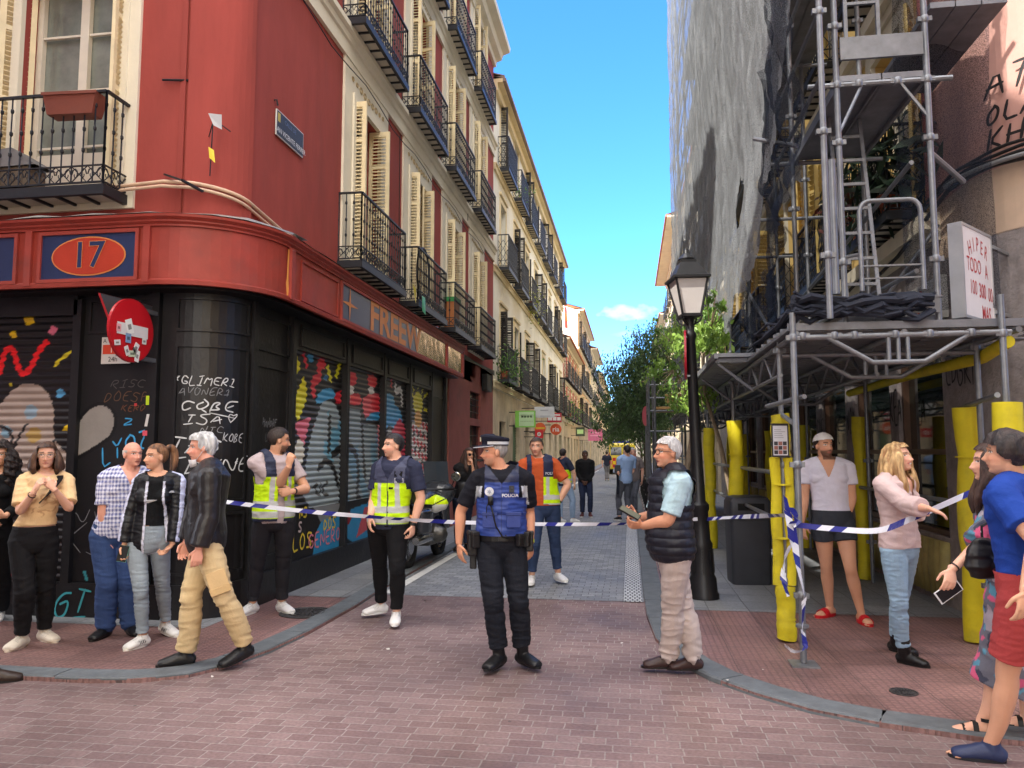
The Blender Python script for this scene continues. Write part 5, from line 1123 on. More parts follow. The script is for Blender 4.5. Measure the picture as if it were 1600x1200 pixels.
    def glasses(s, col=(20, 20, 22), dark=False):
        S = s.s; hp = lambda x, y, z: s.hd+s.hl*x*S+s.hf*y*S+s.hu*z*S; mb = MB()
        for sg in (1, -1):
            mb.tube([hp(sg*.033+.024*math.cos(a), .094-.01*abs(math.cos(a))*0-.006*(sg*math.cos(a) > 0)*abs(math.cos(a)), .006+.019*math.sin(a)) for a in np.linspace(0, 2*math.pi, 15)[:-1]], .0024, 5, closed=True, col=col)
            mb.tube([hp(sg*.057, .086, .01), hp(sg*.078, .03, .008), hp(sg*.082, -.01, .004)], .0022, 5, col=col)
            if dark: mb.add([hp(sg*.033+.024*math.cos(a), .0935, .006+.02*math.sin(a)) for a in np.linspace(0, 2*math.pi, 13)[:-1]], [tuple(range(12))], 0, (16, 15, 16))
        mb.tube([hp(-.009, .097, .01), hp(.009, .097, .01)], .0022, 5, col=col); return mb.build('glasses', M_SHOE, s.root)
def checkcol(c1, c2, per, wd=.5):
    def f(X, t, N_):
        a = ((t[:, 0]+t[:, 1]*.9) / per) % 1 < wd; b = (t[:, 2]/per) % 1 < wd; k = a.astype(float)*.5+b.astype(float)*.5; return C(*c1)[None]*(1-k[:, None])+C(*c2)[None]*k[:, None]
    return f
def vestcol(s, navy=(42, 48, 72), yel=(196, 236, 12), sil=(186, 188, 186), ztop=-.19):
    def f(X, t, N_):
        x, y, z = t.T; c = np.zeros((len(X), 3))+C(*yel); c[z > ztop+.02*np.abs(x)] = C(*navy); zb = ztop
        for a, b in ((ztop-.27, ztop-.215), (ztop-.365, ztop-.31)): c[(z > a) & (z < b)] = C(*sil)
        c[(np.abs(np.abs(x)-.085) < .02) & (z < ztop) & (z > ztop-.24)] = C(*sil); c[z < ztop-.375] = C(*navy)
        c[(np.abs(x) < .006) & (y > 0)] = C(40, 44, 60); return c
    return f
# ================= ROW BUILDINGS =================
def chk(x): return x
SHARED = {}
def shared(key, fn):
    if key not in SHARED: SHARED[key] = fn()
    return SHARED[key]
def row_building(side, x, y0, y1, H, floors, gap, first, wall, trim, label, name='row_building', bw=1.9, bal=1, ww=1.05, wh=2.3, shut=None, pil=None, gf=None, wing=True, far=False, eave=.45, doorH=2.6, band=None, g0=0, dep=.34, roofc=None):
    """a terraced house: wall with real openings, trim, eaves, and a balcony, window and shutters for every bay"""
    B = empty(name, (x, (y0+y1)/2, 0), 0, label, 'building', 'terraced houses along the street'); sg = -1 if side == 'L' else 1
    rot = -90 if side == 'L' else 90; T = TF(x, 0, rot); loc = (lambda y: -y) if side == 'L' else (lambda y: y)
    ys = []; y = y0+first
    while y < y1-ww*.7: ys.append(y); y += gap
    ops = [(loc(y)-ww/2, loc(y)+ww/2, z, z+wh) for y in ys for z in floors]
    gops = []
    if g0 == 0:
        for k, y in enumerate(ys):
            w2 = (.62, .8, .5)[k % 3]; gops.append((loc(y)-w2, loc(y)+w2, .03 if k % 3 != 2 else 1.0, doorH))
    a, b = sorted((loc(y0), loc(y1))); mb = MB()
    zsplit = floors[0]-.35
    facade_wall(mb, T, a, b, zsplit, H, ops, .25)
    yy0, yy1 = min(y0, y1), max(y0, y1); xb = x+sg*11
    mb.box((x+sg*.01, yy0, 0), (xb, yy0+.02, H-.01)); mb.box((x+sg*.01, yy1-.02, 0), (xb, yy1, H-.01)); mb.box((xb, yy0, 0), (xb+sg*.1, yy1, H)); 
    mb.build('wall', wall, B)
    if g0 == 0:
        mb = MB(); facade_wall(mb, T, a, b, 0, zsplit, gops, .2); mb.build('ground_floor_wall', gf or wall, B)
        for k, (p, q, c, d) in enumerate(gops):
            mb = MB(); mb.box((p, -.19, c), (q, -.15, d), 0, T)
            if k % 3 == 1:
                zz = c
                while zz < d-.05: mb.box((p, -.15, zz), (q, -.13, zz+.05), 0, T); zz += .09
            else:
                for i in range(1, 4): mb.box((p+(q-p)*i/4-.02, -.15, c), (p+(q-p)*i/4+.02, -.12, d), 0, T)
                mb.box((p, -.15, (c+d)*.6), (q, -.12, (c+d)*.6+.06), 0, T)
            mb.build('door' if k % 3 != 2 else 'window', shared('gd%d' % (k % 3), lambda: mat('shop_door_%s' % ('dark', 'green', 'brown')[k % 3], ((52, 50, 48), (92, 122, 92), (70, 52, 42))[k % 3], .6, var=.3, scale=4, dirt=.4)), B)
    mb = MB()
    if pil:
        mp_ = MB()
        for y in ys:
            for s_ in (-1, 1):
                c = loc(y)+s_*(gap/2); 
            mp_.box((loc(y)+gap/2-(gap-bw)/2, 0, floors[0]-.1), (loc(y)+gap/2+(gap-bw)/2, .02, H-.35), 0, T)
        mp_.build('pilaster', pil, B)
    for y in ys:
        for z in floors:
            c = loc(y); w2 = ww/2
            for p, q, r_, s_ in ((c-w2-.13, c-w2, z, z+wh+.15), (c+w2, c+w2+.13, z, z+wh+.15), (c-w2, c+w2, z+wh, z+wh+.15)): mb.box((p, 0, r_), (q, .03, s_), 0, T)
            mb.box((c-w2-.2, 0, z+wh+.22), (c+w2+.2, .07, z+wh+.3), 0, T)
    for z in (band or [f-.32 for f in floors]): mb.box((a, 0, z), (b, .06, z+.16), 0, T); mb.box((a, .0, z+.16), (b, .1, z+.2), 0, T)
    mb.box((a, 0, H-.35), (b, .12, H-.12), 0, T); mb.box((a, 0, H-.12), (b, eave, H), 0, T)
    mb.build('trim', trim, B)
    mb = MB(); mb.box((a, -.3, H), (b, eave+.06, H+.07), 0, T); 
    mb.box((a, eave+.0, H-.1), (b, eave+.1, H+.0), 0, T)
    mb.add([T @ Vector(p) for p in ((a, eave, H+.07), (b, eave, H+.07), (b, -5.5, H+1.9), (a, -5.5, H+1.9), (a, -11, H+.07), (b, -11, H+.07))], [(0, 1, 2, 3), (3, 2, 5, 4)])
    n = int((b-a)/.22) if not far else 0
    for i in range(n): c = a+(i+.5)*(b-a)/n; mb.bar(T @ Vector((c, eave+.04, H+.1)), T @ Vector((c, -2, H+.1+.345*2.04)), .09, .05)
    mb.add([T @ Vector(p) for p in ((a, eave, H+.0), (a, -5.5, H+1.9), (a, -11, H))], [(0, 1, 2)]); mb.add([T @ Vector(p) for p in ((b, eave, H+.0), (b, -5.5, H+1.9), (b, -11, H))], [(0, 1, 2)])
    mb.build('roof', roofc or mat('roof_tiles', (168, 104, 72), .9, var=.25, scale=6, dirt=.3), B)
    bm_ = shared(('bal', bal, dep), lambda: (slab_mesh(bw*1.02, dep, [m_iron, m_under]), rail_mesh(bw*1.02, dep, 1.0, m_iron, bal)))
    wn = shared(('win', ww, wh), lambda: (frame_mesh(ww, wh, m_cream, bars=1 if far else 3), pane_mesh(ww, wh, m_glass)))
    shm = shared(('sh', wh, shut), lambda: shutter_mesh(ww*.36, wh-.06, shut)) if shut else None
    for i, y in enumerate(ys):
        for j, z in enumerate(floors):
            Tb = TF(x, y, rot, z); balcony(B, Tb, bm_)
            a1, a2 = [(96, 100), (None, 92), (150, None), (None, None), (98, None)][(i*2+j*3) % 5]
            window(B, Tb, wn, shm, a1, a2, w_=ww, inset=.17)
    return B
m_dsh = mat('dark_shutter', (44, 40, 38), .6, var=.2)
m_gsh = mat('green_shutter', (84, 96, 70), .6, var=.2)
def wallm(n, c, dirt=.25): return mat(n, c, .88, var=.1, scale=1.1, bump=.2, bscale=20, dirt=dirt)
w_pale = wallm('pale_yellow_render', (236, 231, 216)); w_pink = wallm('pink_render', (214, 160, 142)); w_or = wallm('orange_render', (230, 192, 142)); w_wh = wallm('white_render', (226, 220, 208)); w_och = wallm('ochre_render', (230, 208, 160)); w_sal = wallm('salmon_render', (224, 176, 152))
gf_old = mat('old_ground_floor', (206, 190, 162), .9, var=.3, scale=1.6, bump=.4, bscale=16, dirt=.6)
tr_w = mat('pale_trim', (226, 216, 194), .8, var=.08, dirt=.2); tr_c = mat('cream_trim', (224, 206, 166), .8, var=.08, dirt=.2)
B2 = row_building('L', XW, 22, 46, 12.9, [3.85, 7.3, 10.42][:3], 2.9, 1.75, w_pale, tr_c, 'long cream house with dark shutters and shop signs, next to the red corner building', shut=m_dsh, bal=1, pil=None, gf=gf_old, dep=.36, wh=2.15, eave=.28, roofc=mat('grey_gutter_tiles', (142, 124, 112), .9, var=.2))
row_building('L', XW-.05, 46.2, 60.4, 8.6, [3.8, 6.2], 2.8, 1.6, w_sal, tr_w, 'low salmon house with white trim beyond the long cream house', pil=wallm('rose_pilaster', (186, 96, 84)), gf=gf_old, wh=1.7, far=True, shut=None)
row_building('L', XW-.02, 60.6, 78, 13.0, [3.9, 7.0, 10.1], 2.8, 1.6, w_or, tr_w, 'orange house with a white gable wall rising above the low salmon house', gf=gf_old, far=True, shut=m_dsh, wh=2.1)
mb = MB(); mb.box((-15, 60.55, 0), (XW-.06, 60.58, 12.9)); mb.add([(XW-.06, 60.56, 12.9), (-15, 60.56, 12.9), (-9.5, 60.56, 14.9)], [(0, 1, 2)]); 
o = mb.build('gable_wall', w_wh, [q for q in bpy.data.objects if q.name == 'row_building.002'][0])
row_building('L', XW+.05, 78.2, 93, 12.2, [3.9, 6.9, 9.7], 2.8, 1.6, w_och, tr_w, 'ochre house with projecting eaves beyond the orange house', gf=gf_old, far=True, shut=None, wh=2.0, eave=.7)
row_building('L', XW, 93.2, 112, 11.2, [3.8, 6.6, 9.2], 2.9, 1.6, w_sal, tr_c, 'pinkish house with dark red eaves far up the left side', gf=gf_old, far=True, wh=1.9, eave=.7, roofc=mat('dark_red_eaves', (120, 56, 50)))
row_building('L', XW, 112.2, 150, 11.8, [3.8, 6.6, 9.4], 3.2, 1.6, w_och, tr_c, 'last yellow house visible at the far end of the left side', gf=gf_old, far=True, wh=1.9)
# right side beyond the netting
XR = 3.3
row_building('R', XR, 29.3, 46, 15.6, [4.0, 7.2, 10.2, 13.0], 2.9, 1.6, w_pale, tr_w, 'tall pale house on the right just past the netted scaffold', gf=gf_old, far=True, shut=m_dsh, eave=.25)
row_building('R', XR, 46.2, 66, 15.9, [4.0, 7.2, 10.2, 13.0], 2.9, 1.6, w_och, tr_w, 'tall yellow house on the right with bracketed eaves behind the trees', gf=gf_old, far=True, eave=.9)
row_building('R', XR, 66.2, 100, 13.5, [3.8, 6.8, 9.8], 3.0, 1.6, w_wh, tr_w, 'white house far up the right side behind the trees', gf=gf_old, far=True, eave=.6)
row_building('R', XR, 100.2, 150, 12, [3.8, 6.8, 9.4], 3.2, 1.6, w_pale, tr_w, 'last pale house far up the right side', gf=gf_old, far=True, eave=.6)
# the white building that closes the street
e = empty('end_building', (0, 156, 0), 0, 'white building closing the far end of the street', 'building')
mb = MB(); facade_wall(mb, TF(0, 152, 180), -8, 8, 0, 9.5, [(x-.5, x+.5, z, z+1.8) for x in (-6, -3.5, -1, 1.5, 4, 6.5) for z in (1, 4, 7)], .2); mb.box((-8, 152.01, 0), (8, 160, 9.4)); mb.build('wall', w_wh, e)
mb = MB(); [mb.box((x-.5, 152.15, z), (x+.5, 152.18, z+1.8)) for x in (-6.5, -4, -1.5, 1, 3.5, 6) for z in (1, 4, 7)]; mb.build('pane', m_glass, e)
# ---- buildings behind the camera across the cross street (they shade the crossing)
def back_building(name, x0, x1, y0, y1, H, m, label):
    e = empty(name, ((x0+x1)/2, y1, 0), 0, label, 'building'); T = TF(0, y1, 0); ops = []
    x = x0+1.4
    while x < x1-1: 
        z = 4.2
        while z < H-2.6: ops.append((x-.55, x+.55, z, z+2.2)); z += 3.2
        ops.append((x-.9, x+.9, .2, 2.8)); x += 2.8
    mb = MB(); facade_wall(mb, T, x0, x1, 0, H, ops, .25); mb.box((x0, y0, 0), (x1, y1-.4, H)); 
    mb.box((x0, y1-.4, H-.3), (x1, y1+.35, H)); mb.build('wall', m, e)
    mb = MB(); [mb.box((a, y1-.24, c), (b, y1-.2, d)) for a, b, c, d in ops]; mb.build('pane', m_glass, e)
back_building('corner_house', -10, -3.9, -14, -.2, 15.8, w_pale, 'pale corner house across the crossing, behind the camera on the left')
back_building('corner_house', -30, -10.1, -14, -.2, 18.6, w_pink, 'tall pink house across the crossing, behind the camera further left')
back_building('corner_house', 3.3, 24, -14, -1.5, 15, w_och, 'ochre corner house across the crossing, behind the camera on the right')

# ================= RIGHT CORNER BUILDING =================
BR = empty('scaffolded_building', (6, 15, 0), label='yellow and pink corner building behind the scaffold, with a glazed shop at street level', cat='building')
TR = TF(XR, 0, 90); m_yel = wallm('yellow_render', (226, 192, 122)); m_pnk = wallm('pink_quoins', (196, 150, 138), .2); m_stucco = mat('grey_stucco', (142, 134, 132), .95, var=.3, scale=9, bump=1.0, bscale=38, dirt=.35)
YB = [9.9, 12.8, 15.7, 18.6, 21.5, 24.4, 27.3]; FR = [4.35, 7.6, 10.7, 13.6]
mb = MB(); facade_wall(mb, TR, 8.0, 29.2, 3.9, 17, [(y-.55, y+.55, z, z+2.4) for y in YB for z in FR], .28); mb.box((XR+.3, 29.15, 0), (15, 29.19, 17)); mb.box((XR+.3, 8.5, 16.9), (15, 29.15, 17)); mb.build('wall', m_yel, BR)
mb = MB()
for y in YB:
    for z in FR: bay_trim(mb, TR, y, z-.1, z+2.75, 1.7, z, 2.4, 1.1)
for z in (3.9, 7.0, 10.1, 13.2): mb.box((8.6, 0, z), (29.2, .08, z+.12), 0, TR); mb.box((8.6, 0, z+.12), (29.2, .18, z+.3), 0, TR)
mb.box((8.6, 0, 16.2), (29.2, .5, 17), 0, TR); mb.build('trim', tr_w, BR)
RA = [(4.3-1.0*math.cos(R(a)), 8.0-1.0*math.sin(R(a))) for a in range(90, -1, -6)]   # from (4.3,7) round to (3.3,8)
RP = [(20, 7.0)]+RA
mb = MB(); RPc = [(XR, 8.75), (XR, 8.0)]+RA[::-1][1:]+[(20, 7.0)]; RPc = RPc[::-1]
mb.sweep(RPc[::-1], [(0, 4.3), (-.0, 16.9), (.3, 16.9), (.3, 4.3)][::-1]) if False else mb.sweep(RPc, [(0, 4.28), (.03, 4.28), (.03, 16.9), (0, 16.9)])
for z in np.arange(4.78, 16, .52): mb.sweep([(x, y) for x, y in RPc], [(.03, z), (.045, z+.006), (.045, z+.47), (.03, z+.476)])
mb.build('corner_wall', m_pnk, BR, smooth=False)
mb = MB(); mb.sweep(RPc, [(0, 3.66), (.05, 3.66), (.07, 3.72), (.14, 3.76), (.16, 3.86), (.3, 3.95), (.33, 4.1), (.36, 4.12), (.36, 4.2), (.1, 4.28), (0, 4.28)]); mb.build('corner_cornice', mat('corner_stone', (208, 182, 158), .8, var=.12, dirt=.25), BR)
mb = MB()
GO = [(8.75, 10.15), (10.45, 12.0), (12.5, 14.0), (14.4, 16), (16.6, 18.2), (18.8, 20.4), (21, 22.6), (23.2, 24.8), (25.4, 27)]
facade_wall(mb, TR, 8.0, 29.2, 0, 3.9, [(a, b, .75, 2.95) for a, b in GO], .16); mb.sweep(RPc, [(0, 0), (.0, 3.67), (.02, 3.67), (.02, 0)]); mb.build('ground_floor_wall', m_stucco, BR)
for a, b in GO:
    mb = MB()
    for p, q, r_, s_ in ((a, a+.05, .75, 2.95), (b-.05, b, .75, 2.95), (a, b, .75, .81), (a, b, 2.89, 2.95), (a, b, 1.62, 1.68)): mb.box((p, -.15, r_), (q, -.05, s_), 0, TR)
    f = mb.build('shop_window', mat('bronze_frame', (96, 72, 58), .4, .5, var=.2), BR)
    mb = MB(); mb.box((a, -.14, .78), (b, -.12, 2.92), 0, TR); mb.build('pane', shared('shopglass', lambda: mat('shop_glass', (30, 40, 36), .04, 0, var=.5, scale=1.4, bump=.04, bscale=2, spec=1.0)), f)
# glimpses of stock behind the glass are only reflections; the riser panels carry spray paint
for a, b in GO:
    mb = MB()
    for k in range(9):
        y0_, y1_ = a+(b-a)*k/9, a+(b-a)*(k+1)/9; mb.tube([TR @ Vector(((y0_+y1_)/2, .0, .12)), TR @ Vector(((y0_+y1_)/2, .025, .4)), TR @ Vector(((y0_+y1_)/2, .0, .7))], (b-a)/19, 8, cap=True)
    mb.build('riser_panel', mat('riser_yellow', (150, 138, 84), .55, var=.45, scale=3, bump=.3, bscale=10, dirt=.8), BR, smooth=True)
mb = MB(); mb.box((8.5, 0, 3.05), (12.3, .07, 3.5), 0, TR); mb.box((12.5, 0, 3.05), (17, .07, 3.5), 0, TR)
for s_, y in (('LAS', 9.3), ('NA', 11.2)): text_mesh(mb, s_, frameM((XR-.072, y, 3.27), (0, -1, 0), (-1, 0, 0)), .42, 1, bold=.01)
mb.build('shop_sign', [mat('sign_white', (206, 204, 198), .4, var=.1, dirt=.3), mat('sign_red', (176, 40, 44), .4)], BR)
mw = (frame_mesh(1.1, 2.4, m_cream), pane_mesh(1.1, 2.4, m_glass)); mbl = (slab_mesh(1.9, .42, [m_iron, m_under]), rail_mesh(1.9, .42, 1.0, m_iron, 1)); msh2 = shutter_mesh(.55, 2.34, mat('yellow_shutter', (206, 180, 112), .6, var=.12), louv=.09)
for i, y in enumerate(YB):
    for j, z in enumerate(FR):
        Tb = TF(XR, y, 90, z); balcony(BR, Tb, mbl); window(BR, Tb, mw, msh2, 98 if (i+j) % 2 else 150, 150 if i % 3 else None, w_=1.1)
mb = MB(); mb.tube([(XR-.08, 8.6, 4.3), (XR-.08, 8.6, 12)], .05, 8); mb.tube([(XR-.08, 8.6, 6.2), (XR-.08, 8.6, 6.25)], .06, 8); mb.build('drainpipe', mat('pink_pipe', (170, 104, 98), .6), BR, smooth=True)
# thick cables and conduits wrapping the corner, brackets, drips
mb = MB()
for k, (o_, z) in enumerate(((.1, 4.33), (.12, 4.37), (.15, 4.30), (.08, 4.42), (.14, 4.25))):
    pts = [(4.3-(1.0+o_)*math.cos(R(a)), 8.0-(1+o_)*math.sin(R(a)), z+.015*math.sin(a*.13+k)) for a in range(90, -1, -6)]
    mb.tube(pts+[(XR-o_, 9.5, z-.1-.05*k), (XR-o_, 12, z-.2-.08*k), (XR-o_, 20, z-.2-.05*k)], .016 if k < 4 else .024, 6)
mb.build('cable_bundle', mat('black_cable', (30, 29, 29), .6), BR, smooth=True)
mb = MB(); pts = [(4.3-1.17*math.cos(R(a)), 8.0-1.17*math.sin(R(a)), 4.27) for a in range(90, -1, -6)]; mb.tube(pts, .022, 8); mb.build('conduit', mat('grey_conduit', (150, 152, 154), .4, .5), BR, smooth=True)
def Rsurf(s, z, off=0):     # s = angle along the rounded corner in metres, 0 at (3.3,8)
    a = s; off += .05
    if s < 0: return Vector((XR-off, 8.0-s, z))
    return Vector((4.3-(1+off)*math.cos(a), 8.0-(1+off)*math.sin(a), z))
sg0 = float(np.interp(1538, [proj(Rsurf(s, 4.8))[0] for s in np.arange(0, .8, .02)], np.arange(0, .8, .02)))
for txt, s_, z_, h in (('AT', sg0, 4.93, .24), ('OLA', sg0, 4.68, .17), ('KHO', sg0, 4.44, .19)): gt2 = MB(); tagtext(gt2, txt, s_, z_, h, Rsurf, .028, 0, (30, 26, 28), wid=.75, slant=.3); gt2.build('graffiti', m_spray, BR)
for txt, y_, z_, h in (('ED', 8.62, 2.35, .3), ('GRH', 8.35, 2.3, .36), ('dim', 8.4, 1.9, .1)): gt2 = MB(); tagtext(gt2, txt.upper(), -y_, z_, h, lambda a, b, o: Vector((XR-.01-o, -a, b)), .022, 0, (24, 22, 24), wid=.4, slant=.1); gt2.build('graffiti', m_spray, BR)
for txt, y_, z_, h in (('KEA', 10.42, 2.0, .4), ('NOD', 12.4, 1.9, .4), ('SOE', 14.3, 1.8, .4)): gt2 = MB(); tagtext(gt2, txt, -y_, z_, h, lambda a, b, o: Vector((XR-.01-o, -a, b)), .03, 0, (28, 26, 28), wid=.3, slant=.1); gt2.build('graffiti', m_spray, BR)
# illuminated-type box sign on the corner
p0 = at(1505, 420, 6.2); dr = (FW*.643+RT*.766).normalized(); nn = dr.cross(ZZ)        # outer face towards the left-rear
e = empty('box_sign', p0, 0, 'white box sign with red letters HIPER TODO A projecting from the rounded corner', 'shop sign')
M = frameM(p0+ZZ*0, dr, -nn if nn.dot(-FW) < 0 else nn) @ Matrix.Diagonal((.86, 1, 1, 1)); z0_, z1_ = 1.65+(706-492)/1205*6.2-p0.z, 1.65+(706-338)/1205*6.2-p0.z
mb = MB(); mb.box((0, z0_, -.1), (.78, z1_, 0), 0, M); 
for a, b, c, d in ((-.004, .784, z0_-.004, z0_+.02), (-.004, .784, z1_-.02, z1_+.004), (-.004, .016, z0_+.02, z1_-.02), (.764, .784, z0_+.02, z1_-.02)): mb.box((a, c, -.104), (b, d, .006), 2, M)
for s_, x, y, sz, rot in (('H', .19, .30, .16, 18), ('I', .29, .34, .16, 9), ('P', .39, .355, .16, 0), ('E', .50, .34, .16, -9), ('R', .61, .31, .16, -18)): text_mesh(mb, s_, M @ Matrix.Translation((x, y-.1, 0)) @ Matrix.Rotation(R(rot), 4, 'Z') @ Matrix.Diagonal((.8, 1.1, 1, 1)), sz, 1)
for s_, x, y, sz in (('TODO', .28, .06, .17), ('A', .6, .04, .17), ('100', .24, -.13, .17), ('300', .47, -.14, .17), ('00', .68, -.15, .17), ('MAS', .55, -.33, .17)): text_mesh(mb, s_, M @ Matrix.Translation((x, y, 0)) @ Matrix.Diagonal((.72, 1.05, 1, 1)), sz, 1, bold=.012 if s_ in ('MAS', '300') else 0)
mb.build('sign_box', [mat('sign_face', (214, 208, 206), .4, var=.06, dirt=.15), mat('sign_red', (176, 40, 44), .4), mat('alu_frame', (176, 178, 180), .35, .7)], e)
mb = MB(); q0 = p0+dr*.67; 
for zz in (.3, -.28): mb.bar(q0+ZZ*zz, q0+dr*.6+ZZ*zz, .03, .03)
mb.build('bracket', mat('grey_conduit'), e)

# ================= SCAFFOLDING =================
m_galv = mat('galvanised_tube', (124, 127, 132), .42, .55, var=.25, scale=8, bump=.15, dirt=.3)
m_deckm = mat('steel_deck', (120, 122, 128), .5, .4, var=.3, scale=5, bump=.2, dirt=.4)
m_foam = mat('yellow_foam', (206, 190, 28), .65, var=.16, scale=5, bump=.6, bscale=11, dirt=.45)
SF_ = empty('scaffolding', (2.1, 12, 0), label='galvanised tube scaffold with yellow padded posts and a covered walkway before the right building', cat='scaffolding')
def part(name, fn, m, parent=SF_, smooth=True, label=None):
    mb = MB(); fn(mb); o = mb.build(name, m, parent, smooth=False)
    if smooth: smooth_angle(o, 40)
    if label: o['label'] = label
    return o
def coupler(mb, p, r=.035): mb.lathe((p[0], p[1], p[2]-.03), [(r, 0), (r*1.25, .01), (r*1.25, .05), (r, .06)], 8); mb.box((p[0]-.055, p[1]-.02, p[2]-.02), (p[0]+.055, p[1]+.02, p[2]+.02))
def upright(mb, x, y, z0, z1, r=.024):
    mb.tube([(x, y, z0), (x, y, z1)], r, 10)
    z = z0+.5
    while z < z1: coupler(mb, (x, y, z), r+.004); z += 1.0
YR = [7.04, 10.2, 13.5, 16.8, 20.1, 23.4]
def f(mb): upright(mb, 1.29, 6.3, .05, 2.75, .026); mb.box((1.29-.1, 6.2, .03), (1.39, 6.4, .042)); mb.tube([(1.29, 6.3, .04), (1.29, 6.3, .35)], .019, 8); mb.lathe((1.29, 6.3, .3), [(.03, 0), (.05, .01), (.05, .03), (.03, .04)], 8)
part('upright', f, m_galv)
part('upright', lambda mb: (upright(mb, 2.82, 6.3, .05, 2.85), mb.box((2.66, 6.2, .03), (2.86, 6.4, .042))), m_galv)
for k, y in enumerate(YR):
    for x in (1.32, 2.94):
        part('upright', lambda mb: (upright(mb, x, y, .04, 2.7), upright(mb, 1.56, y, 2.7, 17) if x < 2 and k else 0), m_galv)
def foam(x, y, z0, z1, r=.085, split=False, wob=.005, dark=0):
    def f(mb):
        n = 14; k = random.random()*6
        for sx in ((-1, 1) if split else (0,)):
            rr = r*(.55 if split else 1); pts = [(x+sx*r*.62+wob*math.sin(i*.9+k), y+wob*math.cos(i*.7+k), z0+(z1-z0)*i/n) for i in range(n+1)]
            mb.tube(pts, [rr*(1+.035*math.sin(i*.6+k)-(.09 if i in (5, 11) else 0)) for i in range(n+1)], 14)
        for zz in (z0+(z1-z0)*.36, z0+(z1-z0)*.78): mb.lathe((x, y, zz), [(r*1.02, 0), (r*1.02, .012)], 14)
    return part('foam_padding', f, m_foam)
foam(1.31, 7.04, .05, .5, .08); foam(1.31, 7.04, .505, 1.6, .085, split=True); foam(1.31, 7.04, 1.605, 1.98, .08)
foam(2.93, 7.25, .04, 2.04, .115, wob=.012); foam(2.82, 6.3, .04, 2.02, .1)
for y in YR[1:]:
    if y < 15: foam(1.34, y, .04, 2.05, .095, wob=.012)
    foam(2.94, y+.3, .04, 2.1, .09, wob=.012)
part('foam_padding', lambda mb: mb.tube([(2.9, 6.4, 2.5), (3.05, 7.2, 2.47), (3.1, 9.0, 2.5), (3.1, 11.5, 2.48)], [.05, .055, .05, .05], 14), m_foam)
def truss(mb, p, q, h, n, r=.019, bevel=.0):
    p, q = Vector(p), Vector(q); L = (q-p).length; d = (q-p)/L; dn = Vector((0, 0, -h)); a, b = p+d*.3, q-d*.3
    mb.tube([p, q], r*1.25, 10); mb.tube([p+d*.28, p+d*.62+dn, q-d*.62+dn, q-d*.28], r*1.1, 10)
    for i in range(n): c = p+d*(.74+(L-1.48)*i/(max(1, n-1))); mb.tube([c, c+dn], r*.9, 8)
part('truss_beam', lambda mb: (truss(mb, (1.26, 6.3, 2.55), (2.88, 6.3, 2.56), .21, 3), [coupler(mb, (x, 6.3, 2.56), .026) for x in (1.36, 1.6, 1.75, 2.05, 2.3, 2.6)]), m_galv)
part('truss_beam', lambda mb: truss(mb, (1.3, 7.05, 2.5), (2.95, 7.05, 2.5), .2, 3), m_galv)
for y in YR[1:]: part('truss_beam', lambda mb: truss(mb, (1.3, y, 2.5), (2.95, y, 2.5), .25, 4), m_galv)
for x in (1.32, 2.12, 2.94):
    def f(mb):
        mb.tube([(x, 6.3, 2.58), (x, 24, 2.58)], .024, 8)
        if x < 2.5:
            for y in np.arange(7, 23.5, .8): mb.tube([(x, y, 2.58), (x, y+.4, 2.32), (x, y+.8, 2.58)], .014, 6, cap=False)
            mb.tube([(x, 7, 2.32), (x, 24, 2.32)], .018, 8)
    part('ledger', f, m_galv)
def f(mb):
    for y in YR[:-1]:
        for z in (1.0, 1.45): mb.tube([(1.4, y+.05, z), (1.4, y+3.2, z)], .022, 8)
    mb.tube([(1.29, 6.3, 1.86), (1.32, 7.04, 1.98)], .02, 8); mb.tube([(1.2, 7.04, 2.05), (1.35, 6.25, 2.08)], .02, 8); mb.tube([(2.76, 6.3, 2.08), (2.93, 7.3, 2.05)], .022, 8)
    mb.tube([(2.9, 7.3, 1.2), (2.9, 24, 1.2)], .022, 8)
part('guard_rail', f, m_galv)
def f(mb):
    for i, y in enumerate(np.arange(6.35, 23.9, .31)):
        x0 = .93 if 8.3 < y < 12.4 else 1.26
        mb.box((x0, y, 2.615), (3.14, y+.3, 2.64)); mb.box((x0, y, 2.64), (3.14, y+.012, 2.675)); mb.box((x0, y+.285, 2.64), (3.14, y+.3, 2.675))
        for k in range(6): mb.box((x0+.15+k*.36, y+.05, 2.606), (x0+.3+k*.36, y+.25, 2.616))
part('walkway_deck', f, m_deckm, smooth=False)
def f(mb):
    for y in np.arange(8.4, 12.3, .12): mb.box((.9, y, 2.66+.0), (1.3, y+.09, 2.7)); 
    mb.bar((.92, 8.35, 2.66), (.92, 12.4, 2.66), .04)
    for y in (8.5, 10.3, 12.1): mb.tube([(1.32, y, 2.3), (.95, y, 2.6)], .016, 6)
part('side_tray', f, m_deckm, smooth=False)
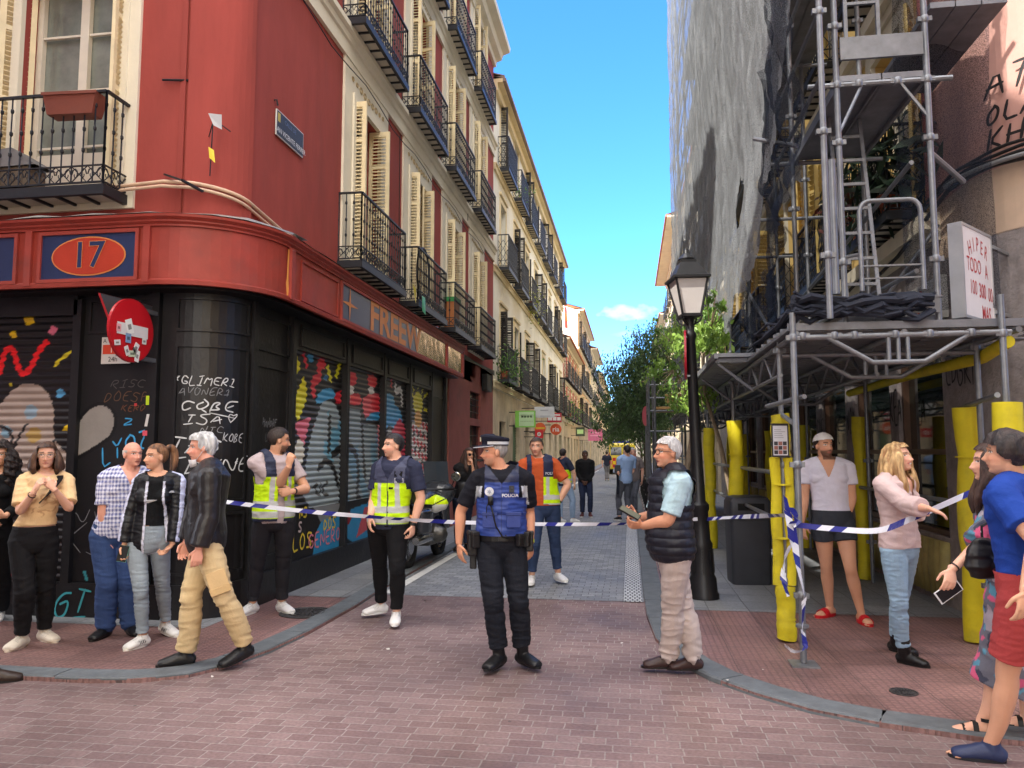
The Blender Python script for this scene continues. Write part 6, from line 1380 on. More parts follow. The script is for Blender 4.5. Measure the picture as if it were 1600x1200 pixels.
# the tower on the near end
for (x, y) in ((1.73, 6.45), (2.43, 6.45), (1.73, 8.2), (2.43, 8.2), (1.55, 6.2), (1.56, 10.2), (2.3, 10.2), (1.56, 12.2), (2.3, 12.2), (2.3, 15), (2.3, 18), (2.3, 21)): part('upright', lambda mb: upright(mb, x, y, 2.68, 17, .025), m_galv)
for lv in (4.7, 6.75, 8.8, 10.85, 12.9):
    def f(mb):
        for x0 in (1.74, 2.08):
            mb.box((x0, 6.45, lv), (x0+.35, 8.2, lv+.05))
            if lv > 5: mb.box((x0, 8.25, lv), (x0+.35, 10.2, lv+.05)); mb.box((x0, 10.25, lv), (x0+.35, 23, lv+.05))
            mb.box((x0+.0, 6.45, lv-.04), (x0+.03, 8.2, lv)); mb.box((x0+.32, 6.45, lv-.04), (x0+.35, 8.2, lv))
    part('platform', f, m_deckm, smooth=False)
    part('ledger', lambda mb: ([mb.tube([(1.5, y, lv-.03), (2.62, y, lv-.03)], .023, 8) for y in (6.45, 8.2, 10.2, 12.2)], [mb.tube([(x, 6.2, lv+z), (x, 24, lv+z)], .02, 8) for x in (1.56,) for z in (-.05, .5, 1.0)], [coupler(mb, (x, 6.45, lv-.03), .03) for x in (1.73, 1.9, 2.2, 2.43)], mb.tube([(1.73, 6.45, lv-.45), (1.92, 6.45, lv-.05)], .014, 6), mb.tube([(2.43, 6.45, lv-.35), (2.23, 6.45, lv-.05)], .014, 6)), m_galv)
    part('toe_board', lambda mb: mb.box((1.76, 6.41, lv+.17), (2.4, 6.44, lv+.36)), m_galv, smooth=False)
part('toe_board', lambda mb: (mb.box((1.76, 6.38, 2.74), (2.42, 6.41, 2.86)), mb.box((1.74, 6.37, 2.86), (2.44, 6.42, 2.873))), m_galv, smooth=False)
part('platform', lambda mb: [mb.box((2.5+i*.2, 6.5, 5.3), (2.69+i*.2, 8.1, 5.35)) for i in range(3)], m_deckm, smooth=False)
part('platform', lambda mb: [mb.box((1.74+i*.24, 6.5, 2.7), (1.96+i*.24, 8.1, 2.74)) for i in range(3)], m_deckm, smooth=False)
def f(mb):
    xs = 1.84; xe = 2.3; y = 6.36; 
    pts = [(xs, y, 2.92), (xs, y, 3.55)]+[(xs+.08-.08*math.cos(a), y, 3.55+.1*math.sin(a)) for a in np.linspace(.3, 1.57, 5)]+[(xe-.08+.08*math.sin(a), y, 3.55+.1*math.cos(a)) for a in np.linspace(0, 1.3, 5)]+[(xe, y, 3.55), (xe, y, 2.92)]
    mb.tube(pts, .019, 10); mb.bar((xs, y, 3.12), (xe, y, 3.12), .03, .012); mb.tube([(1.73, 6.45, 3.22), (xs, y, 3.22)], .014, 6); mb.bar((xs, y, 3.02), (xe, y, 3.02), .012)
part('guard_gate', f, m_galv)
def f(mb):
    for x in (1.84, 2.1): mb.bar((x, 6.75, 2.74), (x, 7.15, 4.7), .03, .02)
    for i in range(8): t = .05+i*.12; mb.bar((1.84, 6.75+.4*t, 2.74+1.96*t), (2.1, 6.75+.4*t, 2.74+1.96*t), .025)
part('ladder', f, m_galv, smooth=False)
def f(mb):
    for x in (1.86, 2.12): mb.bar((x, 6.6, 5.0), (x, 6.6, 6.75), .03)
    for z in (5.45, 5.95): mb.bar((1.86, 6.6, z), (2.12, 6.6, z), .025)
    mb.tube([(2.43, 6.45, 4.05), (2.85, 6.9, 3.95)], .024, 8); mb.tube([(1.2, 7.3, 4.6), (1.5, 6.9, 4.35)], .02, 8); mb.tube([(1.64, 6.35, 2.9), (1.64, 6.35, 4.0)], .03, 10); mb.tube([(2.3, 8.2, 2.8), (3.2, 8.4, 4.0)], .02, 8)
    mb.tube([(1.56, 8.2, 2.7), (1.56, 12.2, 4.7)], .02, 8); mb.tube([(2.3, 6.5, 3.1), (2.3, 12, 3.3)], .02, 8); mb.tube([(2.3, 6.5, 4.0), (2.3, 12, 3.6)], .02, 8)
part('brace', f, m_galv)
# ---- debris netting
from mathutils import noise as NZ
def net_mat(name, col, alpha, wv=90):
    m = bpy.data.materials.new(name); m.use_nodes = True; N = m.node_tree.nodes; L = m.node_tree.links; N.remove(N['Principled BSDF']); o = N['Material Output']
    df = N.new('ShaderNodeBsdfDiffuse'); tl = N.new('ShaderNodeBsdfTranslucent'); tp = N.new('ShaderNodeBsdfTransparent'); m1 = N.new('ShaderNodeMixShader'); m2 = N.new('ShaderNodeMixShader')
    tc = N.new('ShaderNodeTexCoord'); nz = N.new('ShaderNodeTexNoise'); nz.inputs['Scale'].default_value = 1.6; nz.inputs['Detail'].default_value = 9; nz.inputs['Roughness'].default_value = .72; m0 = N.new('ShaderNodeMapping'); m0.inputs['Scale'].default_value = (1, 12, .7); m0.inputs['Rotation'].default_value = (R(7), 0, 0); L.new(tc.outputs['Object'], m0.inputs[0]); L.new(m0.outputs[0], nz.inputs[0])
    mr = N.new('ShaderNodeMapRange'); mr.inputs[1].default_value = .3; mr.inputs[2].default_value = .7; mr.inputs[3].default_value = .8; mr.inputs[4].default_value = 1.12; L.new(nz.outputs[0], mr.inputs[0])
    rg = N.new('ShaderNodeVectorMath'); rg.operation = 'SCALE'; rg.inputs[0].default_value = lin(col); L.new(mr.outputs[0], rg.inputs['Scale']); L.new(rg.outputs[0], df.inputs[0]); L.new(rg.outputs[0], tl.inputs[0])
    m1.inputs[0].default_value = .25; L.new(df.outputs[0], m1.inputs[1]); L.new(tl.outputs[0], m1.inputs[2])
    n2 = N.new('ShaderNodeTexNoise'); n2.inputs['Scale'].default_value = wv; n2.inputs['Detail'].default_value = 2; L.new(tc.outputs['Object'], n2.inputs[0])
    r2 = N.new('ShaderNodeMapRange'); r2.inputs[1].default_value = .35; r2.inputs[2].default_value = .65; r2.inputs[3].default_value = alpha-.3; r2.inputs[4].default_value = min(1, alpha+.3); r2.clamp = True; L.new(n2.outputs[0], r2.inputs[0])
    L.new(r2.outputs[0], m2.inputs[0]); L.new(tp.outputs[0], m2.inputs[1]); L.new(m1.outputs[0], m2.inputs[2]); L.new(m2.outputs[0], o.inputs[0])
    bp = N.new('ShaderNodeBump'); bp.inputs['Strength'].default_value = .9; bp.inputs['Distance'].default_value = .014
    mp = N.new('ShaderNodeMapping'); mp.inputs['Scale'].default_value = (1, 9, 1); mp.inputs['Rotation'].default_value = (R(14), 0, 0); n3 = N.new('ShaderNodeTexNoise'); n3.inputs['Scale'].default_value = 2.2; n3.inputs['Detail'].default_value = 8; n3.inputs['Roughness'].default_value = .65
    L.new(tc.outputs['Object'], mp.inputs[0]); L.new(mp.outputs[0], n3.inputs[0]); L.new(n3.outputs[0], bp.inputs['Height']); L.new(bp.outputs[0], df.inputs['Normal']); L.new(bp.outputs[0], tl.inputs['Normal']); return m
def net(name, ys, zs, xf, m, keep, label, amp=.034):
    pts = np.zeros((len(zs), len(ys), 3))
    for i, z in enumerate(zs):
        for j, y in enumerate(ys):
            # ties at the uprights every ~2 m pull the sheet in, between them it bellies and creases diagonally
            b = abs(math.sin(y*1.55+.3))*1.6+abs(math.sin(z*1.5))*.6+1.1*math.exp(-(((y+.25*math.sin(z)*.1) % 1.12-.5)/.045)**2)*(1 if z % 4 < 3.3 else 0)
            r1 = .5*NZ.noise(Vector((y*1.6+z*.5, z*.3, 1)))+.55*(1-2.4*abs(NZ.noise(Vector((y*3.1-z*1.3, z*.5, 4)))))+.5*(1-2.4*abs(NZ.noise(Vector((y*1.5+z*1.5, z*.35, 9)))))+.3*(1-2.4*abs(NZ.noise(Vector((y*7-z*2.2, z*.9, 14)))))
            pts[i, j] = (xf(y, z)-amp*(b*.8+r1*1.25), y+.04*NZ.noise(Vector((y, z*2, 7))), z)
    me = grid_mesh(name, pts, None, m)
    bm = bmesh.new(); bm.from_mesh(me); bmesh.ops.delete(bm, geom=[f_ for f_ in bm.faces if not keep(f_.calc_center_median())], context='FACES'); bm.to_mesh(me); bm.free()
    o = link(name, me); tag(o, label, 'netting'); return o
m_net = net_mat('white_net', (124, 127, 130), .8); m_dnet = net_mat('dark_net', (44, 50, 62), .48, 130)
rg = np.random.RandomState(5)
def edge_y(z): return 6.1+max(0, 5.3-z)*.95+.16*math.sin(z*4.1)+.08*math.sin(z*11)
o = net('debris_netting', np.arange(6.0, 23.2, .045), np.arange(3.15, 17, .075), lambda y, z: 1.42-.07*max(0, 5-z), m_net, lambda c: c.y > edge_y(c.z) and c.z > 3.25+.25*math.sin(c.y*1.7)+.1*math.sin(c.y*5) and not ((c.y-9.1)**2/.04+(c.z-4.55)**2/.09 < 1), 'white debris netting hung down the scaffold over the right building')
adopt_loc(o, (1.42, 15, 3.2))
def wavy(name, P, w0, m, label=None, parent=None, n=40, seed=1):
    pass
# dark netting: torn near edge, and a bunched roll lying on the walkway
o = net('dark_netting', np.arange(6.3, 9.6, .06), np.arange(2.85, 6.6, .07), lambda y, z: 1.62+.0*z, m_dnet, lambda c: c.y < edge_y(c.z)+.9 and c.y > edge_y(c.z)-.95-.2*math.sin(c.z*5) and c.y < 9.5, 'dark torn netting hanging inside the near edge of the white netting', .12); adopt_loc(o, (1.5, 7.5, 2.9))
YYn = np.arange(2.45, 3.3, .05); ZZn = np.arange(2.9, 7.5, .08)
pts = np.zeros((len(ZZn), len(YYn), 3))
for i, z in enumerate(ZZn):
    for j, x in enumerate(YYn): pts[i, j] = (x, 7.2+.08*math.sin(x*9+z)+.06*NZ.noise(Vector((x*3, z*2, 0))), z)
o = link('dark_netting', grid_mesh('dark_netting', pts, None, m_dnet)); tag(o, 'dark see-through netting closing the scaffold end beside the pink corner', 'netting'); adopt_loc(o, (2.9, 7.2, 2.9))
mb = MB(); random.seed(4)
for k in range(14):
    z = 2.72+random.uniform(0, .12); mb.tube([(1.3+i*.13, 6.3+random.uniform(-.05, .12), z+random.uniform(-.03, .05)+.03*math.sin(i+k)) for i in range(9)], random.uniform(.012, .03), 5)
for k in range(8):
    mb.tube([(1.35+random.uniform(-.05, .1), 6.5+i*.6, 2.75+random.uniform(0, .15)) for i in range(7)], random.uniform(.012, .03), 5)
o = mb.build('netting_roll', mat('dark_roll', (34, 38, 50), .9, var=.3), None); tag(o, 'bunched dark netting lying along the front beam of the walkway roof', 'netting'); adopt_loc(o, (2, 6.4, 2.72))
# small scaffold frame further up the pavement
e = empty('scaffold_frame', (.9, 21.5, 0), 0, 'small scaffold frame standing on the pavement further up the street by the trees', 'scaffolding')
mb = MB()
for x in (.52, .68, 1.6): 
    for y in (21, 23): mb.tube([(x, y, .03), (x, y, 3.9)], .03, 8)
for z in (2.2, 2.75, 3.1, 3.45, 3.85): mb.tube([(.5, 21, z), (1.9, 21, z)], .022, 6); mb.tube([(.52, 21, z), (.52, 23, z)], .022, 6)
mb.build('frame', m_galv, e); mb = MB(); mb.box((.7, 21, 2.8), (1.7, 23, 2.86)); mb.box((.95, 20.95, 2.95), (1.6, 20.98, 3.2)); mb.build('platform', mat('wood_plank', (176, 136, 84), .8, var=.2), e)
# poster on the padded post
e = empty('poster', (1.3, 6.93, 1.75), 0, 'white notice with small photographs taped to the yellow padded post', 'poster')
mb = MB(); T = frameM((1.285, 6.935, 1.75), (RT.x, RT.y, 0), -FW); mb.box((-.075, -.145, 0), (.075, .145, .004), 0, T); mb.box((-.062, -.13, .0042), (.062, .125, .005), 1, T)
random.seed(9)
for i in range(3):
    for j in range(3): mb.box((-.055+i*.038, -.12+j*.038, .0052), (-.055+i*.038+.033, -.12+j*.038+.033, .006), 2+(i+j) % 2, T)
for j in range(5): mb.box((-.05, .02+j*.017, .0052), (.03+random.uniform(-.02, .02), .025+j*.017, .006), 4, T)
mb.build('sheet', [mat('paper_edge', (40, 40, 44), .5), mat('paper', (206, 208, 214), .6, var=.04), mat('photo_dark', (60, 58, 62), .5), mat('photo_red', (150, 96, 84), .5), mat('grey_text', (150, 152, 158), .6)], e)
# ================= STREET FURNITURE AND OTHER THINGS =================
m_post = mat('lamp_black', (34, 34, 36), .4, .3, var=.2, scale=10, bump=.1)
def bev(o, w_=.01, seg=2): b = o.modifiers.new('bevel', 'BEVEL'); b.width = w_; b.segments = seg; b.limit_method = 'ANGLE'; return o
# street lamp
L0 = gr(1096, 932, .03); L0 = Vector((.79, 8.93, .03))
e = empty('street_lamp', L0, 0, 'black cast iron street lamp with a four sided lantern', 'street lamp')
mb = MB(); mb.lathe(L0, [(.17, 0), (.17, .05), (.155, .07), (.15, .22), (.13, .26), (.12, .55), (.125, .60), (.105, .64), (.095, .95), (.11, .98), (.11, 1.03), (.075, 1.07), (.066, 1.5), (.054, 2.9), (.068, 2.93), (.068, 2.97), (.048, 3.0), (.05, 3.12), (.07, 3.15)], 20)
for k in range(8): a = k*math.pi/4; mb.bar(L0+Vector((.125*math.cos(a), .125*math.sin(a), .28)), L0+Vector((.118*math.cos(a), .118*math.sin(a), .54)), .02)
p = mb.build('pole', m_post, e); smooth_angle(p, 40)
Tl = Matrix.Translation(L0) @ Matrix.Rotation(R(12), 4, 'Z')
def sq(mb, prof, mi=0):
    vs = [Tl @ Vector((sx*r*.9, sy*r*.9, z)) for r, z in prof for sx, sy in ((-1, -1), (1, -1), (1, 1), (-1, 1))]
    mb.add(vs, [(i*4+j, i*4+(j+1) % 4, i*4+4+(j+1) % 4, i*4+4+j) for i in range(len(prof)-1) for j in range(4)]+[(3, 2, 1, 0), tuple(len(prof)*4-4+j for j in range(4))], mi)
mb = MB(); sq(mb, [(.10, 3.15), (.125, 3.16), (.125, 3.19), (.10, 3.2)]); sq(mb, [(.20, 3.58), (.235, 3.59), (.235, 3.615), (.20, 3.63), (.12, 3.76), (.10, 3.79), (.10, 3.82)])
mb.lathe(L0, [(.09, 3.82), (.10, 3.84), (.06, 3.88), (.03, 3.91), (.02, 3.95), (.004, 3.97)], 12)
for sx, sy in ((-1, -1), (1, -1), (1, 1), (-1, 1)): mb.bar(Tl @ Vector((sx*.106, sy*.106, 3.18)), Tl @ Vector((sx*.183, sy*.183, 3.6)), .02); mb.tube([L0+Vector((0, 0, 3.05)), Tl @ Vector((sx*.09, sy*.09, 3.1)), Tl @ Vector((sx*.12, sy*.12, 3.17))], .01, 6)
mb.build('lantern_frame', m_post, e)
mb = MB(); sq(mb, [(.108, 3.195), (.193, 3.585)]); mb.build('lantern_glass', mat('lantern_glass', (186, 180, 176), .35, var=.08, dirt=.15), e)
# edge-on round sign strapped to the lamp
e.rotation_euler = (0, -.03, 0)
e = empty('round_sign', (.70, 8.9, 2.6), 0, 'round red traffic sign seen edge-on, fixed to the street lamp', 'traffic sign'); mb = MB()
c = Vector((.64, 8.9, 2.75)); dv = (c-CP); dv.z = 0; dv.normalize(); nrm = dv.cross(ZZ); Mx = frameM(c, dv, nrm)
mb.add([Mx @ Vector((.28*math.cos(a), .28*math.sin(a), z)) for z in (-.012, .012) for a in np.linspace(0, 2*math.pi, 33)[:-1]], [tuple(range(32)), tuple(range(32, 64))]+[(i, (i+1) % 32, 32+(i+1) % 32, 32+i) for i in range(32)], 0); mb.build('disc', mat('sign_crimson', (176, 30, 52), .35), e)
mb = MB(); mb.box((.64, 8.88, 2.5), (.74, 8.92, 2.52)); mb.box((.64, 8.88, 2.95), (.74, 8.92, 2.97)); mb.build('clamp', m_galv, e)
# litter bin
B0 = Vector((1.44, 10.05, .034)); e = empty('litter_bin', B0, 0, 'dark grey plastic litter bin on the pavement beside the yellow padded posts', 'bin')
m_bin = mat('bin_plastic', (52, 54, 60), .5, var=.15, scale=8, bump=.15, dirt=.15); Tb = Matrix.Translation(B0) @ Matrix.Rotation(YAW*.5, 4, 'Z')
def rring(w_, d, z, r=.05, n=4): 
    out = []
    for cx, cy, a0 in ((w_-r, d-r, 0), (-w_+r, d-r, 90), (-w_+r, -d+r, 180), (w_-r, -d+r, 270)):
        for i in range(n+1): a = R(a0+90*i/n); out.append(Tb @ Vector((cx+r*math.cos(a), cy+r*math.sin(a), z)))
    return out
def rstack(mb, prof, mi=0):
    rs = [rring(*p) for p in prof]; n = len(rs[0]); mb.add([q for r in rs for q in r], [(i*n+j, i*n+(j+1) % n, (i+1)*n+(j+1) % n, (i+1)*n+j) for i in range(len(rs)-1) for j in range(n)]+[tuple(range(n-1, -1, -1)), tuple((len(rs)-1)*n+j for j in range(n))], mi)
mb = MB(); rstack(mb, [(.225, .19, 0), (.235, .2, .03), (.245, .21, .78), (.255, .22, .79), (.255, .22, .82), (.245, .21, .83)]); bd = mb.build('bin_body', m_bin, e); smooth_angle(bd, 30)
mb = MB(); rstack(mb, [(.25, .215, .832), (.255, .22, .86), (.25, .215, 1.0), (.225, .19, 1.05), (.16, .13, 1.075)]); ld = mb.build('lid', m_bin, e); smooth_angle(ld, 30)
mb = MB(); mb.box((-.16, -.222, .9), (.16, -.2185, .985), 0, Tb); mb.build('slot', mat('slot_black', (12, 12, 13), .8), e)
mb = MB(); mb.box((-.255, -.226, .79), (.255, -.2195, .825), 0, Tb); mb.build('rim', m_bin, e)
# bollards and barriers
def bollard(x, y, lb, h=.82):
    e = empty('bollard', (x, y, .03), 0, lb, 'bollard', 'cast iron bollards along the left kerb'); 
    mb = MB(); c = Vector((0, 0, 0)); mb.lathe(c, [(.05, 0), (.05, .02), (.04, .03), (.036, h-.12), (.048, h-.1), (.048, h-.07), (.03, h-.05), (.045, h-.02), (.02, h+.01), (.002, h+.02)], 12); o = mb.build('post', m_post, e, smooth=True, world=False); return e
for i, (y, h) in enumerate(((12.4, .7), (15.6, .8), (23.6, .85), (27.0, .85), (30.4, .85), (34, .85), (38, .85), (42, .85))):
    bollard(-3.06, y, ['black bollard beside the police motorcycle on the left pavement', 'black bollard behind the policeman\'s shoulder, next up the left kerb'][i] if i < 2 else 'thin black bollard further up the left kerb, one of a row', h)
for i in range(7):
    y = 15.2+i*2.6; e = empty('railing_hoop', (.42, y, .03), 0, 'black metal hoop rail along the right kerb behind the cameraman', 'barrier', 'hoop rails along the right kerb'); mb = MB()
    mb.tube([(0, 0, 0), (0, 0, .8), (0, .06, .9), (0, 1.4, .9), (0, 1.46, .8), (0, 1.46, 0)], .022, 8); mb.tube([(0, 0, .45), (0, 1.46, .45)], .014, 6); mb.box((-.06, -.06, 0), (.06, .06, .012)); mb.box((-.06, 1.4, 0), (.06, 1.52, .012)); mb.build('hoop', m_post, e, world=False)
# traffic signs bracketed to the black wall
S0 = Vector((-4.63, 6.55, 2.79)); e = empty('no_entry_sign', S0, 0, 'round red no entry sign covered in stickers, bracketed to the black corner', 'traffic sign')
def disc(mb, c, r, n, th, mi=0, nx=(1, 0, 0), col=None, seg=40):
    nx = Vector(nx).normalized(); M = frameM(c, ZZ.cross(nx), nx); mb.add([M @ Vector((r*math.cos(a), r*math.sin(a), z)) for z in (0, th) for a in np.linspace(0, 2*math.pi, seg+1)[:-1]], [tuple(range(seg-1, -1, -1)), tuple(range(seg, 2*seg))]+[(i, (i+1) % seg, seg+(i+1) % seg, seg+i) for i in range(seg)], mi, col); return M
nd = Vector((1, -.06, 0)); mb = MB(); disc(mb, S0-nd*.025, .30, 0, .028, nx=nd, col=(172, 26, 36)); M = disc(mb, S0+nd*.003, .285, 0, .002, nx=nd, col=(186, 20, 32)); 
db = mb.build('disc', mat('sign_paint', rough=.3, var=.08, bump=.05, vc=True), e)
mb = MB(); mb.box((-.21, -.055, .006), (.21, .055, .008), 0, M, (212, 208, 206)); mb.build('white_bar', MC['sign_paint'], db)
for x, y, w_, h_, a, col in ((-.05, .03, .045, .07, 20, (226, 226, 220)), (-.06, -.08, .036, .045, 0, (120, 150, 186)), (-.19, .0, .03, .035, 0, (226, 160, 164)), (-.2, -.14, .04, .025, 10, (214, 210, 206)), (.16, -.08, .03, .03, 0, (206, 206, 200)), (.05, -.16, .03, .05, -25, (220, 216, 214)), (.0, -.22, .05, .03, 5, (196, 206, 176)), (.07, -.235, .03, .055, -10, (222, 220, 216)), (-.07, -.2, .028, .045, 25, (222, 220, 216)), (.03, -.19, .02, .035, 10, (30, 28, 30))):
    mb = MB(); mb.box((-w_, -h_, .009), (w_, h_, .0105), 0, M @ Matrix.Translation((x, y, 0)) @ Matrix.Rotation(R(a), 4, 'Z'), col); mb.box((-w_*.5, -h_*.4, .0106), (w_*.5, h_*.3, .011), 0, M @ Matrix.Translation((x, y, 0)) @ Matrix.Rotation(R(a), 4, 'Z'), tuple(int(q*.6) for q in col)); mb.build('sticker', MC['sign_paint'], db)
mb = MB(); mb.box((-4.68, 6.4, 3.0), (-4.64, 7.0, 3.04)); mb.box((-4.68, 6.4, 2.53), (-4.64, 7.0, 2.57)); mb.build('bracket', m_galv, e)
e = empty('triangular_sign', (-4.78, 6.7, 2.9), 0, 'back of a grey triangular traffic sign with a red rim behind the no entry sign', 'traffic sign')
T3 = [Vector((-4.84, 6.36, 3.12)), Vector((-4.70, 6.98, 3.10)), Vector((-4.77, 6.62, 2.58))]; mb = MB(); nn = (T3[1]-T3[0]).cross(T3[2]-T3[0]).normalized()
mb.add([p+nn*d for d in (0, .02) for p in T3], [(0, 1, 2), (5, 4, 3)], 0, (70, 70, 74)); mb.add([p+nn*d for d in (-.004, .024) for p in T3]+[], [(0, 1, 4, 3), (1, 2, 5, 4), (2, 0, 3, 5)], 0, (190, 40, 50)); mb.build('plate', MC['sign_paint'], e)
e = empty('garage_plate', (-5.05, 6.96, 2.62), 0, 'small white and orange 24h no parking plate on the black wall behind the round sign', 'sign')
a_ = ony(161, 527, 6.955); b_ = ony(190, 568, 6.955); M = frameM(((a_.x+b_.x)/2+.04, 6.955, (a_.z+b_.z)/2), (1, 0, 0), (0, -1, 0)); w_ = (b_.x-a_.x)/2+.05; h_ = (a_.z-b_.z)/2
mb = MB(); mb.box((-w_, -h_, -.008), (w_, h_, 0), 0, M, (206, 200, 194)); mb.box((-w_+.015, -h_*.28, 0), (w_*.9, h_*.42, .002), 0, M, (206, 70, 44)); text_mesh(mb, 'A', M @ Matrix.Translation((-w_+.035, h_*.7, 0)), .06, col=(40, 38, 38)); text_mesh(mb, '24h', M @ Matrix.Translation((-.03, -h_*.68, 0)), .07, col=(40, 38, 38)); text_mesh(mb, 'M', M @ Matrix.Translation((-.02, h_*.05, .002)), .1, col=(226, 200, 190)); mb.build('plate', MC['sign_paint'], e)
# projecting shop signs up the street
def shop_sign(name, y, x0, x1, z0, z1, label, parts_, rnd=False, th=.1):
    c = Vector(((x0+x1)/2, y, (z0+z1)/2)); e = empty(name, c, 0, label, 'shop sign'); mb = MB(); M = frameM(c, (1, 0, 0), (0, -1, 0)); w_ = (x1-x0)/2; h_ = (z1-z0)/2
    if rnd: disc(mb, c+Vector((0, th, 0)), w_, 0, th, nx=(0, -1, 0), col=parts_[0])
    else: mb.box((-w_, -h_, -th), (w_, h_, 0), 0, M, parts_[0])
    for q in parts_[1:]:
        if q[0] == 'b': mb.box((q[1]*w_, q[2]*h_, 0), (q[3]*w_, q[4]*h_, .006), 0, M, q[5])
        elif q[0] == 'o': mb.add([M @ Vector((q[1]*w_+q[3]*w_*math.cos(a), q[2]*h_+q[3]*w_*math.sin(a), .009)) for a in np.linspace(0, 6.283, 21)[:-1]], [tuple(range(20))], 0, q[4])
        else: text_mesh(mb, q[1], M @ Matrix.Translation((q[2]*w_, q[3]*h_, .007)), q[4], col=q[5], bold=.02)
    mb.build('sign_box', MC['sign_paint'], e); [(MB().bar((XW, y+th/2, zz), (x0+.02, y+th/2, zz), .03)).build('bracket', m_iron, e) for zz in (z1-.05, z0+.05)]; return e
shop_sign('shop_sign', 25, -3.72, -3.05, 2.45, 3.0, 'green hanging shop sign with a pale panel of dark lettering', [(126, 190, 74), ('b', -.62, -.85, .85, .85, (176, 206, 160)), ('b', -.45, .45, .75, .5, (60, 90, 66)), ('b', -.4, .15, -.2, .4, (70, 100, 76)), ('b', -.1, .15, .1, .4, (60, 90, 66)), ('b', .2, .15, .36, .4, (60, 90, 66)), ('b', .48, .15, .66, .4, (70, 100, 76)), ('b', -.5, -.3, .75, -.26, (90, 120, 90))])
shop_sign('shop_sign', 28, -3.45, -2.72, 2.9, 3.3, 'white rectangular hanging shop sign above the green one', [(196, 198, 202), ('b', -.4, .3, .4, .42, (120, 124, 134)), ('b', -.4, -.75, .6, -.68, (110, 114, 130)), ('b', -.8, .35, -.7, .42, (120, 124, 134))])
shop_sign('shop_sign', 31, -3.3, -2.72, 2.84, 3.22, 'red hanging shop sign with white triangles', [(176, 34, 52), ('b', -.8, .45, .8, .7, (226, 220, 220)), ('b', -.9, -.6, -.3, .1, (226, 220, 220)), ('b', -.2, -.6, .3, .2, (226, 220, 220)), ('b', .4, -.6, .9, .1, (226, 220, 220))])
shop_sign('shop_sign', 31.4, -3.22, -2.76, 2.34, 2.8, 'round orange hanging sign reading ria', [(224, 92, 42), ('t', 'ria', 0, -.02, .27, (240, 236, 232))], True)
shop_sign('shop_sign', 30.2, -3.72, -3.28, 2.36, 2.8, 'orange and yellow round hanging sign left of the ria sign', [(220, 100, 50), ('b', -.85, -.12, .85, .16, (226, 190, 60))], True)
shop_sign('shop_sign', 28.6, -3.5, -3.2, 2.16, 2.46, 'small square red hanging sign with a white ring', [(206, 34, 44), ('o', 0, 0, .5, (236, 232, 232)), ('o', 0, 0, .22, (206, 34, 44))])
shop_sign('shop_sign', 52, -3.6, -3.0, 2.7, 3.3, 'small pale green lit pharmacy style sign far up the left side', [(60, 70, 50), ('b', -.7, -.5, .7, .5, (190, 226, 150))])
shop_sign('shop_sign', 60, -3.2, -2.1, 2.5, 3.4, 'pink banner sign far up the left side', [(206, 110, 150), ('b', -.7, -.2, .7, .0, (226, 160, 190)), ('b', -.6, .3, .6, .5, (226, 160, 190))])
e = empty('round_sign', (.5, 24, 2.6), 0, 'round pink-red traffic sign on a pole among the trees up the right pavement', 'traffic sign'); mb = MB(); disc(mb, Vector((.5, 24, 2.75)), .3, 0, .02, nx=(-.93, -.3, 0), col=(186, 60, 90)); mb.build('disc', MC['sign_paint'], e); mb = MB(); mb.tube([(.5, 24.03, .03), (.5, 24.03, 3.05)], .03, 8); mb.build('pole', m_galv, e)
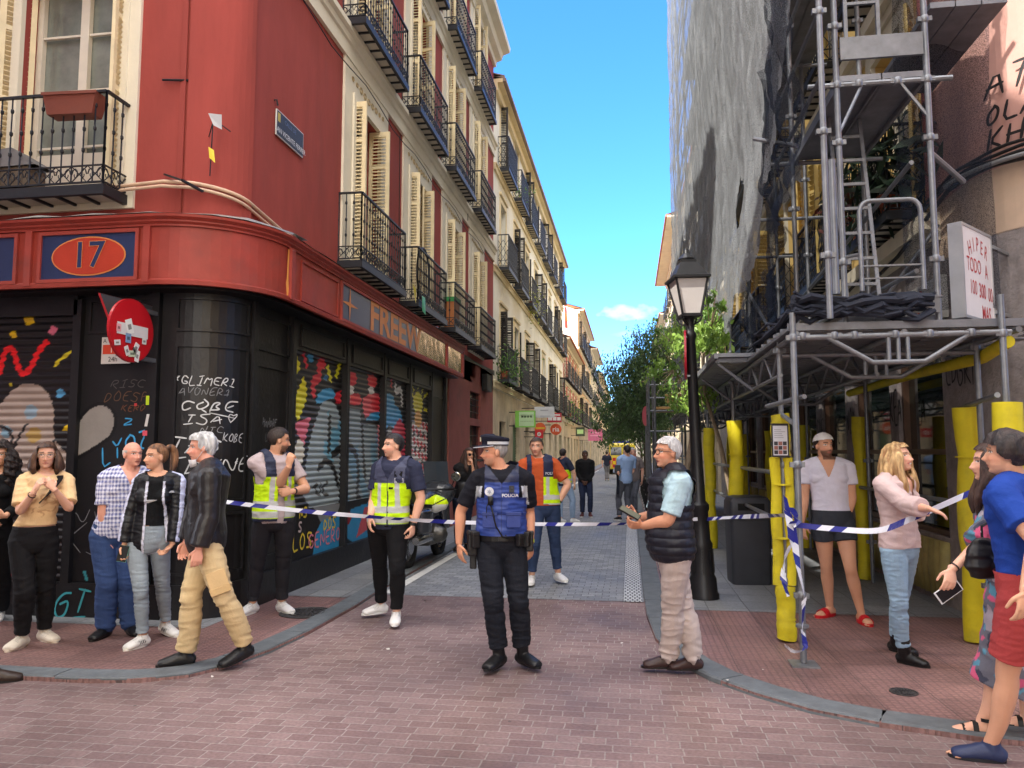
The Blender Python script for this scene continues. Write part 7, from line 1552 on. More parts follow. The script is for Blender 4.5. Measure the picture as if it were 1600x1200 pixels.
# ---- police motorcycle
def motorbike():
    e = empty('police_motorcycle', (-3.1, 10.55, .03), R(-3), 'parked police motorcycle seen from behind with a blue lamp and a hi-vis helmet on it', 'motorcycle')
    K = mat('bike_black', (22, 23, 26), .35, var=.2, scale=10, coat=.3); Wt = mat('bike_grey', (54, 56, 62), .25, var=.1, coat=.5); St = mat('bike_steel', (170, 172, 176), .25, .9, var=.15, scale=10); Bl = mat('bike_blue', (28, 46, 120), .2, coat=.5); Tr = mat('tyre', (24, 24, 25), .8, bump=.4, bscale=60)
    P = lambda n, m, f, par=e, sm=True: (lambda mb: (f(mb), mb.build(n, m, par, world=False))[1])(MB())
    def wheel(y, r):
        def f(mb): mb.tube([(0, y+r*.86*math.cos(a), r+r*.86*math.sin(a)) for a in np.linspace(0, 2*math.pi, 33)[:-1]], r*.2, 12, closed=True)
        w_ = smooth_angle(P('wheel', Tr, f), 50)
        def g(mb):
            mb.tube([(0, y+r*.68*math.cos(a), r+r*.68*math.sin(a)) for a in np.linspace(0, 2*math.pi, 25)[:-1]], r*.07, 8, closed=True); mb.lathe((0, y, r), [(.06, -.06), (.06, .06)], 12, axis='x')
            for k in range(5): a = k*2*math.pi/5; mb.bar((0, y, r), (0, y+r*.66*math.cos(a), r+r*.66*math.sin(a)), .03)
            mb.lathe((.06, y, r), [(.12, 0), (.12, .006)], 20, axis='x')
        mb = MB(); g(mb); o = mb.build('rim', St, None); o.parent = w_
    wheel(0, .31); wheel(1.48, .30)
    def rem(name, fn, m, vox=.012, par=e):
        mb = MB(); fn(mb); me = remesh(mb, vox, 3); me.materials.append(m); me.polygons.foreach_set('use_smooth', np.ones(len(me.polygons), bool)); o = bpy.data.objects.new(name, me); COL.objects.link(o); o.parent = par; return o
    rem('tank', lambda mb: loft(mb, [(0, .62, .86), (0, .85, .92), (0, 1.05, .9), (0, 1.2, .84)], [(.12, .08), (.17, .12), (.19, .13), (.14, .1)], (1, 0, 0), 18), Wt)
    rem('seat', lambda mb: loft(mb, [(0, -.12, .86), (0, .2, .84), (0, .45, .80), (0, .65, .84)], [(.13, .05), (.16, .06), (.15, .05), (.11, .05)], (1, 0, 0), 16), K)
    rem('fairing', lambda mb: (loft(mb, [(0, 1.2, .85), (0, 1.42, .98), (0, 1.55, .9)], [(.26, .16), (.3, .2), (.16, .14)], (1, 0, 0), 18), loft(mb, [(.2, 1.15, .8), (.24, 1.1, .5)], [(.06, .16), (.05, .14)], (1, 0, 0), 12), loft(mb, [(-.2, 1.15, .8), (-.24, 1.1, .5)], [(.06, .16), (.05, .14)], (1, 0, 0), 12)), Wt)
    rem('tail', lambda mb: loft(mb, [(0, .2, .74), (0, -.1, .76), (0, -.28, .80)], [(.14, .07), (.13, .07), (.07, .04)], (1, 0, 0), 14), K)
    rem('top_case', lambda mb: loft(mb, [(0, -.2, .92), (0, -.2, 1.16)], [(.21, .17), (.2, .16)], (1, 0, 0), 22, cap=(.2, .3)), K)
    for sx in (-1, 1): rem('pannier', lambda mb: loft(mb, [(sx*.27, -.05, .52), (sx*.28, -.05, .8)], [(.09, .2), (.1, .21)], (1, 0, 0), 16, cap=(.3, .3)), K if sx < 0 else Wt)
    rem('engine', lambda mb: (mb.box((-.17, .5, .25), (.17, 1.0, .6)), loft(mb, [(-.24, .75, .4), (.24, .75, .4)], [.13, .13], (0, 0, 1), 14), mb.box((-.1, .3, .3), (.1, .6, .7))), mat('engine_grey', (92, 90, 88), .4, .7, var=.3, scale=20), .02)
    smooth_angle(P('exhaust', St, lambda mb: (mb.lathe((.20, .1, .40), [(.05, -.32), (.062, -.3), (.07, -.1), (.07, .25), (.04, .4)], 16, axis='y'), mb.lathe((.20, -.225, .40), [(.035, 0), (.035, .01)], 14, axis='y'), mb.tube([(.2, .4, .4), (.17, .7, .3), (.1, 1.0, .3)], .028, 8))), 40)
    P('rear_mudguard', K, lambda mb: (mb.box((-.09, -.34, .48), (.09, -.3, .8)), mb.bar((-.02, -.3, .8), (-.02, 0, .8), .1), mb.box((-.1, -.36, .4), (.1, -.34, .5))))
    pl = P('number_plate', mat('plate_face', (206, 210, 216), .4), lambda mb: mb.box((-.11, -.372, .42), (.11, -.362, .6)))
    mb = MB(); M = frameM((0, -.374, .55), (1, 0, 0), (0, -1, 0)); text_mesh(mb, '39', M @ Matrix.Translation((.04, 0, 0)), .085, bold=.02); text_mesh(mb, 'USP', M @ Matrix.Translation((.0, -.075, 0)), .085, bold=.02); o = mb.build('plate_text', mat('plate_ink', (40, 44, 60), .5), None); o.parent = pl
    P('tail_light', mat('tail_red', (150, 16, 20), .2, coat=.6), lambda mb: mb.box((-.07, -.335, .8), (.07, -.3, .86)))
    for sx in (-1, 1): P('indicator', mat('amber', (206, 120, 30), .2, coat=.6), lambda mb: mb.lathe((sx*.15, -.3, .74), [(.02, -.03), (.028, 0), (.02, .03)], 10, axis='x'))
    smooth_angle(P('handlebar', K, lambda mb: (mb.tube([(-.42, 1.0, 1.06), (-.25, 1.15, 1.04), (.25, 1.15, 1.04), (.42, 1.0, 1.06)], .016, 8), [mb.tube([(sx*.1, 1.2, 1.04), (sx*.09, 1.48, .3)], .028, 8) for sx in (-1, 1)])), 40)
    for sx in (-1, 1):
        P('mirror', mat('mirror_glass', (176, 176, 168), .08, .9), lambda mb: mb.lathe((sx*.38, 1.13, 1.24), [(.06, -.012), (.075, -.005), (.075, .01), (.04, .03)], 16, axis='y')); P('mirror_stem', K, lambda mb: mb.tube([(sx*.3, 1.12, 1.05), (sx*.36, 1.14, 1.2)], .008, 6))
    def f(mb): mb.add([(x, 1.42-.12*z-.12*abs(x), 1.05+z*.42) for z in (0, .5, 1) for x in np.linspace(-.2, .2, 7)*1], [(i*7+j, i*7+j+1, i*7+8+j, i*7+7+j) for i in (0, 1) for j in range(6)])
    ws = P('windscreen', mat('screen_smoke', (70, 76, 84), .1, spec=.8), f)
    P('lamp_mast', K, lambda mb: (mb.tube([(.12, -.3, .9), (.12, -.32, 1.34)], .012, 8), mb.lathe((.12, -.32, 1.33), [(.05, 0), (.05, .02)], 12)))
    smooth_angle(P('blue_lamp', mat('blue_lamp', (20, 46, 150), .15, coat=.7), lambda mb: mb.lathe((.12, -.32, 1.352), [(.055, 0), (.06, .03), (.05, .07), (.02, .085), (.002, .088)], 16)), 50)
    return e
motorbike()
h = Vector((-2.66, 10.55, .93)); h = at(680, 787, 10.6); e = empty('helmet', h, 0, 'yellow and white hi-vis helmet hung on the police motorcycle', 'helmet'); mb = MB()
loft(mb, [tuple(h-RT*.08), tuple(h), tuple(h+RT*.08)], [.075, .125, .10], (0, 0, 1), 20); me = remesh(mb, .006, 3); X, N_ = getco(me); c = np.zeros((len(X), 3))+C(206, 206, 200); c[(X[:, 2]-h.z) > -.005+.4*(X@V(RT)-V(h)@V(RT))*0] = C(206, 236, 20); m_ = (np.abs(X[:, 2]-h.z+.0-(.5*((X-V(h))@V(RT)))) < .008); c[m_] = C(30, 30, 34); m2 = ((X-V(h))@V(RT) < -.03) & (np.abs(X[:, 2]-h.z+.03) < .03); c[m2] = C(34, 36, 40); paint(me, c)
me.materials.append(MC['sign_paint']); me.polygons.foreach_set('use_smooth', np.ones(len(me.polygons), bool)); link('shell', me, e); mb = MB(); mb.tube([h-RT*.08-ZZ*.05, h-RT*.16-ZZ*.02, h-RT*.2+ZZ*.05], .012, 6); mb.build('chin_strap', m_iron, e)
# ---- far vehicle
def van(x, y, label):
    e = empty('emergency_van', (x, y, 0), 0, label, 'van'); mb = MB(); w_, l, h_ = 1.0, 5.2, 2.3
    prof = [(0, .4), (0, 1.2), (.05, 2.2), (.15, h_), (3.6, h_), (4.2, 1.5), (5.1, 1.2), (l, .9), (l, .4)]
    vs = [(sx*(w_ if z < 1.3 else w_*.92), yy, z) for sx in (-1, 1) for yy, z in prof]; n = len(prof)
    mb.add(vs, [tuple(range(n)), tuple(range(2*n-1, n-1, -1))]+[(i, n+i, n+(i+1) % n, (i+1) % n) for i in range(n)]); b = mb.build('body', mat('van_yellow', (216, 196, 60), .3, coat=.4), e, world=False); bev(b, .05, 3)
    mb = MB()
    for i in range(8):
        for j in range(3): mb.box((-.96+i*.24, -.012, .5+j*.24), (-.96+i*.24+.24, -.004, .5+j*.24+.24), 0, None, (200, 40, 44) if (i+j) % 2 else (230, 206, 40))
    mb.build('chequers', MC['sign_paint'], b, world=False); mb = MB(); mb.box((-.85, -.01+.02, 1.3), (-.06, .03, 2.0)); mb.box((.06, -.01+.02, 1.3), (.85, .03, 2.0)); 
    for sx in (-1, 1): mb.box((sx*1.0, 3.0, 1.4), (sx*.93, 4.0, 1.95))
    mb.build('window', m_glass, e, world=False)
    for sx in (-1, 1):
        for yy in (.9, 4.2): mb = MB(); mb.lathe((sx*.9, yy, .36), [(.2, -.12), (.36, -.1), (.36, .1), (.2, .12)], 18, axis='x'); mb.build('wheel', mat('tyre'), e, world=False)
        mb = MB(); mb.box((sx*.9, -.03, 1.2), (sx*.98, -.005, 1.6)); mb.build('tail_light', mat('tail_red'), e, world=False)
    mb = MB(); mb.box((-.7, .2, 2.3), (.7, .45, 2.42)); mb.build('light_bar', mat('blue_lamp'), e, world=False); return e
van(-.55, 57, 'yellow and red chequered emergency van parked far up the street')
# ---- trees
def tree(name, x, y, h, crowns, nleaf, ls, cols, trunk_pts, tr, label, seed=1, group=None, dens=.85):
    e = empty(name, (x, y, .03), 0, label, 'tree', group); rs = np.random.RandomState(seed); mb = MB()
    mb.tube([Vector(p) for p in trunk_pts], [tr*(1-.55*i/(len(trunk_pts)-1)) for i in range(len(trunk_pts))], 9)
    top_ = Vector(trunk_pts[-1])
    for (cx, cy, cz, r) in crowns:
        c = Vector((cx, cy, cz)); m_ = top_.lerp(c, .5)+Vector((0, 0, r*.1)); mb.tube([Vector(trunk_pts[-1 if cz > top_.z else -2]), m_, c], [tr*.4, tr*.28, tr*.1], 6)
        for _ in range(6): q = c+Vector(rs.normal(size=3))*r*.5; mb.tube([m_, q], [tr*.18, tr*.05], 5)
    t = mb.build('trunk', mat('bark_'+str(cols[2]), cols[2], .9, var=.3, scale=10, bump=.6, bscale=18, dirt=.35), e); smooth_angle(t, 60)
    tot = sum(c[3]**2 for c in crowns); V_ = []; CC = []
    for (cx, cy, cz, r) in crowns:
        n = int(nleaf*1.3*r*r/tot); nc = max(6, n//28); d = rs.normal(size=(nc, 3)); d /= np.linalg.norm(d, axis=1)[:, None]; cen = np.array([cx, cy, cz])+d*(r*rs.uniform(.35, 1.05, (nc, 1)))*np.array([1, 1, .85])
        br = rs.uniform(0, 1, nc)
        for k in range(n):
            i = rs.randint(nc); p = cen[i]+rs.normal(size=3)*r*.13; a = rs.normal(size=3); a /= np.linalg.norm(a); b = np.cross(a, rs.normal(size=3)); b /= np.linalg.norm(b)+1e-6; a = a*.6+np.array([0, 0, -.5]); L_ = ls*rs.uniform(.6, 1.3); w_ = L_*.42
            V_ += [p-a*L_*.5, p+b*w_*.5, p+a*L_*.5, p-b*w_*.5]; m__ = np.clip(br[i]*.7+rs.uniform(0, .3), 0, 1); CC.append(np.array(C(*cols[0]))*(1-m__)+np.array(C(*cols[1]))*m__)
    me = bpy.data.meshes.new('crown'); n = len(V_)//4; me.vertices.add(n*4); me.vertices.foreach_set('co', np.array(V_, np.float32).reshape(-1)); me.loops.add(n*4); me.loops.foreach_set('vertex_index', np.arange(n*4, dtype=np.int32)); me.polygons.add(n); me.polygons.foreach_set('loop_start', np.arange(0, n*4, 4, dtype=np.int32)); me.update(calc_edges=True)
    a_ = me.color_attributes.new('Col', 'FLOAT_COLOR', 'POINT'); c4 = np.ones((n*4, 4), np.float32); c4[:, :3] = np.repeat(np.array(CC), 4, 0); a_.data.foreach_set('color', c4.reshape(-1)); me.materials.append(m_leaf); link('crown', me, e); return e
m_leaf = bpy.data.materials.new('leaf'); m_leaf.use_nodes = True; N = m_leaf.node_tree.nodes; L = m_leaf.node_tree.links; b_ = N['Principled BSDF']; b_.inputs['Roughness'].default_value = .5; at_ = N.new('ShaderNodeAttribute'); at_.attribute_name = 'Col'; L.new(at_.outputs[0], b_.inputs['Base Color'])
tl_ = N.new('ShaderNodeBsdfTranslucent'); L.new(at_.outputs[0], tl_.inputs[0]); mx_ = N.new('ShaderNodeMixShader'); mx_.inputs[0].default_value = .35; L.new(b_.outputs[0], mx_.inputs[1]); L.new(tl_.outputs[0], mx_.inputs[2]); L.new(mx_.outputs[0], N['Material Output'].inputs[0])
gT = 'street trees along the right pavement'; TREE_SHADE = ((34, 52, 36), (84, 112, 62), (74, 66, 58)); TREE_SUN = ((70, 108, 44), (156, 188, 84), (150, 132, 110))  # leaf colours carry the light: deeper for shaded trees, brighter for sunlit ones
tree('street_tree', 1.0, 29, 6.5, [(.7, 29, 5.3, 1.25), (-.25, 28.6, 4.2, 1.2), (1.2, 28.5, 4.3, 1.3), (.1, 29.5, 3.2, 1.25), (1.3, 30, 5.9, .8), (.9, 27.8, 3.3, .9)], 15000, .13, TREE_SHADE, [(1.0, 29, 0), (1.02, 29, 1.2), (.9, 29, 2.4), (.8, 29, 3.6)], .13, 'tall street tree in shade-darkened green, nearest of the leafy row on the right', 3, gT)
tree('street_tree', .9, 37, 6, [(.5, 37, 4.6, 1.6), (-.5, 37, 3.4, 1.3), (1.3, 37, 3.2, 1.4), (.8, 36, 5.4, 1.2)], 7000, .2, TREE_SHADE, [(.9, 37, 0), (.9, 37, 1.6), (.8, 37, 3.0)], .13, 'shade-darkened street tree just beyond the nearest one on the right', 4, gT)
tree('street_tree', .9, 47, 6, [(.4, 47, 4.4, 1.8), (-.7, 47, 3.2, 1.4), (1.3, 47, 3, 1.6)], 5000, .24, ((44, 66, 36), (104, 134, 62), (74, 66, 58)), [(.9, 47, 0), (.9, 47, 1.6), (.7, 47, 3.0)], .13, 'middle distance tree showing paler green low leaves beside the street end', 5, gT)
tree('street_tree', .9, 62, 6, [(.2, 62, 3.6, 2.0), (-1.0, 62, 2.6, 1.5), (1.3, 62, 4.6, 1.8)], 4000, .3, TREE_SHADE, [(.9, 62, 0), (.9, 62, 1.6), (.7, 62, 3.0)], .13, 'farthest street tree at the end of the right pavement', 6, gT)
tree('street_tree', 1.05, 14.3, 4, [(1.0, 13.9, 3.5, .5), (.62, 14.2, 3.0, .42), (.9, 14.0, 2.5, .4), (.75, 14.3, 3.9, .35)], 1300, .11, TREE_SUN, [(1.02, 14.3, 0), (1.08, 14.3, .7), (1.0, 14.25, 1.3), (1.12, 14.3, 1.9), (1.1, 14.25, 2.6), (1.02, 14.2, 3.2)], .075, 'slim pale barked tree with sun-brightened leaves directly behind the street lamp', 7, None)
tree('street_tree', 1.55, 12.4, 4, [(1.02, 9.8, 3.12, .32), (1.0, 10.5, 3.35, .36), (1.08, 9.4, 2.98, .24), (1.05, 9.2, 3.42, .17), (.95, 11.2, 3.2, .38), (.98, 11.8, 2.5, .4)], 2200, .095, TREE_SUN, [(1.72, 12.6, 0), (1.55, 12.5, 1.0), (1.38, 12.3, 1.8), (1.1, 11.6, 2.5), (1.02, 10.8, 2.95)], .045, 'slim leaning pale tree whose sun-brightened green leaves rise over the walkway roof edge', 8, None)
# balcony plants, crates, hoop, flag
def plant(name, x, y, z, r, n, label, cols=((50, 84, 34), (120, 160, 70)), pot=(150, 80, 56), hang=0, ls=.12, seed=1):
    e = empty(name, (x, y, z), 0, label, 'plant'); mb = MB(); mb.lathe((x, y, z), [(.09, 0), (.13, .2), (.14, .2), (.14, .23), (.12, .23)], 12); mb.build('pot', mat('terracotta_pot', pot, .8), e); rs = np.random.RandomState(seed); mb = MB()
    for k in range(n):
        d = rs.normal(size=3)*np.array([.5, .8, .55])*r; p = Vector((x, y, z+.25+r*.5))+Vector(d)-ZZ*hang*rs.uniform(0, 1); a = Vector(rs.normal(size=3)).normalized(); b = a.orthogonal().normalized(); L_ = ls*rs.uniform(.6, 1.3); m__ = rs.uniform(); cc = tuple(int(cols[0][i]*(1-m__)+cols[1][i]*m__) for i in range(3)); mb.add([p-a*L_*.5, p+b*L_*.2, p+a*L_*.5, p-b*L_*.2], [(0, 1, 2, 3)], 0, cc)
    for k in range(7): q = Vector((x, y, z+.2)); mb.tube([q, q+Vector(rs.normal(size=3))*r*.4+ZZ*r*.6], .005, 4, col=(60, 84, 40))
    mb.build('foliage', m_leaf, e)
plant('balcony_plant', XW+.2, 22.9, 3.85, .55, 260, 'leafy climbing plant trailing over the first balcony of the cream house', hang=.3, seed=1)
plant('balcony_plant', XW+.2, 23.9, 3.85, .5, 220, 'bushy plant in a red pot at the far end of the same first balcony', hang=.2, seed=2)
plant('balcony_plant', XW+.2, 29.6, 7.3, .5, 200, 'yellow green plant spilling from a second floor balcony of the cream house', cols=((120, 130, 40), (176, 180, 70)), hang=.8, seed=3)
plant('balcony_plant', XW+.2, 47.8, 3.8, .9, 200, 'big shrub on a balcony of the low salmon house', hang=.5, ls=.2, seed=4)
plant('balcony_plant', XW+.2, 26.6, 10.42, .4, 120, 'small plant on a top floor balcony of the cream house', seed=5)
plant('balcony_plant', XR-.3, 9.2, 4.36, .5, 300, 'spiky dark potted plant on the balcony behind the scaffold tower', cols=((28, 40, 34), (60, 80, 60)), ls=.3, seed=6)
plant('balcony_plant', XR-.3, 10.3, 4.36, .45, 220, 'red flowered potted plant beside the spiky one behind the scaffold', cols=((110, 50, 44), (60, 66, 44)), ls=.16, seed=7)
e = empty('hoop', (XW+.3, 13.2, 4.3), 0, 'large black hoop leaning inside the second balcony over the shop sign', 'hoop'); mb = MB(); mb.tube([(XW+.27, 13.3+.42*math.cos(a), 4.83+.5*math.sin(a)) for a in np.linspace(0, 2*math.pi, 33)[:-1]], .02, 8, closed=True); mb.build('ring', m_iron, e, smooth=True)
e = empty('crate', (XW+.17, 16.0, 4.28), 0, 'wooden crate with a green cloth on the third balcony over the shop sign', 'crate'); mb = MB(); mb.box((XW+.05, 15.8, 4.285), (XW+.3, 16.2, 4.85)); mb.build('box', mat('crate_wood', (176, 112, 68), .8, var=.2), e); mb = MB(); mb.box((XW+.04, 15.78, 4.855), (XW+.31, 16.22, 4.95)); mb.build('cloth', mat('green_cloth', (70, 150, 90), .9), e)
e = empty('pennant', (XW+.4, 12.1, 4.2), 0, 'small yellow and green cloths tied at the near corner of the second balcony', 'cloth'); mb = MB(); mb.add([(XW+.38, 12.25, 4.45), (XW+.39, 12.4, 4.4), (XW+.38, 12.45, 4.15), (XW+.4, 12.3, 4.2)], [(0, 1, 2, 3)], 0, (210, 190, 60)); mb.build('cloth', MC['painted_surface'], e); mb = MB(); mb.add([(XW+.4, 12.75, 4.35), (XW+.39, 13.0, 4.36), (XW+.4, 13.0, 4.05), (XW+.38, 12.85, 4.1)], [(0, 1, 2, 3)], 0, (90, 180, 140)); mb.build('cloth', MC['painted_surface'], e)
e = empty('flag', (XW+.5, 42.6, 9.2), 0, 'orange and red flag hanging from a far balcony of the cream house', 'flag'); mb = MB(); mb.add([(XW+.45, 42, 9.8), (XW+.5, 43, 9.7), (XW+.55, 43, 8.6), (XW+.45, 42.1, 8.5)], [(0, 1, 2, 3)], 0, (216, 70, 50)); mb.add([(XW+.46, 42.1, 9.5), (XW+.51, 42.9, 9.4), (XW+.56, 42.9, 9.0), (XW+.46, 42.2, 8.9)], [(0, 1, 2, 3)], 0, (220, 150, 50)); mb.build('cloth', MC['painted_surface'], e)
# ---- police tape
m_tape = mat('barrier_tape', rough=.35, var=.06, scale=20, bump=.1, vc=True)
def tape(pts, label, wd=.072, tw=0, group=None, parent=None, name='barrier_tape', sag=.0):
    """blue and white striped tape strung through the given (u, v, depth) points of the crossing"""
    P = [Vector(p) if len(p) == 3 and isinstance(p, Vector) else at(*p) for p in pts]; Q = catm([tuple(p) for p in P], 24); d = [0]
    for a, b in zip(Q[:-1], Q[1:]): d.append(d[-1]+np.linalg.norm(b-a))
    mb = MB(); T = d[-1]; s_ = 0; k = 0; X = lambda s: np.array([np.interp(s, d, [q[i] for q in Q]) for i in range(3)])
    def col(s): m_ = s % .62; return (34, 40, 128) if m_ < .13 or .22 < m_ < .32 else (214, 216, 226)
    st = .03
    while s_ < T-.002:
        e_ = min(s_+st, T); a, b = Vector(X(s_)), Vector(X(e_)); a2, b2 = Vector(X(min(T, s_+.04))), Vector(X(min(T, e_+.04)))
        dd_ = (b-a).normalized(); t = tw*math.sin(s_*2.3)+.25*math.sin(s_*5.1); n = Vector((-dd_.y, dd_.x, 0)); n = n.normalized() if n.length > .01 else Vector((1, 0, 0)); up = (n.cross(dd_)).normalized(); up = up*(1 if up.z > 0 else -1) if abs(up.z) > .2 else RT; o_ = up*math.cos(t)+n*math.sin(t)
        mb.add([a-o_*wd/2, b-o_*wd/2, b2+o_*wd/2, a2+o_*wd/2], [(0, 1, 2, 3)], 0, col(s_)); s_ = e_; k += 1
    o = mb.build(name, m_tape, parent); 
    if label: tag(o, label, 'barrier tape', group)
    return o
def setorg(o, c): return adopt_loc(o, c)
o = tape([(296, 776, 7.3), (375, 787, 6.9), (470, 798, 7.02), (560, 806, 7.2), (640, 812, 7.32), (720, 816, 7.6), (850, 819, 8.0), (985, 818, 8.35), (1090, 811, 8.6)], 'blue and white police tape strung across the street from black corner to street lamp', .038, .5); setorg(o, at(720, 816, 7.6))
o = tape([(1104, 811, 8.55), (1150, 808, 7.8), (1195, 806, 6.8), (1238, 805, 6.0)], 'short run of police tape between the street lamp and the front scaffold pole', .042, .7); setorg(o, at(1150, 808, 7.8))
o = tape([(1243, 820, 5.98), (1300, 826, 5.85), (1370, 829, 5.68), (1420, 812, 5.6), (1480, 786, 5.64), (1556, 752, 5.75)], 'police tape from the scaffold pole rising past the blonde woman to the right', .042, .2); setorg(o, at(1370, 829, 5.7))
for k, (pts, lb) in enumerate((([(1226, 772, 5.95), (1231, 800, 5.92), (1236, 845, 5.9), (1228, 870, 5.93), (1224, 905, 5.92), (1232, 932, 5.9)], 'loop of loose police tape hanging left of the scaffold pole'), ([(1238, 812, 5.93), (1246, 880, 5.9), (1256, 930, 5.88), (1254, 980, 5.9), (1258, 1012, 5.88), (1240, 1018, 5.85), (1226, 1008, 5.9)], 'long tail of loose police tape hanging down the right of the scaffold pole'), ([(1232, 790, 5.9), (1244, 806, 5.85), (1236, 822, 5.9), (1248, 812, 5.95), (1230, 806, 5.96)], 'knot of police tape tied round the scaffold pole'))):
    o = tape(pts, lb, .042, 1.4); setorg(o, at(*pts[0]))

rs = np.random.RandomState(2)
for k in range(11):
    u, v = rs.uniform(320, 1420), rs.uniform(930, 1150); c = gr(u, v, 0); z = .004 if -2.6 < c.x < 0 or c.y < 4.7 else .046; c.z = z; mb = MB(); a = rs.uniform(.012, .028); mb.add([c+Vector((a*math.cos(t)*rs.uniform(.5, 1), a*math.sin(t)*rs.uniform(.5, 1), rs.uniform(0, .012))) for t in (0, 1.2, 2.6, 3.9, 5.2)], [(0, 1, 2, 3, 4)], 0, (206, 200, 194)); o = mb.build('paper_scrap', MC['painted_surface']); adopt_loc(o, c); tag(o, 'tiny pale scrap of paper lying on the paving', 'litter', 'scraps of paper on the ground')
mb = MB()
for (y0, z0, y1, z1) in ((8, 7.16, 22, 7.1), (12.4, 7.1, 12.42, 4.3), (18, 10.3, 18.03, 7.3)): mb.tube([(XW+.075, y0+(y1-y0)*t, z0+(z1-z0)*t-.12*math.sin(math.pi*t*(1 if y1-y0 < 2 else 5))**2*(y1-y0 > 2)) for t in np.linspace(0, 1, 22)], .008, 5)
mb.build('facade_cable', mat('black_cable'), B1)
random.seed(11)
NAVY = (22, 24, 34)
# --- policeman in front
def policeman():
    p = Person('uniformed policeman in navy cap and blue vest standing before the tape', 1.735, (783, 6.02), (784, 0), (772, -.02), 0, -78, [(827, 800, 1), (829, 849, -1), dict(dir=(.0, -1, .12), palm=(-.8, 0, -.5), curl=.55)], [(720, 799, 1), (717, 851, -1), dict(dir=(.12, -1, .1), palm=(.8, 0, -.5), curl=.35)],
               [(812, 930, -1), (817, 1037), 38], [(766, 930, -1), (780, 1040), -32], 'tan', 1.04, hipyaw=4, vox=.005)
    p.body(stubble=.3, hair=(120, 115, 110), buzz=((120, 116, 112), .6), age=1)
    p.hair('buzz', (118, 114, 110)); S = p.s
    tr = p.bottoms('trousers', (24, 27, 36), .014, 1.86, .006, .010, .009)
    def shc(X, t, N_):
        c = np.zeros((len(X), 3))+C(20, 21, 30); x, y, z = t.T; m_ = (np.abs(np.abs(x)-.175-(-z-.1)*.12) < .022+(.0)) & (z < -.085) & (z > -.235) & (y > -.06); c[m_] = C(186, 190, 198); c[(np.abs(x) > .2) & (z < -.29)] = C(14, 14, 18); return c
    sh = p.top('shirt', shc, .012, .78, -.02, 'crew', loose=.012, collar=1, fold=.007)
    def vc_(X, t, N_):
        c = np.zeros((len(X), 3))+C(44, 66, 138); x, y, z = t.T; c[z > -.055] = C(34, 40, 66); c[(np.abs(z+.30) < .003) | (np.abs(x) < .003) & (y > 0) | (np.abs(z+.335) < .002) & (np.abs(x) > .04)] = C(28, 42, 96); return c
    v = p.top('vest', vc_, .038, 0, .075, lambda t, r_: ((r_ < .078) & (t[:, 2] > -.05)) | ((np.abs(t[:, 0]) > .135) & (t[:, 2] > -.17)) | ((t[:, 1] > 0) & (t[:, 2] > -.06) & (np.abs(t[:, 0]) < .05*(t[:, 2]+.06)/.06)), material=M_NYL, fold=.011, wid=.98, ff=17)
    p.text(v, 'POLICIA', .064, -.155, .034, (226, 228, 232))
    mb = MB(); oval(mb, 0, 0, .034, .034, 0, 0, Matrix.Rotation(R(90), 4, 'X')); p.decal(v, [(.034*math.cos(a), .034*math.sin(a)) for a in np.linspace(0, 6.28, 25)[:-1]], [tuple(range(24))], p.tM(-.095, 0, -.125), 'badge', M_SHOE, (214, 216, 222), off=.004)
    p.decal(v, [(.02*math.cos(a)*(1 if k % 2 else .5), .02*math.sin(a)*(1 if k % 2 else .5)) for k, a in enumerate(np.linspace(0, 6.28, 13)[:-1])], [tuple(range(12))], p.tM(-.095, 0, -.125), 'badge', M_SHOE, (150, 156, 172), off=.006)
    mb = MB(); M = p.tM(.075, .165, -.105); mb.box((-.019, -.025, -.01), (.019, .025, .014), 0, M, (44, 46, 54)); mb.lathe(M @ Vector((0, .006, .012)), [(.008, 0), (.008, .004)], 10, col=(90, 92, 98)); mb.build('body_camera', M_SHOE, v)
    mb = MB(); M = p.tM(-.085, .185, -.19); mb.box((-.02, -.035, -.016), (.02, .03, .016), 0, M, (18, 18, 20)); mb.tube([M @ Vector(q) for q in ((-.0, -.03, 0), (.02, -.1, .01), (.04, -.19, .0), (.09, -.27, -.02), (.15, -.29, -.03))], .007, 6, col=(16, 16, 18)); mb.tube([M @ Vector(q) for q in ((.0, .02, 0), (-.03, -.05, .0), (-.03, -.2, -.02))], .004, 5, col=(16, 16, 18)); mb.build('radio_mic', M_SHOE, v, smooth=True)
    for sx in (-1, 1):
        mb = MB(); M = p.tM(sx*.09, .155, -.335); mb.box((-.055, -.06, 0), (.055, .05, .022), 0, M, (40, 60, 130)); mb.box((-.058, .03, .018), (.058, .056, .027), 0, M, (36, 54, 118)); o = mb.build('pouch', M_NYL, v); b = o.modifiers.new('b', 'BEVEL'); b.width = .008; b.segments = 2
    # belt with holster and pouches
    mb = MB(); n = 28; c = p.C+ZZ*.062*S
    rx, ry = .183*S, .142*S; ring = [(p.hL*math.cos(a)*rx+p.hF*math.sin(a)*ry) for a in np.linspace(0, 2*math.pi, n+1)[:-1]]
    vs = [c+r_*q+ZZ*h for q, h in ((1, -.026), (1.04, -.026), (1.04, .026), (1, .026)) for r_ in ring]; mb.add(vs, [(i*n+j, i*n+(j+1) % n, ((i+1) % 4)*n+(j+1) % n, ((i+1) % 4)*n+j) for i in range(4) for j in range(n)], 0, (18, 18, 20))
    mb.box((-.03, -.024, 0), (.03, .024, .012), 0, frameM(c+p.hF*ry*1.04, p.hL, p.hF), (30, 30, 33)); bl = mb.build('belt', M_LEATH, p.root, smooth=False)
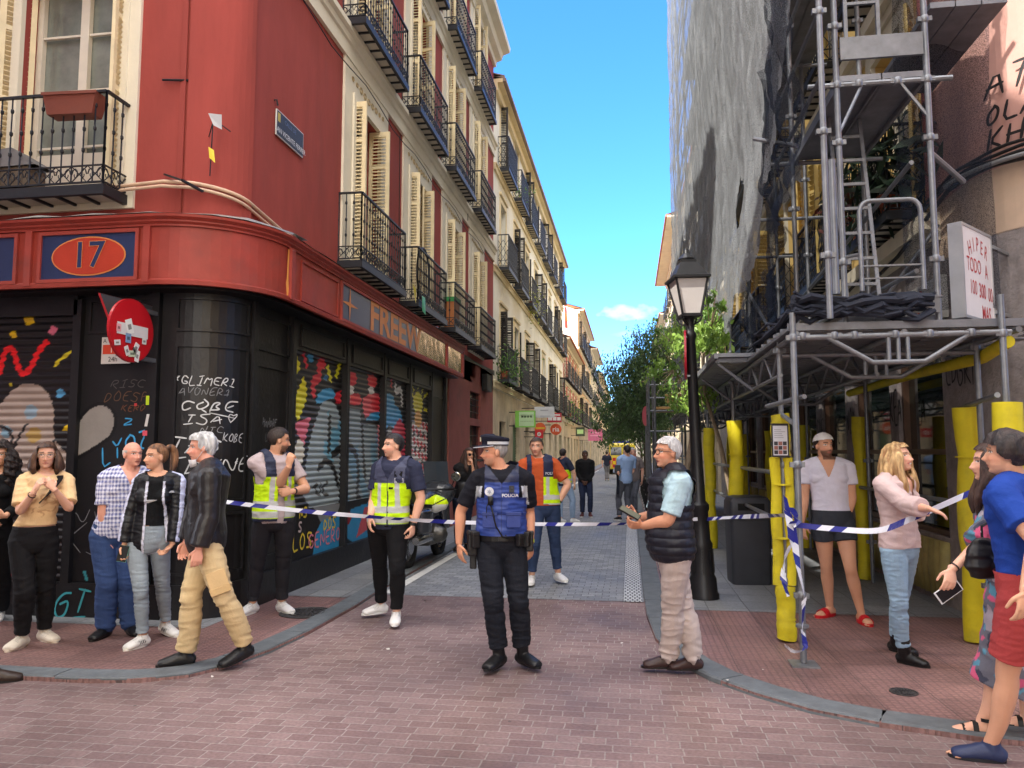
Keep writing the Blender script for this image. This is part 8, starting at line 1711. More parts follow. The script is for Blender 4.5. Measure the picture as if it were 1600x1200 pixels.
    for a, h, w_, z, dp, nm in ((8, .15, .036, -.04, .03, 'holster'), (28, .11, .03, -.02, .025, 'belt_pouch'), (52, .09, .03, -.02, .022, 'belt_pouch'), (172, .19, .04, -.05, .035, 'holster'), (158, .12, .04, -.02, .03, 'belt_pouch'), (190, .26, .03, -.12, .025, 'glove_strap')):
        q = p.hL*math.cos(R(a))*rx*1.05+p.hF*math.sin(R(a))*ry*1.05; n_ = q.normalized(); mb = MB(); mb.box((-w_, -h/2, 0), (w_, h/2, dp*2), 0, frameM(c+q+ZZ*z, n_.cross(ZZ)*-1, n_), (20, 20, 23)); mb.box((-w_-.003, h/2-.03, .002), (w_+.003, h/2+.004, dp*2+.004), 0, frameM(c+q+ZZ*z, n_.cross(ZZ)*-1, n_), (28, 28, 31)); o = mb.build(nm, M_LEATH, bl); b = o.modifiers.new('b', 'BEVEL'); b.width = .01; b.segments = 3
    p.shoes((20, 20, 23), (16, 16, 18), 'boot', M_LEATH, .011)
    # cap: band, crown, peak
    mb = MB(); A = lambda x, y, z: p.hd+(p.hl*x+p.hf*y+p.hu*z)*S; n = 24
    prof = [(.081, .104, .052, 0), (.083, .106, .060, 0), (.083, .106, .082, 0), (.086, .110, .084, 0), (.094, .118, .108, 0), (.090, .112, .122, 0), (.05, .07, .130, 0), (.005, .005, .131, 0)]
    vs = [A(a*math.cos(t), -.010+b*math.sin(t)+(.004 if z > .1 else 0), z+(.012*math.sin(t) if z > .1 else 0)) for a, b, z, _ in prof for t in np.linspace(0, 2*math.pi, n+1)[:-1]]
    fs = [(i*n+j, i*n+(j+1) % n, (i+1)*n+(j+1) % n, (i+1)*n+j) for i in range(len(prof)-1) for j in range(n)]
    for k, f_ in enumerate(fs): mb.add([vs[i] for i in f_], [(0, 1, 2, 3)], 0, (196, 198, 200) if 1 <= k//n < 2 and not (n*.12 < (k % n) < n*.38) else (26, 28, 42))
    cp = mb.build('cap', M_CLOTH, p.root, smooth=False); smooth_angle(cp, 50)
    mb = MB(); T_ = np.linspace(R(18), R(162), 13)
    inn = [A(.081*math.cos(t), -.01+.104*math.sin(t), .060) for t in T_]; o1 = [A(.086*math.cos(t), -.01+(.104+.075*math.sin((t-R(18))/R(144)*math.pi))*math.sin(t), .052-.014*math.sin((t-R(18))/R(144)*math.pi)) for t in T_]
    mb.add(inn+o1+[q-p.hu*.006 for q in o1]+[q-p.hu*.006 for q in inn], [(i, i+1, 14+i, 13+i) for i in range(12)], 0, (30, 32, 48)); mb.add(o1+[q-p.hu*.007 for q in o1], [(i, i+1, 14+i, 13+i) for i in range(12)], 0, (170, 172, 178)); mb.add([q-p.hu*.007 for q in inn+o1], [(i, i+1, 14+i, 13+i) for i in range(12)], 0, (20, 20, 26)); mb.build('peak', M_CLOTH, cp, smooth=True)
    mb = MB(); M = frameM(A(0, .106, .098), p.hl, p.hf); mb.box((-.012, -.016, 0), (.012, .016, .006), 0, M, (196, 190, 160)); mb.build('cap_badge', M_SHOE, cp)
    p.band('elL', 'wrL', .93, .0315, .022, (186, 206, 60), 'watch', (30, 32, 34))
    mb = MB(); a = A(0, .088, -.062); mb.tube([a, a+p.hf*.03*S-ZZ*.006], .009, 8, col=(16, 16, 18)); mb.box((-.012, -.008, -.006), (.012, .008, .03), 0, frameM(a+p.hf*.02, p.hl, p.hf), (20, 20, 22)); mb.build('whistle', M_SHOE, p.root)
    return p
policeman()
# --- man in quilted vest with glasses
def vestman():
    p = Person('grey haired man in glasses, black quilted body warmer and beige trousers, holding a phone', 1.73, (1049, 5.68), (1050, .0), (1042, -.03), -72, -62, [(1041, 820, -1), (1004, 822, 1), dict(dir=(-.95, .1, .2), palm=(-.3, .6, -.5), curl=.85)], [(1020, 815, 1), (998, 808, 1), dict(dir=(-.9, .3, .3), palm=(.3, .5, .4), curl=.7)],
               [(1040, 958, -1), (1044, 1044), -82], [(1076, 960, -1), (1084, 1046), -75], 'tan', 1.12, belly=.035, vox=.005)
    p.body(hair=(150, 148, 146), brow=(110, 104, 100), age=1, stubble=.25, mouth_open=1); p.hair('short', (140, 138, 138), (206, 204, 202)); p.glasses((26, 20, 20))
    p.bottoms('trousers', (190, 176, 170), .012, 1.95, .010, .006, .012, ff=13)
    p.top('tshirt', (170, 198, 208), .014, .82, -.02, 'crew', loose=.018, fold=.006)
    def q(X, N_): t = p.tloc(X); r_ = (t[:, 2]/.062) % 1; return X+N_*((np.abs(np.sin(np.pi*r_))**.5-.5)*.012)[:, None]
    v = p.top('body_warmer', (22, 24, 36), .032, 0, -.085, lambda t, r_: ((r_ < .075) & (t[:, 2] > .03)) | ((np.abs(t[:, 0]) > .165+.1*np.clip(-.1-t[:, 2], 0, 1)) & (t[:, 2] > -.2) & (t[:, 2] < .05)), material=M_NYL, collar=1, extra=q, fold=.005)
    mb = MB(); c = p.N+ZZ*.03
    p.shoes((58, 40, 38), (30, 24, 24), 'dress', M_LEATH, .008); p.band('elL', 'wrL', .9, .03, .01, (30, 30, 32), 'watch') if False else None
    h = at(984, 801, 5.55); e = empty('phone', h, 0, 'dark phone in a case held open by the man in the body warmer', 'phone'); mb = MB(); M = frameM(h, (RT*.75-ZZ*.42-FW*.2), (ZZ*.75+RT*.4-FW*.45)); mb.box((-.08, -.04, -.006), (.08, .04, .006), 0, M, (26, 26, 28)); mb.box((-.074, -.036, .006), (.074, .036, .007), 0, M, (96, 98, 84)); mb.build('case', M_SHOE, e)
vestman()
# --- old man in leather jacket walking
def leatherman():
    p = Person('grey haired old man in black leather jacket and khaki trousers walking left, mask under chin', 1.77, (328, 6.02), (330, 0), (315, 0), -92, -88, [(327, 808, -1), (309, 862, -1), dict(dir=(-.1, -1, .1), palm=(-.3, 0, -1), curl=.6)], [(300, 808, 1), (288, 858, -1), dict(curl=.5)],
               [(352, 940, -1), (381, 1036), -70, .05], [(297, 942, -1), (289, 1039), -92], 'pink', 1.05, belly=.01, vox=.005, hpitch=4)
    p.body(hair=(170, 168, 166), brow=(140, 136, 132), age=1); p.hair('grey', (150, 150, 150), (214, 214, 214), seed=4)
    p.bottoms('trousers', (200, 176, 134), .012, 1.93, .010, .008, .012, ff=12)
    j = p.top('leather_jacket', (34, 31, 33), .026, 1.92, -.115, 'crew', M_LEATH, .006, .007, collar=1, neckr=.06, ff=11)
    S = p.s; mb = MB(); A = lambda x, y, z: p.hd+(p.hl*x+p.hf*y+p.hu*z)*S
    vs = [A(.045, .045, -.085), A(.04, .082, -.088), A(.0, .098, -.085), A(-.04, .082, -.088), A(.04, .04, -.135), A(.035, .075, -.142), A(.0, .088, -.145), A(-.035, .075, -.142)]
    mb.add(vs, [(0, 1, 5, 4), (1, 2, 6, 5), (2, 3, 7, 6)], 0, (214, 210, 212)); mb.tube([A(.045, .045, -.09), A(.078, -.0, -.03), A(.083, -.02, -.0)], .0018, 4, col=(226, 226, 228)); o = mb.build('face_mask', M_CLOTH, p.root, smooth=True); o.modifiers.new('s', 'SOLIDIFY').thickness = .003
    # cargo pocket and jacket pocket flap
    for nm, t, h_, w_ in (('L', .72, .17, .14),):
        a, b = p.hpL, p.J['knL']; c = a.lerp(b, t); d = (b-a).normalized(); n = p.hL; n = (n-d*n.dot(d)).normalized(); mb = MB(); M = frameM(c+n*.088, d.cross(n), n); mb.box((-w_/2, -h_/2, -.03), (w_/2, h_/2, .008), 0, M, (200, 170, 124)); mb.box((-w_/2-.004, h_/2-.05, .004), (w_/2+.004, h_/2+.004, .014), 0, M, (190, 160, 114)); o = mb.build('cargo_pocket', M_CLOTH, p.root); b_ = o.modifiers.new('b', 'BEVEL'); b_.width = .012; b_.segments = 3
    p.shoes((26, 26, 28), (22, 22, 22), 'dress', M_LEATH, .012)
leatherman()
# --- girl with ponytail
def girl():
    p = Person('young woman with a ponytail, black track jacket with white piping, light grey jeans', 1.69, (236, 6.5), (250, 0), (244, -.02), -12, -62, [(275, 812, 1), (267, 862, -1), dict(dir=(-.55, -.7, .3), palm=(-.6, .2, .6), curl=.6)], [(200, 812, 1), (192, 862, -1), dict(dir=(-.1, -1, .15), palm=(.9, 0, .3), curl=.6)],
               [(258, 925, -1), (258, 992), 35, .02], [(222, 928, -1), (222, 1010), -48], 'olive', .92, 'f', vox=.005, hipyaw=-5)
    p.body(hair=(70, 46, 36), lips=(180, 96, 92)); p.hair('pony', (62, 42, 34), (140, 98, 66), seed=9)
    def jc(X, t, N_): n = pnoise(X, 8, 5, 3)*.12+1; return C(146, 158, 168)[None]*n[:, None]
    p.bottoms('jeans', jc, .007, 1.9, .002, 0, .006, waist=.13, ff=22)
    ts = p.top('tshirt', (16, 17, 20), .009, .5, .13, 'crew', fold=.004, neckr=.085, loose=.006)
    sw = [(-.13, -.025), (-.10, -.032), (-.04, -.018), (.13, .018), (.02, .004), (-.08, .0), (-.115, .004)]; p.decal(ts, sw, [tuple(range(7))], p.tM(-.0, 0, -.19), 'white_tick', M_CLOTH, (226, 226, 228))
    def jk(X, t, N_):
        c = np.zeros((len(X), 3))+C(17, 18, 24); x, y, z = t.T; ax = np.abs(x); c[(z > -.06) & (ax > .11) & (np.abs(y) < .035)] = C(196, 200, 226)
        for nm in 'LR':
            sh, e, w_ = V(p.__dict__['sh'+nm]), V(p.J['el'+nm]), V(p.J['wr'+nm]); sg = 1 if nm == 'L' else -1
            for a, b in ((sh, e), (e, w_)):
                d = b-a; k = np.clip(((X-a)@d)/d.dot(d), 0, 1); r_ = X-a-k[:, None]*d; o_ = r_@V(p.Lf)*sg; c[(o_ > .030) & (np.linalg.norm(r_, axis=1) < .085) & (ax > .14)] = C(196, 200, 226)
        e_ = .058+.05*np.clip(-z-.1, 0, .6); c[(y > 0) & (ax < e_+.018) & (z < -.03)] = C(204, 206, 224); return c
    j = p.top('track_jacket', jk, .017, 1.9, -.14, 'open', M_NYL, .006, .008, wid=1.04, neckr=.095)
    m_ = j.modifiers.new('s', 'SOLIDIFY'); m_.thickness = .004
    p.decal(j, [(-.02, -.008), (.02, -.008), (.012, .008), (-.012, .008)], [(0, 1, 2, 3)], p.tM(.125, 0, -.12), 'small_emblem', M_CLOTH, (150, 150, 156))
    p.shoes((222, 220, 216), (214, 210, 202), 'sneaker', None, .009, accent=(24, 24, 26))
    h = p.J['hcR']+FW*-.02; e = empty('phone', h, 0, 'phone in a pale green case in the ponytailed woman\'s hand', 'phone'); mb = MB(); M = frameM(h, RT*.7+FW*.5-ZZ*.2, ZZ*.2+RT*.2-FW*.8); mb.box((-.035, -.07, -.005), (.035, .07, .005), 0, M, (30, 32, 34)); mb.box((-.037, -.072, -.007), (.037, .072, -.0045), 0, M, (120, 206, 190)); mb.build('phone_body', M_SHOE, e)
girl()
# --- old man in checked shirt
def checkman():
    p = Person('bald old man in a blue checked short sleeved shirt and blue trousers, hands behind him', 1.71, (183, 6.88), (203, 0), (208, -.02), 12, 28, [(230, 800, 1), (226, 842, 1), dict(curl=.5)], [(160, 803, 1), (163, 842, 1), dict(curl=.5)],
               [(202, 925, -1), (203, 990), 20], [(170, 925, -1), (164, 995), -35], 'pink', 1.02, belly=.02, vox=.0055)
    p.body(hair=(150, 146, 142), age=1, brow=(150, 130, 120)); p.hair('bald', (176, 172, 170))
    p.bottoms('trousers', (52, 72, 116), .018, 1.95, .014, .01, .006)
    s_ = p.top('checked_shirt', checkcol((220, 220, 236), (98, 104, 156), .036), .014, .8, -.02, 'v', loose=.016, collar=1, neckr=.07, fold=.007)
    p.shoes((22, 22, 25), (18, 18, 18), 'dress', M_LEATH, .009)
checkman()
# --- woman in beige T-shirt
def beige():
    p = Person('woman in a beige cropped T-shirt and black trousers, hands raised under her chin', 1.70, (60, 6.5), (74, 0), (73, -.03), -4, -4, [(108, 794, -1), (84, 764, -1), dict(dir=(-.62, .75, .1), palm=(-.5, -.1, -.8), curl=.8)], [(31, 799, -1), (54, 768, -1), dict(dir=(.45, .88, .1), palm=(.5, -.1, -.8), curl=.7)],
               [(76, 930, -1), (69, 1001), 30], [(42, 935, -1), (33, 1011), -35], 'light', .97, 'f', vox=.005)
    p.body(hair=(64, 44, 36), lips=(190, 110, 104)); p.hair('bob', (54, 38, 32), (96, 66, 48), seed=3); p.glasses((170, 150, 130))
    p.bottoms('trousers', (26, 26, 30), .014, 1.93, .010, -.012, .008, waist=.12)
    def tc(X, t, N_): c = np.zeros((len(X), 3))+C(226, 192, 146); n = pnoise(X, 38, 8, 2); m_ = (np.abs(t[:, 0]) < .09) & (t[:, 2] < -.15) & (t[:, 2] > -.34) & (t[:, 1] > 0) & (np.abs(n) < .1); c[m_] = C(200, 160, 120); return c
    ts = p.top('tshirt', tc, .013, .8, .12, 'crew', loose=.02, fold=.008, neckr=.08)
    S = p.s; P_ = [p.N+p.Lf*.10*S+ZZ*.03*S, p.N+p.Lf*.105*S+p.F*.09*S-ZZ*.02*S, p.N+p.Lf*.05*S+p.F*.155*S-ZZ*.12*S, p.N-p.Lf*.03*S+p.F*.17*S-ZZ*.22*S]
    p.strap(P_, .05, .006, (28, 26, 28), 'bag_strap'); p.shoes((216, 206, 190), (226, 214, 196), 'sneaker', None, .014)
    p.band('elR', 'wrR', .82, .031, .008, (30, 26, 26), 'bracelet')
beige()
def curly():
    p = Person('woman with long dark curly hair in black clothes, half cut off at the left edge', 1.70, (-8, 7.2), (2, 0), (2, -.02), -20, -25, [(24, 808, 1), (8, 806, -1), dict(dir=(-.9, .1, .3), palm=(0, .3, -1), curl=.5)], [(-32, 805, 1), (-15, 812, -1), dict(curl=.5)],
               [(0, 905, -1), (-1, 968), -10], [(-28, 905, -1), (-32, 975), -30], 'olive', 1.0, 'f', vox=.006)
    p.body(hair=(36, 28, 26)); p.hair('curly', (26, 21, 21), (52, 40, 36), seed=12); p.bottoms('trousers', (18, 18, 21), .02, 1.93, .012, 0, .006, waist=.13); p.top('top', (18, 18, 20), .014, 1.8, .02, 'crew', fold=.006, neckr=.1); p.shoes((220, 216, 210), kind='sneaker', inf=.01)
curly()
def hv(p, vcut, tee, jeans, hairc=(40, 30, 28), style='short'): pass
def hv1():
    p = Person('plainclothes policeman in hi-vis vest leaning by the black wall, fist at his mouth', 1.86, (431, 7.62), (428, -.02), (436, -.03), 32, 98, [(478, 764, -1), (456, 768, -1), dict(dir=(-.9, -.1, .2), palm=(.1, 0, -1), curl=.8)], [(449, 768, -1), (452, 728, -1), dict(dir=(.1, 1, .0), palm=(.3, .1, -.9), curl=1.0)],
               [(440, 884, -1), (440, 956), 30], [(414, 882, -1), (394, 958), -40], 'olive', 1.05, vox=.0055, hpitch=8, hipyaw=10)
    p.body(hair=(44, 34, 30), stubble=.85, buzz=((70, 56, 48), .8)); p.hair('crop', (36, 28, 26), (60, 48, 42))
    p.bottoms('jeans', (42, 42, 48), .008, 1.88, .003, -.002, .007, ff=18)
    p.top('tshirt', (186, 170, 172), .012, .62, -.05, 'crew', loose=.008, fold=.006)
    v = p.top('hi_vis_vest', vestcol(p, ztop=-.16), .03, 0, -.03, lambda t, r_: ((r_ < .1) & (t[:, 2] > -.05)) | ((np.abs(t[:, 0]) > .15) & (t[:, 2] > -.22)) | ((t[:, 1] > 0) & (np.abs(t[:, 0]-.0) < .03+.035*np.clip((t[:, 2]+.3)/.25, 0, 1))), material=M_HV, fold=.008)
    v.modifiers.new('s', 'SOLIDIFY').thickness = .003
    p.shoes((226, 226, 226), inf=.009); p.band('elL', 'wrL', .85, .033, .028, (20, 20, 22))
def hv2():
    p = Person('plainclothes policeman in yellow hi-vis vest and navy T-shirt standing beside the motorcycle', 1.80, (607, 7.5), (620, 0), (614, -.02), -30, -68, [(658, 783, 1), (645, 822, -1), dict(dir=(-.1, -1, .05), palm=(-.8, 0, -.4), curl=.8)], [(584, 782, 1), (579, 806, -1), dict(dir=(-.1, -1, .2), palm=(.8, 0, -.4), curl=.45)],
               [(622, 884, -1), (619, 972), -5], [(590, 882, -1), (595, 958), -65], 'light', 1.1, vox=.0055, hipyaw=-20)
    p.body(hair=(38, 32, 32), stubble=.3, buzz=((60, 52, 50), .6)); p.hair('crop', (30, 27, 30), (56, 52, 54))
    p.bottoms('jeans', (18, 18, 21), .010, 1.9, .005, -.004, .006)
    p.top('tshirt', (46, 50, 72), .012, .72, -.06, 'crew', loose=.010, fold=.005)
    v = p.top('hi_vis_vest', vestcol(p, navy=(66, 70, 94), ztop=-.17), .026, 0, -.02, lambda t, r_: ((r_ < .085) & (t[:, 2] > -.05)) | ((np.abs(t[:, 0]) > .155) & (t[:, 2] > -.22)) | ((t[:, 1] > 0) & (t[:, 2] > -.13) & (np.abs(t[:, 0]) < .06*(t[:, 2]+.13)/.1)), material=M_HV, fold=.007)
    p.decal(v, [(-.04, -.022), (.04, -.022), (.04, .022), (-.04, .022)], [(0, 1, 2, 3)], p.tM(.105, 0, -.145), 'name_patch', M_CLOTH, (184, 186, 196)); p.text(v, 'POLI', .105, -.145, .035, (50, 54, 80)); p.decal(v, [(-.035, -.025), (.035, -.025), (.035, .025), (-.035, .025)], [(0, 1, 2, 3)], p.tM(.10, 0, -.085), 'name_patch', M_CLOTH, (20, 20, 24)); p.decal(v, [(-.02, -.01), (.02, -.01), (.02, .01), (-.02, .01)], [(0, 1, 2, 3)], p.tM(.035, 0, -.215), 'name_patch', M_CLOTH, (16, 16, 16))
    p.shoes((224, 222, 220), inf=.009); p.band('elL', 'wrL', .95, .032, .03, (20, 20, 22))
def orange():
    p = Person('man in orange T-shirt, open hi-vis vest and blue jeans, hand on hip, beyond the tape', 1.80, (850, 9.65), (842, 0), (838, -.02), 8, -8, [(890, 762, 1), (871, 789, -1), dict(dir=(-.9, -.3, .1), palm=(-.3, -.2, -.9), curl=.5)], [(822, 768, 1), (824, 806, -1), dict(curl=.5)],
               [(866, 850, -1), (872, 907), 30], [(835, 852, -1), (831, 911), -5], 'light', 1.1, vox=.006)
    p.body(hair=(50, 38, 34), stubble=.4); p.hair('short', (48, 38, 36), (80, 64, 58))
    p.bottoms('jeans', (50, 66, 98), .009, 1.85, .003, -.003, .007, ff=18); p.top('tshirt', (188, 86, 46), .012, .72, .02, 'crew', loose=.008)
    v = p.top('hi_vis_vest', vestcol(p, navy=(36, 42, 68), ztop=-.18), .026, 0, .03, lambda t, r_: ((r_ < .085) & (t[:, 2] > -.05)) | ((np.abs(t[:, 0]) > .16) & (t[:, 2] > -.2)) | ((t[:, 1] > 0) & (t[:, 0] < .03) & (t[:, 0] > -.10)), material=M_HV, fold=.007)
    v.modifiers.new('s', 'SOLIDIFY').thickness = .003; p.text(v, 'POLI', .1, -.14, .045, (200, 204, 214)); p.shoes((226, 226, 226), inf=.009); p.band('elL', 'wrL', .9, .033, .026, (30, 28, 28))
hv1(); hv2(); orange()
def whitetee():
    p = Person('bearded man in white T-shirt, dark shorts and red slides, cap worn backwards', 1.80, (1297, 7.6), (1291, 0), (1288, -.02), 6, 35, [(1332, 790, 1), (1318, 820, -1), dict(dir=(-.2, -1, .1), palm=(-.6, 0, -.7), curl=.5)], [(1256, 790, 1), (1251, 828, -1), dict(dir=(.05, -1, .05), palm=(.7, 0, -.6), curl=.4)],
               [(1322, 880, -1), (1346, 972), 20], [(1292, 878, -1), (1297, 962), -35], 'olive', 1.06, vox=.005)
    p.body(hair=(44, 32, 28), stubble=.9, feet='foot'); p.hair('short', (40, 30, 28))
    p.bottoms('shorts', (54, 58, 66), .014, .42, .022, 0, .006); p.top('tshirt', (212, 210, 226), .010, .52, -.06, 'v', loose=.012, fold=.006)
    S = p.s; mb = MB(); A = (V(p.hl), V(p.hf), V(p.hu)); ellipsoid(mb, V(p.hd+p.hu*.034*S-p.hf*.012*S), A, (.09*S, .112*S, .096*S), 24)
    def cc(X, t, N_): return np.zeros((len(X), 3))+C(226, 224, 222)
    p.finish('cap', mb, .006, M_CLOTH, cc, lambda X, t: (p.headloc(X)[:, 2] < .045+.25*p.headloc(X)[:, 1]*.6) , 0)
    mb = MB(); T_ = np.linspace(R(200), R(340), 9); inn = [p.hd+(p.hl*.08*math.cos(t)+p.hf*(-.01+.1*math.sin(t))+p.hu*.03)*S for t in T_]; o1 = [p.hd+(p.hl*.075*math.cos(t)+p.hf*(-.01+.1*math.sin(t)-.05*abs(math.sin((t-R(200))/R(140)*math.pi)))-p.hu*.012)*S for t in T_]
    mb.add(inn+o1, [(i, i+1, 10+i, 9+i) for i in range(8)], 0, (222, 220, 220)); mb.build('cap_peak', M_CLOTH, p.root, smooth=True)
    for nm in 'LR':
        an, fd = p.J['an'+nm], p.J['ft'+nm]; sd_ = ZZ.cross(fd); g = Vector((an.x, an.y, p.gz)); mb = MB(); ring = [g+fd*(.068+.145*math.cos(a))*S+sd_*(.047+.010*math.cos(a))*math.sin(a)*S for a in np.linspace(0, 2*math.pi, 21)[:-1]]
        mb.add([q+ZZ*.0 for q in ring]+[q+ZZ*.022 for q in ring], [tuple(range(19, -1, -1)), tuple(range(20, 40))]+[(i, (i+1) % 20, 20+(i+1) % 20, 20+i) for i in range(20)], 0, (196, 32, 40))
        for x0, x1 in ((.07, .10), (.105, .135)): mb.add([g+fd*x*S+sd_*.054*S*math.cos(a)+ZZ*(.012+.068*(1.18-x*2.8+.0)*math.sin(a))*S for x in (x0, x1) for a in np.linspace(0, math.pi, 9)], [(i, i+1, 10+i, 9+i) for i in range(8)], 0, (200, 30, 40))
        o = mb.build('slide', M_SHOE, p.root); o.modifiers.new('s', 'SOLIDIFY').thickness = -.006
        # lift the feet on to the slides: handled by the thin sole
whitetee()
def blonde():
    p = Person('smiling blonde woman in a pinkish blouse and pale jeans, arm stretched over the tape', 1.69, (1399, 5.98), (1394, 0), (1404, -.02), 60, 66, [(1420, 806, 1), (1443, 800, -1), dict(curl=.4)], [(1418, 789, -1), (1452, 795, -1), dict(dir=(.9, -.35, .1), palm=(-.2, -.9, -.3), curl=.25)],
               [(1424, 936, -1), (1400, 1018), 62], [(1408, 940, -1), (1414, 1037), 70], 'light', 1.04, 'f', vox=.005, hpitch=-8)
    p.body(hair=(110, 80, 56), smile=1, lips=(196, 96, 96)); p.hair('long', (150, 110, 70), (222, 188, 134), seed=6)
    def jc(X, t, N_): n = pnoise(X, 8, 5, 3)*.07+1; return C(150, 180, 204)[None]*n[:, None]
    p.bottoms('jeans', jc, .007, 1.85, .002, -.002, .007, waist=.1, ff=22)
    p.top('blouse', (202, 178, 176), .018, 1.62, .0, 'v', loose=.012, fold=.008)
    p.shoes((24, 23, 25), (18, 18, 18), 'boot', M_LEATH, .005)
blonde()
def bluepolo():
    p = Person('dark haired man in blue polo shirt and red shorts at the right edge, walking left', 1.76, (1598, 4.05), (1584, 0), (1571, -.0), -108, -96, [(1622, 850, -1), (1602, 925, -1), dict(dir=(-.2, -1, .1), palm=(-.2, 0, -1), curl=.5)], [(1640, 850, 1), (1650, 930, 1), dict(curl=.5)],
               [(1578, 1050, -1), (1550, 1190), -78], [(1650, 1060, -1), (1700, 1160), -80, .05], 'olive', 1.04, vox=.005, gz=0)
    p.body(hair=(34, 28, 28), feet='foot'); p.hair('thick', (30, 25, 26), (58, 48, 46), seed=8)
    p.bottoms('shorts', (168, 66, 66), .024, .80, .022, 0, .009); s_ = p.top('polo_shirt', (28, 62, 146), .018, .62, -.03, 'crew', loose=.02, collar=1, fold=.007, neckr=.065)
    p.shoes((40, 50, 84), (24, 26, 34), 'dress', None, .006)
def floral():
    def fc(X, t, N_):
        a = pnoise(X, 34, 21, 2); b = pnoise(X, 40, 33, 2); c_ = pnoise(X, 26, 44, 2); c = np.zeros((len(X), 3))+C(104, 104, 116); c[c_ > .35] = C(66, 68, 84); c[a > .45] = C(206, 92, 128); c[b > .5] = C(90, 142, 166); c[(a < -.6)] = C(160, 150, 160); return c
    p = Person('woman in a long floral dress beside the man in the blue polo', 1.70, (1572, 4.55), (1562, 0), (1545, -.03), -84, -80, [(1526, 862, -1), (1487, 890, -1), dict(dir=(-.35, -.85, .3), palm=(.1, .1, -1), curl=.5)], [(1570, 850, 1), (1560, 900, 1), dict(curl=.5)],
               [(1545, 1040, -1), (1537, 1152), -75], [(1585, 1040, -1), (1606, 1143), -75], 'light', 1.0, 'f', vox=.0055, gz=.0)
    p.body(hair=(50, 36, 32), feet='foot'); p.hair('long', (44, 32, 30), (80, 56, 46), seed=2)
    s_ = p.top('dress', fc, .02, 1.1, -.0, 'crew', loose=.035, fold=.007); S = p.s; mb = MB(); C_ = p.C
    g = Vector((C_.x, C_.y, 0)); loft(mb, [V(C_+ZZ*.16*S), V(C_), V(C_-ZZ*.25*S-p.F*.0), V(g+ZZ*.42*S+p.F*.02), V(g+ZZ*.3*S+p.F*.05)], [(.15*S, .12*S), (.18*S, .14*S), (.18*S, .17*S), (.18*S, .2*S), (.18*S, .21*S)], V(p.Lf), 28, cap=(.2, .02))
    p.finish('skirt', mb, .008, M_CLOTH, fc, None, .016, 10, parent=s_)
    for nm in 'LR':
        an, fd = p.J['an'+nm], p.J['ft'+nm]; sd_ = ZZ.cross(fd); gg = Vector((an.x, an.y, 0)); mb = MB(); ring = [gg+fd*(.062+.145*math.cos(a))*S+sd_*(.043+.008*math.cos(a))*math.sin(a)*S for a in np.linspace(0, 2*math.pi, 21)[:-1]]
        mb.add([q-ZZ*.0 for q in ring]+[q+ZZ*.03 for q in ring], [tuple(range(19, -1, -1)), tuple(range(20, 40))]+[(i, (i+1) % 20, 20+(i+1) % 20, 20+i) for i in range(20)], 0, (176, 146, 104))
        for x0, x1, h_ in ((.08, .115, .055), (.03, .06, .08)): mb.add([gg+fd*x*S+sd_*.05*S*math.cos(a)+ZZ*(.014+h_*math.sin(a))*S for x in (x0, x1) for a in np.linspace(0, math.pi, 9)], [(i, i+1, 10+i, 9+i) for i in range(8)], 0, (24, 22, 24))
        mb.add([gg+fd*x*S*0+fd*(-.02)*S+Vector((.045*math.cos(a)*1, .045*math.sin(a), z)) for z in (.095, .115) for a in np.linspace(0, 2*math.pi, 13)[:-1]], [(i, (i+1) % 12, 12+(i+1) % 12, 12+i) for i in range(12)], 0, (24, 22, 24)); mb.build('sandal', M_SHOE, p.root)
    p.band('elL', 'wrL', .9, .029, .008, (40, 36, 36), 'bracelet')
    h = at(1482, 924, 4.42); e = empty('phone', h, 0, 'white edged black phone in the hand of the woman in the floral dress', 'phone'); mb = MB(); M = frameM(h, RT*.82+ZZ*.55, -FW+ZZ*.1+RT*.1); mb.box((-.075, -.037, -.004), (.075, .037, .004), 0, M, (214, 214, 214)); mb.box((-.068, -.033, .004), (.068, .033, .005), 0, M, (20, 20, 22)); mb.build('phone_body', M_SHOE, e)
    # handbag hanging at her side
    h = at(1536, 868, 4.32); e = empty('handbag', h, 0, 'black leather handbag on a long strap beside the woman in the floral dress', 'bag'); mb = MB(); loft(mb, [V(h+ZZ*.09), V(h+ZZ*.02), V(h-ZZ*.07), V(h-ZZ*.11)], [(.045, .02), (.085, .045), (.1, .055), (.07, .04)], V(RT), 20, cap=(.3, .5)); me = remesh(mb, .006, 1); X, N_ = getco(me); X = X+N_*(folds(X, 28, 5)*.007)[:, None]; setco(me, X); paint(me, np.zeros((len(X), 3))+C(24, 22, 24)); me.materials.append(M_LEATH); me.polygons.foreach_set('use_smooth', np.ones(len(me.polygons), bool)); link('bag_body', me, e)
    mb = MB(); mb.tube([V(h+ZZ*.1), V(h+ZZ*.16), V(p.N+p.Lf*.12-p.F*.0-ZZ*.1+p.Lf*.06), V(p.N+p.Lf*.1+ZZ*.045)], .008, 6, col=(24, 22, 24)); [mb.tube([h+ZZ*(.09+.012*i)+RT*.004*(-1)**i, h+ZZ*(.105+.012*i)], .004, 5, col=(176, 176, 180)) for i in range(5)]; mb.build('bag_strap', M_LEATH, e)
bluepolo(); floral()
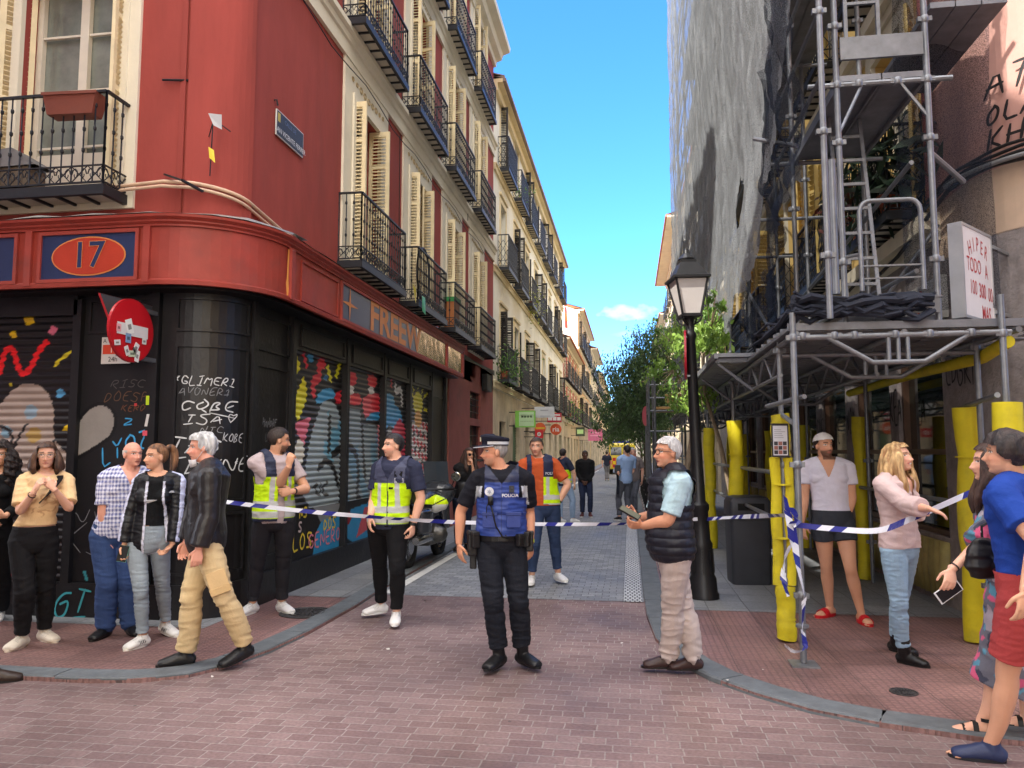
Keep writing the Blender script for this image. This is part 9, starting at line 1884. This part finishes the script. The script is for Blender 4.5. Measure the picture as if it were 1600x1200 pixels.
def leftshoe():
    p = Person('passer-by outside the left edge, only a dark brown shoe stepping into the picture', 1.72, (-95, 5.55), (-95, 0), (-92, 0), 85, 85, [(-100, 800, 1), (-90, 850, -1)], [(-100, 800, 1), (-90, 850, -1)], [(-75, 960, -1), (-140, 1065), 85, .04], [(-60, 960, -1), (-12, 1068), 82], 'light', 1.0, vox=.008, gz=0)
    p.body(); p.hair('short', (50, 40, 36)); p.bottoms('trousers', (40, 42, 50), .018, 1.9, .012, 0, .006); p.top('jacket', (60, 60, 66), .022, 1.9, -.06, 'crew'); p.shoes((52, 40, 34), (24, 22, 22), 'dress', M_LEATH, .009)
leftshoe()
def phonewoman():
    p = Person('woman in sunglasses with long brown hair on the phone, black dress, behind the motorcycle', 1.68, (724, 12.6), (728, 0), (733, -.02), 20, 28, [(742, 748, -1), (738, 728, -1), dict(dir=(-.1, 1, 0), palm=(-.8, 0, -.3), curl=.6)], [(715, 748, 1), (730, 745, -1), dict(dir=(.9, .3, .2), palm=(0, .2, -1), curl=.5)],
               [(728, 805, -1), (729, 858), 20], [(718, 805, -1), (716, 860), -20], 'olive', 1.02, 'f', vox=.0075)
    p.body(hair=(50, 36, 32), eyes=True); p.hair('long', (48, 34, 30), (84, 60, 50)); p.glasses((16, 15, 16), dark=True); p.bottoms('trousers', (36, 44, 66), .01, 1.9, .004); p.top('dress', (22, 22, 25), .014, .12, -.12, 'crew', fold=.006, wid=1.06, neckr=.09); p.shoes((20, 20, 22), (20, 20, 20), 'dress', M_LEATH)
    h = at(739, 722, 12.4); mb = MB(); mb.box((-.008, -.02, -.07), (.008, .05, .07)); 
    h = at(727, 765, 12.5); e = empty('handbag', h, 0, 'black shoulder bag of the woman in sunglasses', 'bag'); mb = MB(); loft(mb, [V(h+ZZ*.12), V(h-ZZ*.12)], [(.15, .05), (.16, .07)], V(RT), 14, cap=(.3, .4)); mb.build('bag_body', mat('black_leather', (24, 22, 24), .4, bump=.3), e, smooth=True); mb = MB(); mb.tube([h+ZZ*.12-RT*.1, h+ZZ*.45, h+ZZ*.12+RT*.1], .012, 6); mb.build('bag_strap', mat('black_leather'), e)
phonewoman()
def far(label, H, u, D, un, hy, ty, ankles, cols, skin='light', hair=('short', (34, 28, 27)), sex='m', arms=None, vest=False, sleeve=.7, shoe=(220, 220, 220), vox=.010, long_=False, build=1.04):
    uL, uR = ankles; fv = CH  # feet on the ground at depth D
    v = proj(Vector((0, 0, 0))+Vector(at(u, 706, D))*1 - ZZ*CH)[1]; pxm = 1205/D
    a = arms or ([(u+.27*pxm, 706-(H*.62-CH)*pxm, 1), (u+.24*pxm, 706-(H*.48-CH)*pxm, -1)], [(u-.27*pxm, 706-(H*.62-CH)*pxm, 1), (u-.24*pxm, 706-(H*.48-CH)*pxm, -1)])
    sw = math.cos(R(ty)) < 0
    L_, R_ = (a[1], a[0]) if sw else a; lgL, lgR = (uR, uL) if sw else (uL, uR)
    p = Person(label, H, (u, D), (un, 0), (un, -.02), ty, hy, list(L_)+[{}], list(R_)+[{}], [(lgL, 706-(H*.28-CH)*pxm, -1), (lgL, v), ty+10], [(lgR, 706-(H*.28-CH)*pxm, -1), (lgR, v), ty-10], skin, build, sex, vox=vox, gz=.005)
    p.body(hair=hair[1]); p.hair(hair[0], hair[1]); p.bottoms('trousers', cols[1], .012, 1.9, .006, fold=.006)
    t = p.top('jacket' if long_ else 'shirt', cols[0], .018, 1.9 if long_ else sleeve, -.06, 'crew', fold=.006)
    if vest: p.top('hi_vis_vest', vestcol(p, ztop=-.2), .03, 0, 0, lambda t, r_: ((r_ < .09) & (t[:, 2] > -.05)) | ((np.abs(t[:, 0]) > .16) & (t[:, 2] > -.2)), material=M_HV, fold=.005)
    p.shoes(shoe, inf=.008); return p
far('officer in a hi-vis vest and pale jeans seen from behind, past the man in orange', 1.72, 882, 18.2, 880, 150, 130, (895, 876), ((40, 46, 66), (136, 158, 186)), vest=True)
far('dark skinned man in black jacket and dark jeans standing in the middle of the street', 1.68, 914, 19.8, 914, 0, 0, (922, 910), ((20, 20, 23), (34, 42, 66)), 'dark', long_=True, shoe=(80, 30, 34), arms=([(925, 745, 1), (918, 752, -1)], [(903, 745, 1), (910, 752, -1)]))
pb = far('cameraman in a light blue shirt and grey trousers seen from behind in the street', 1.80, 976, 18.7, 979, -140, -150, (984, 968), ((150, 176, 214), (82, 84, 92)), shoe=(26, 28, 34), arms=([(988, 742, -1), (972, 740, -1)], [(968, 742, 1), (966, 738, -1)]))
e = empty('video_camera', at(965, 734, 18.6), 0, 'dark video camera held by the cameraman in the light blue shirt', 'camera'); mb = MB(); c = at(965, 733, 18.6); mb.box((c.x-.07, c.y-.2, c.z-.08), (c.x+.07, c.y+.15, c.z+.1)); mb.lathe((c.x, c.y+.12, c.z+.02), [(.05, 0), (.06, .15)], 12, axis='y'); mb.tube([c, c-ZZ*.6], .03, 8); mb.build('camera_body', mat('dark_plastic', (30, 34, 46), .4), e)
far('grey haired man in grey trousers standing behind the cameraman', 1.74, 989, 20.6, 989, 10, 10, (993, 986), ((120, 110, 108), (96, 98, 106)), hair=('short', (150, 140, 134)), shoe=(30, 30, 34))
far('distant pedestrian in dark top and grey trousers far up the street', 1.68, 948, 44, 948, 180, 180, (950.5, 946.5), ((44, 48, 66), (120, 118, 120)), vox=.016, shoe=(150, 150, 150))
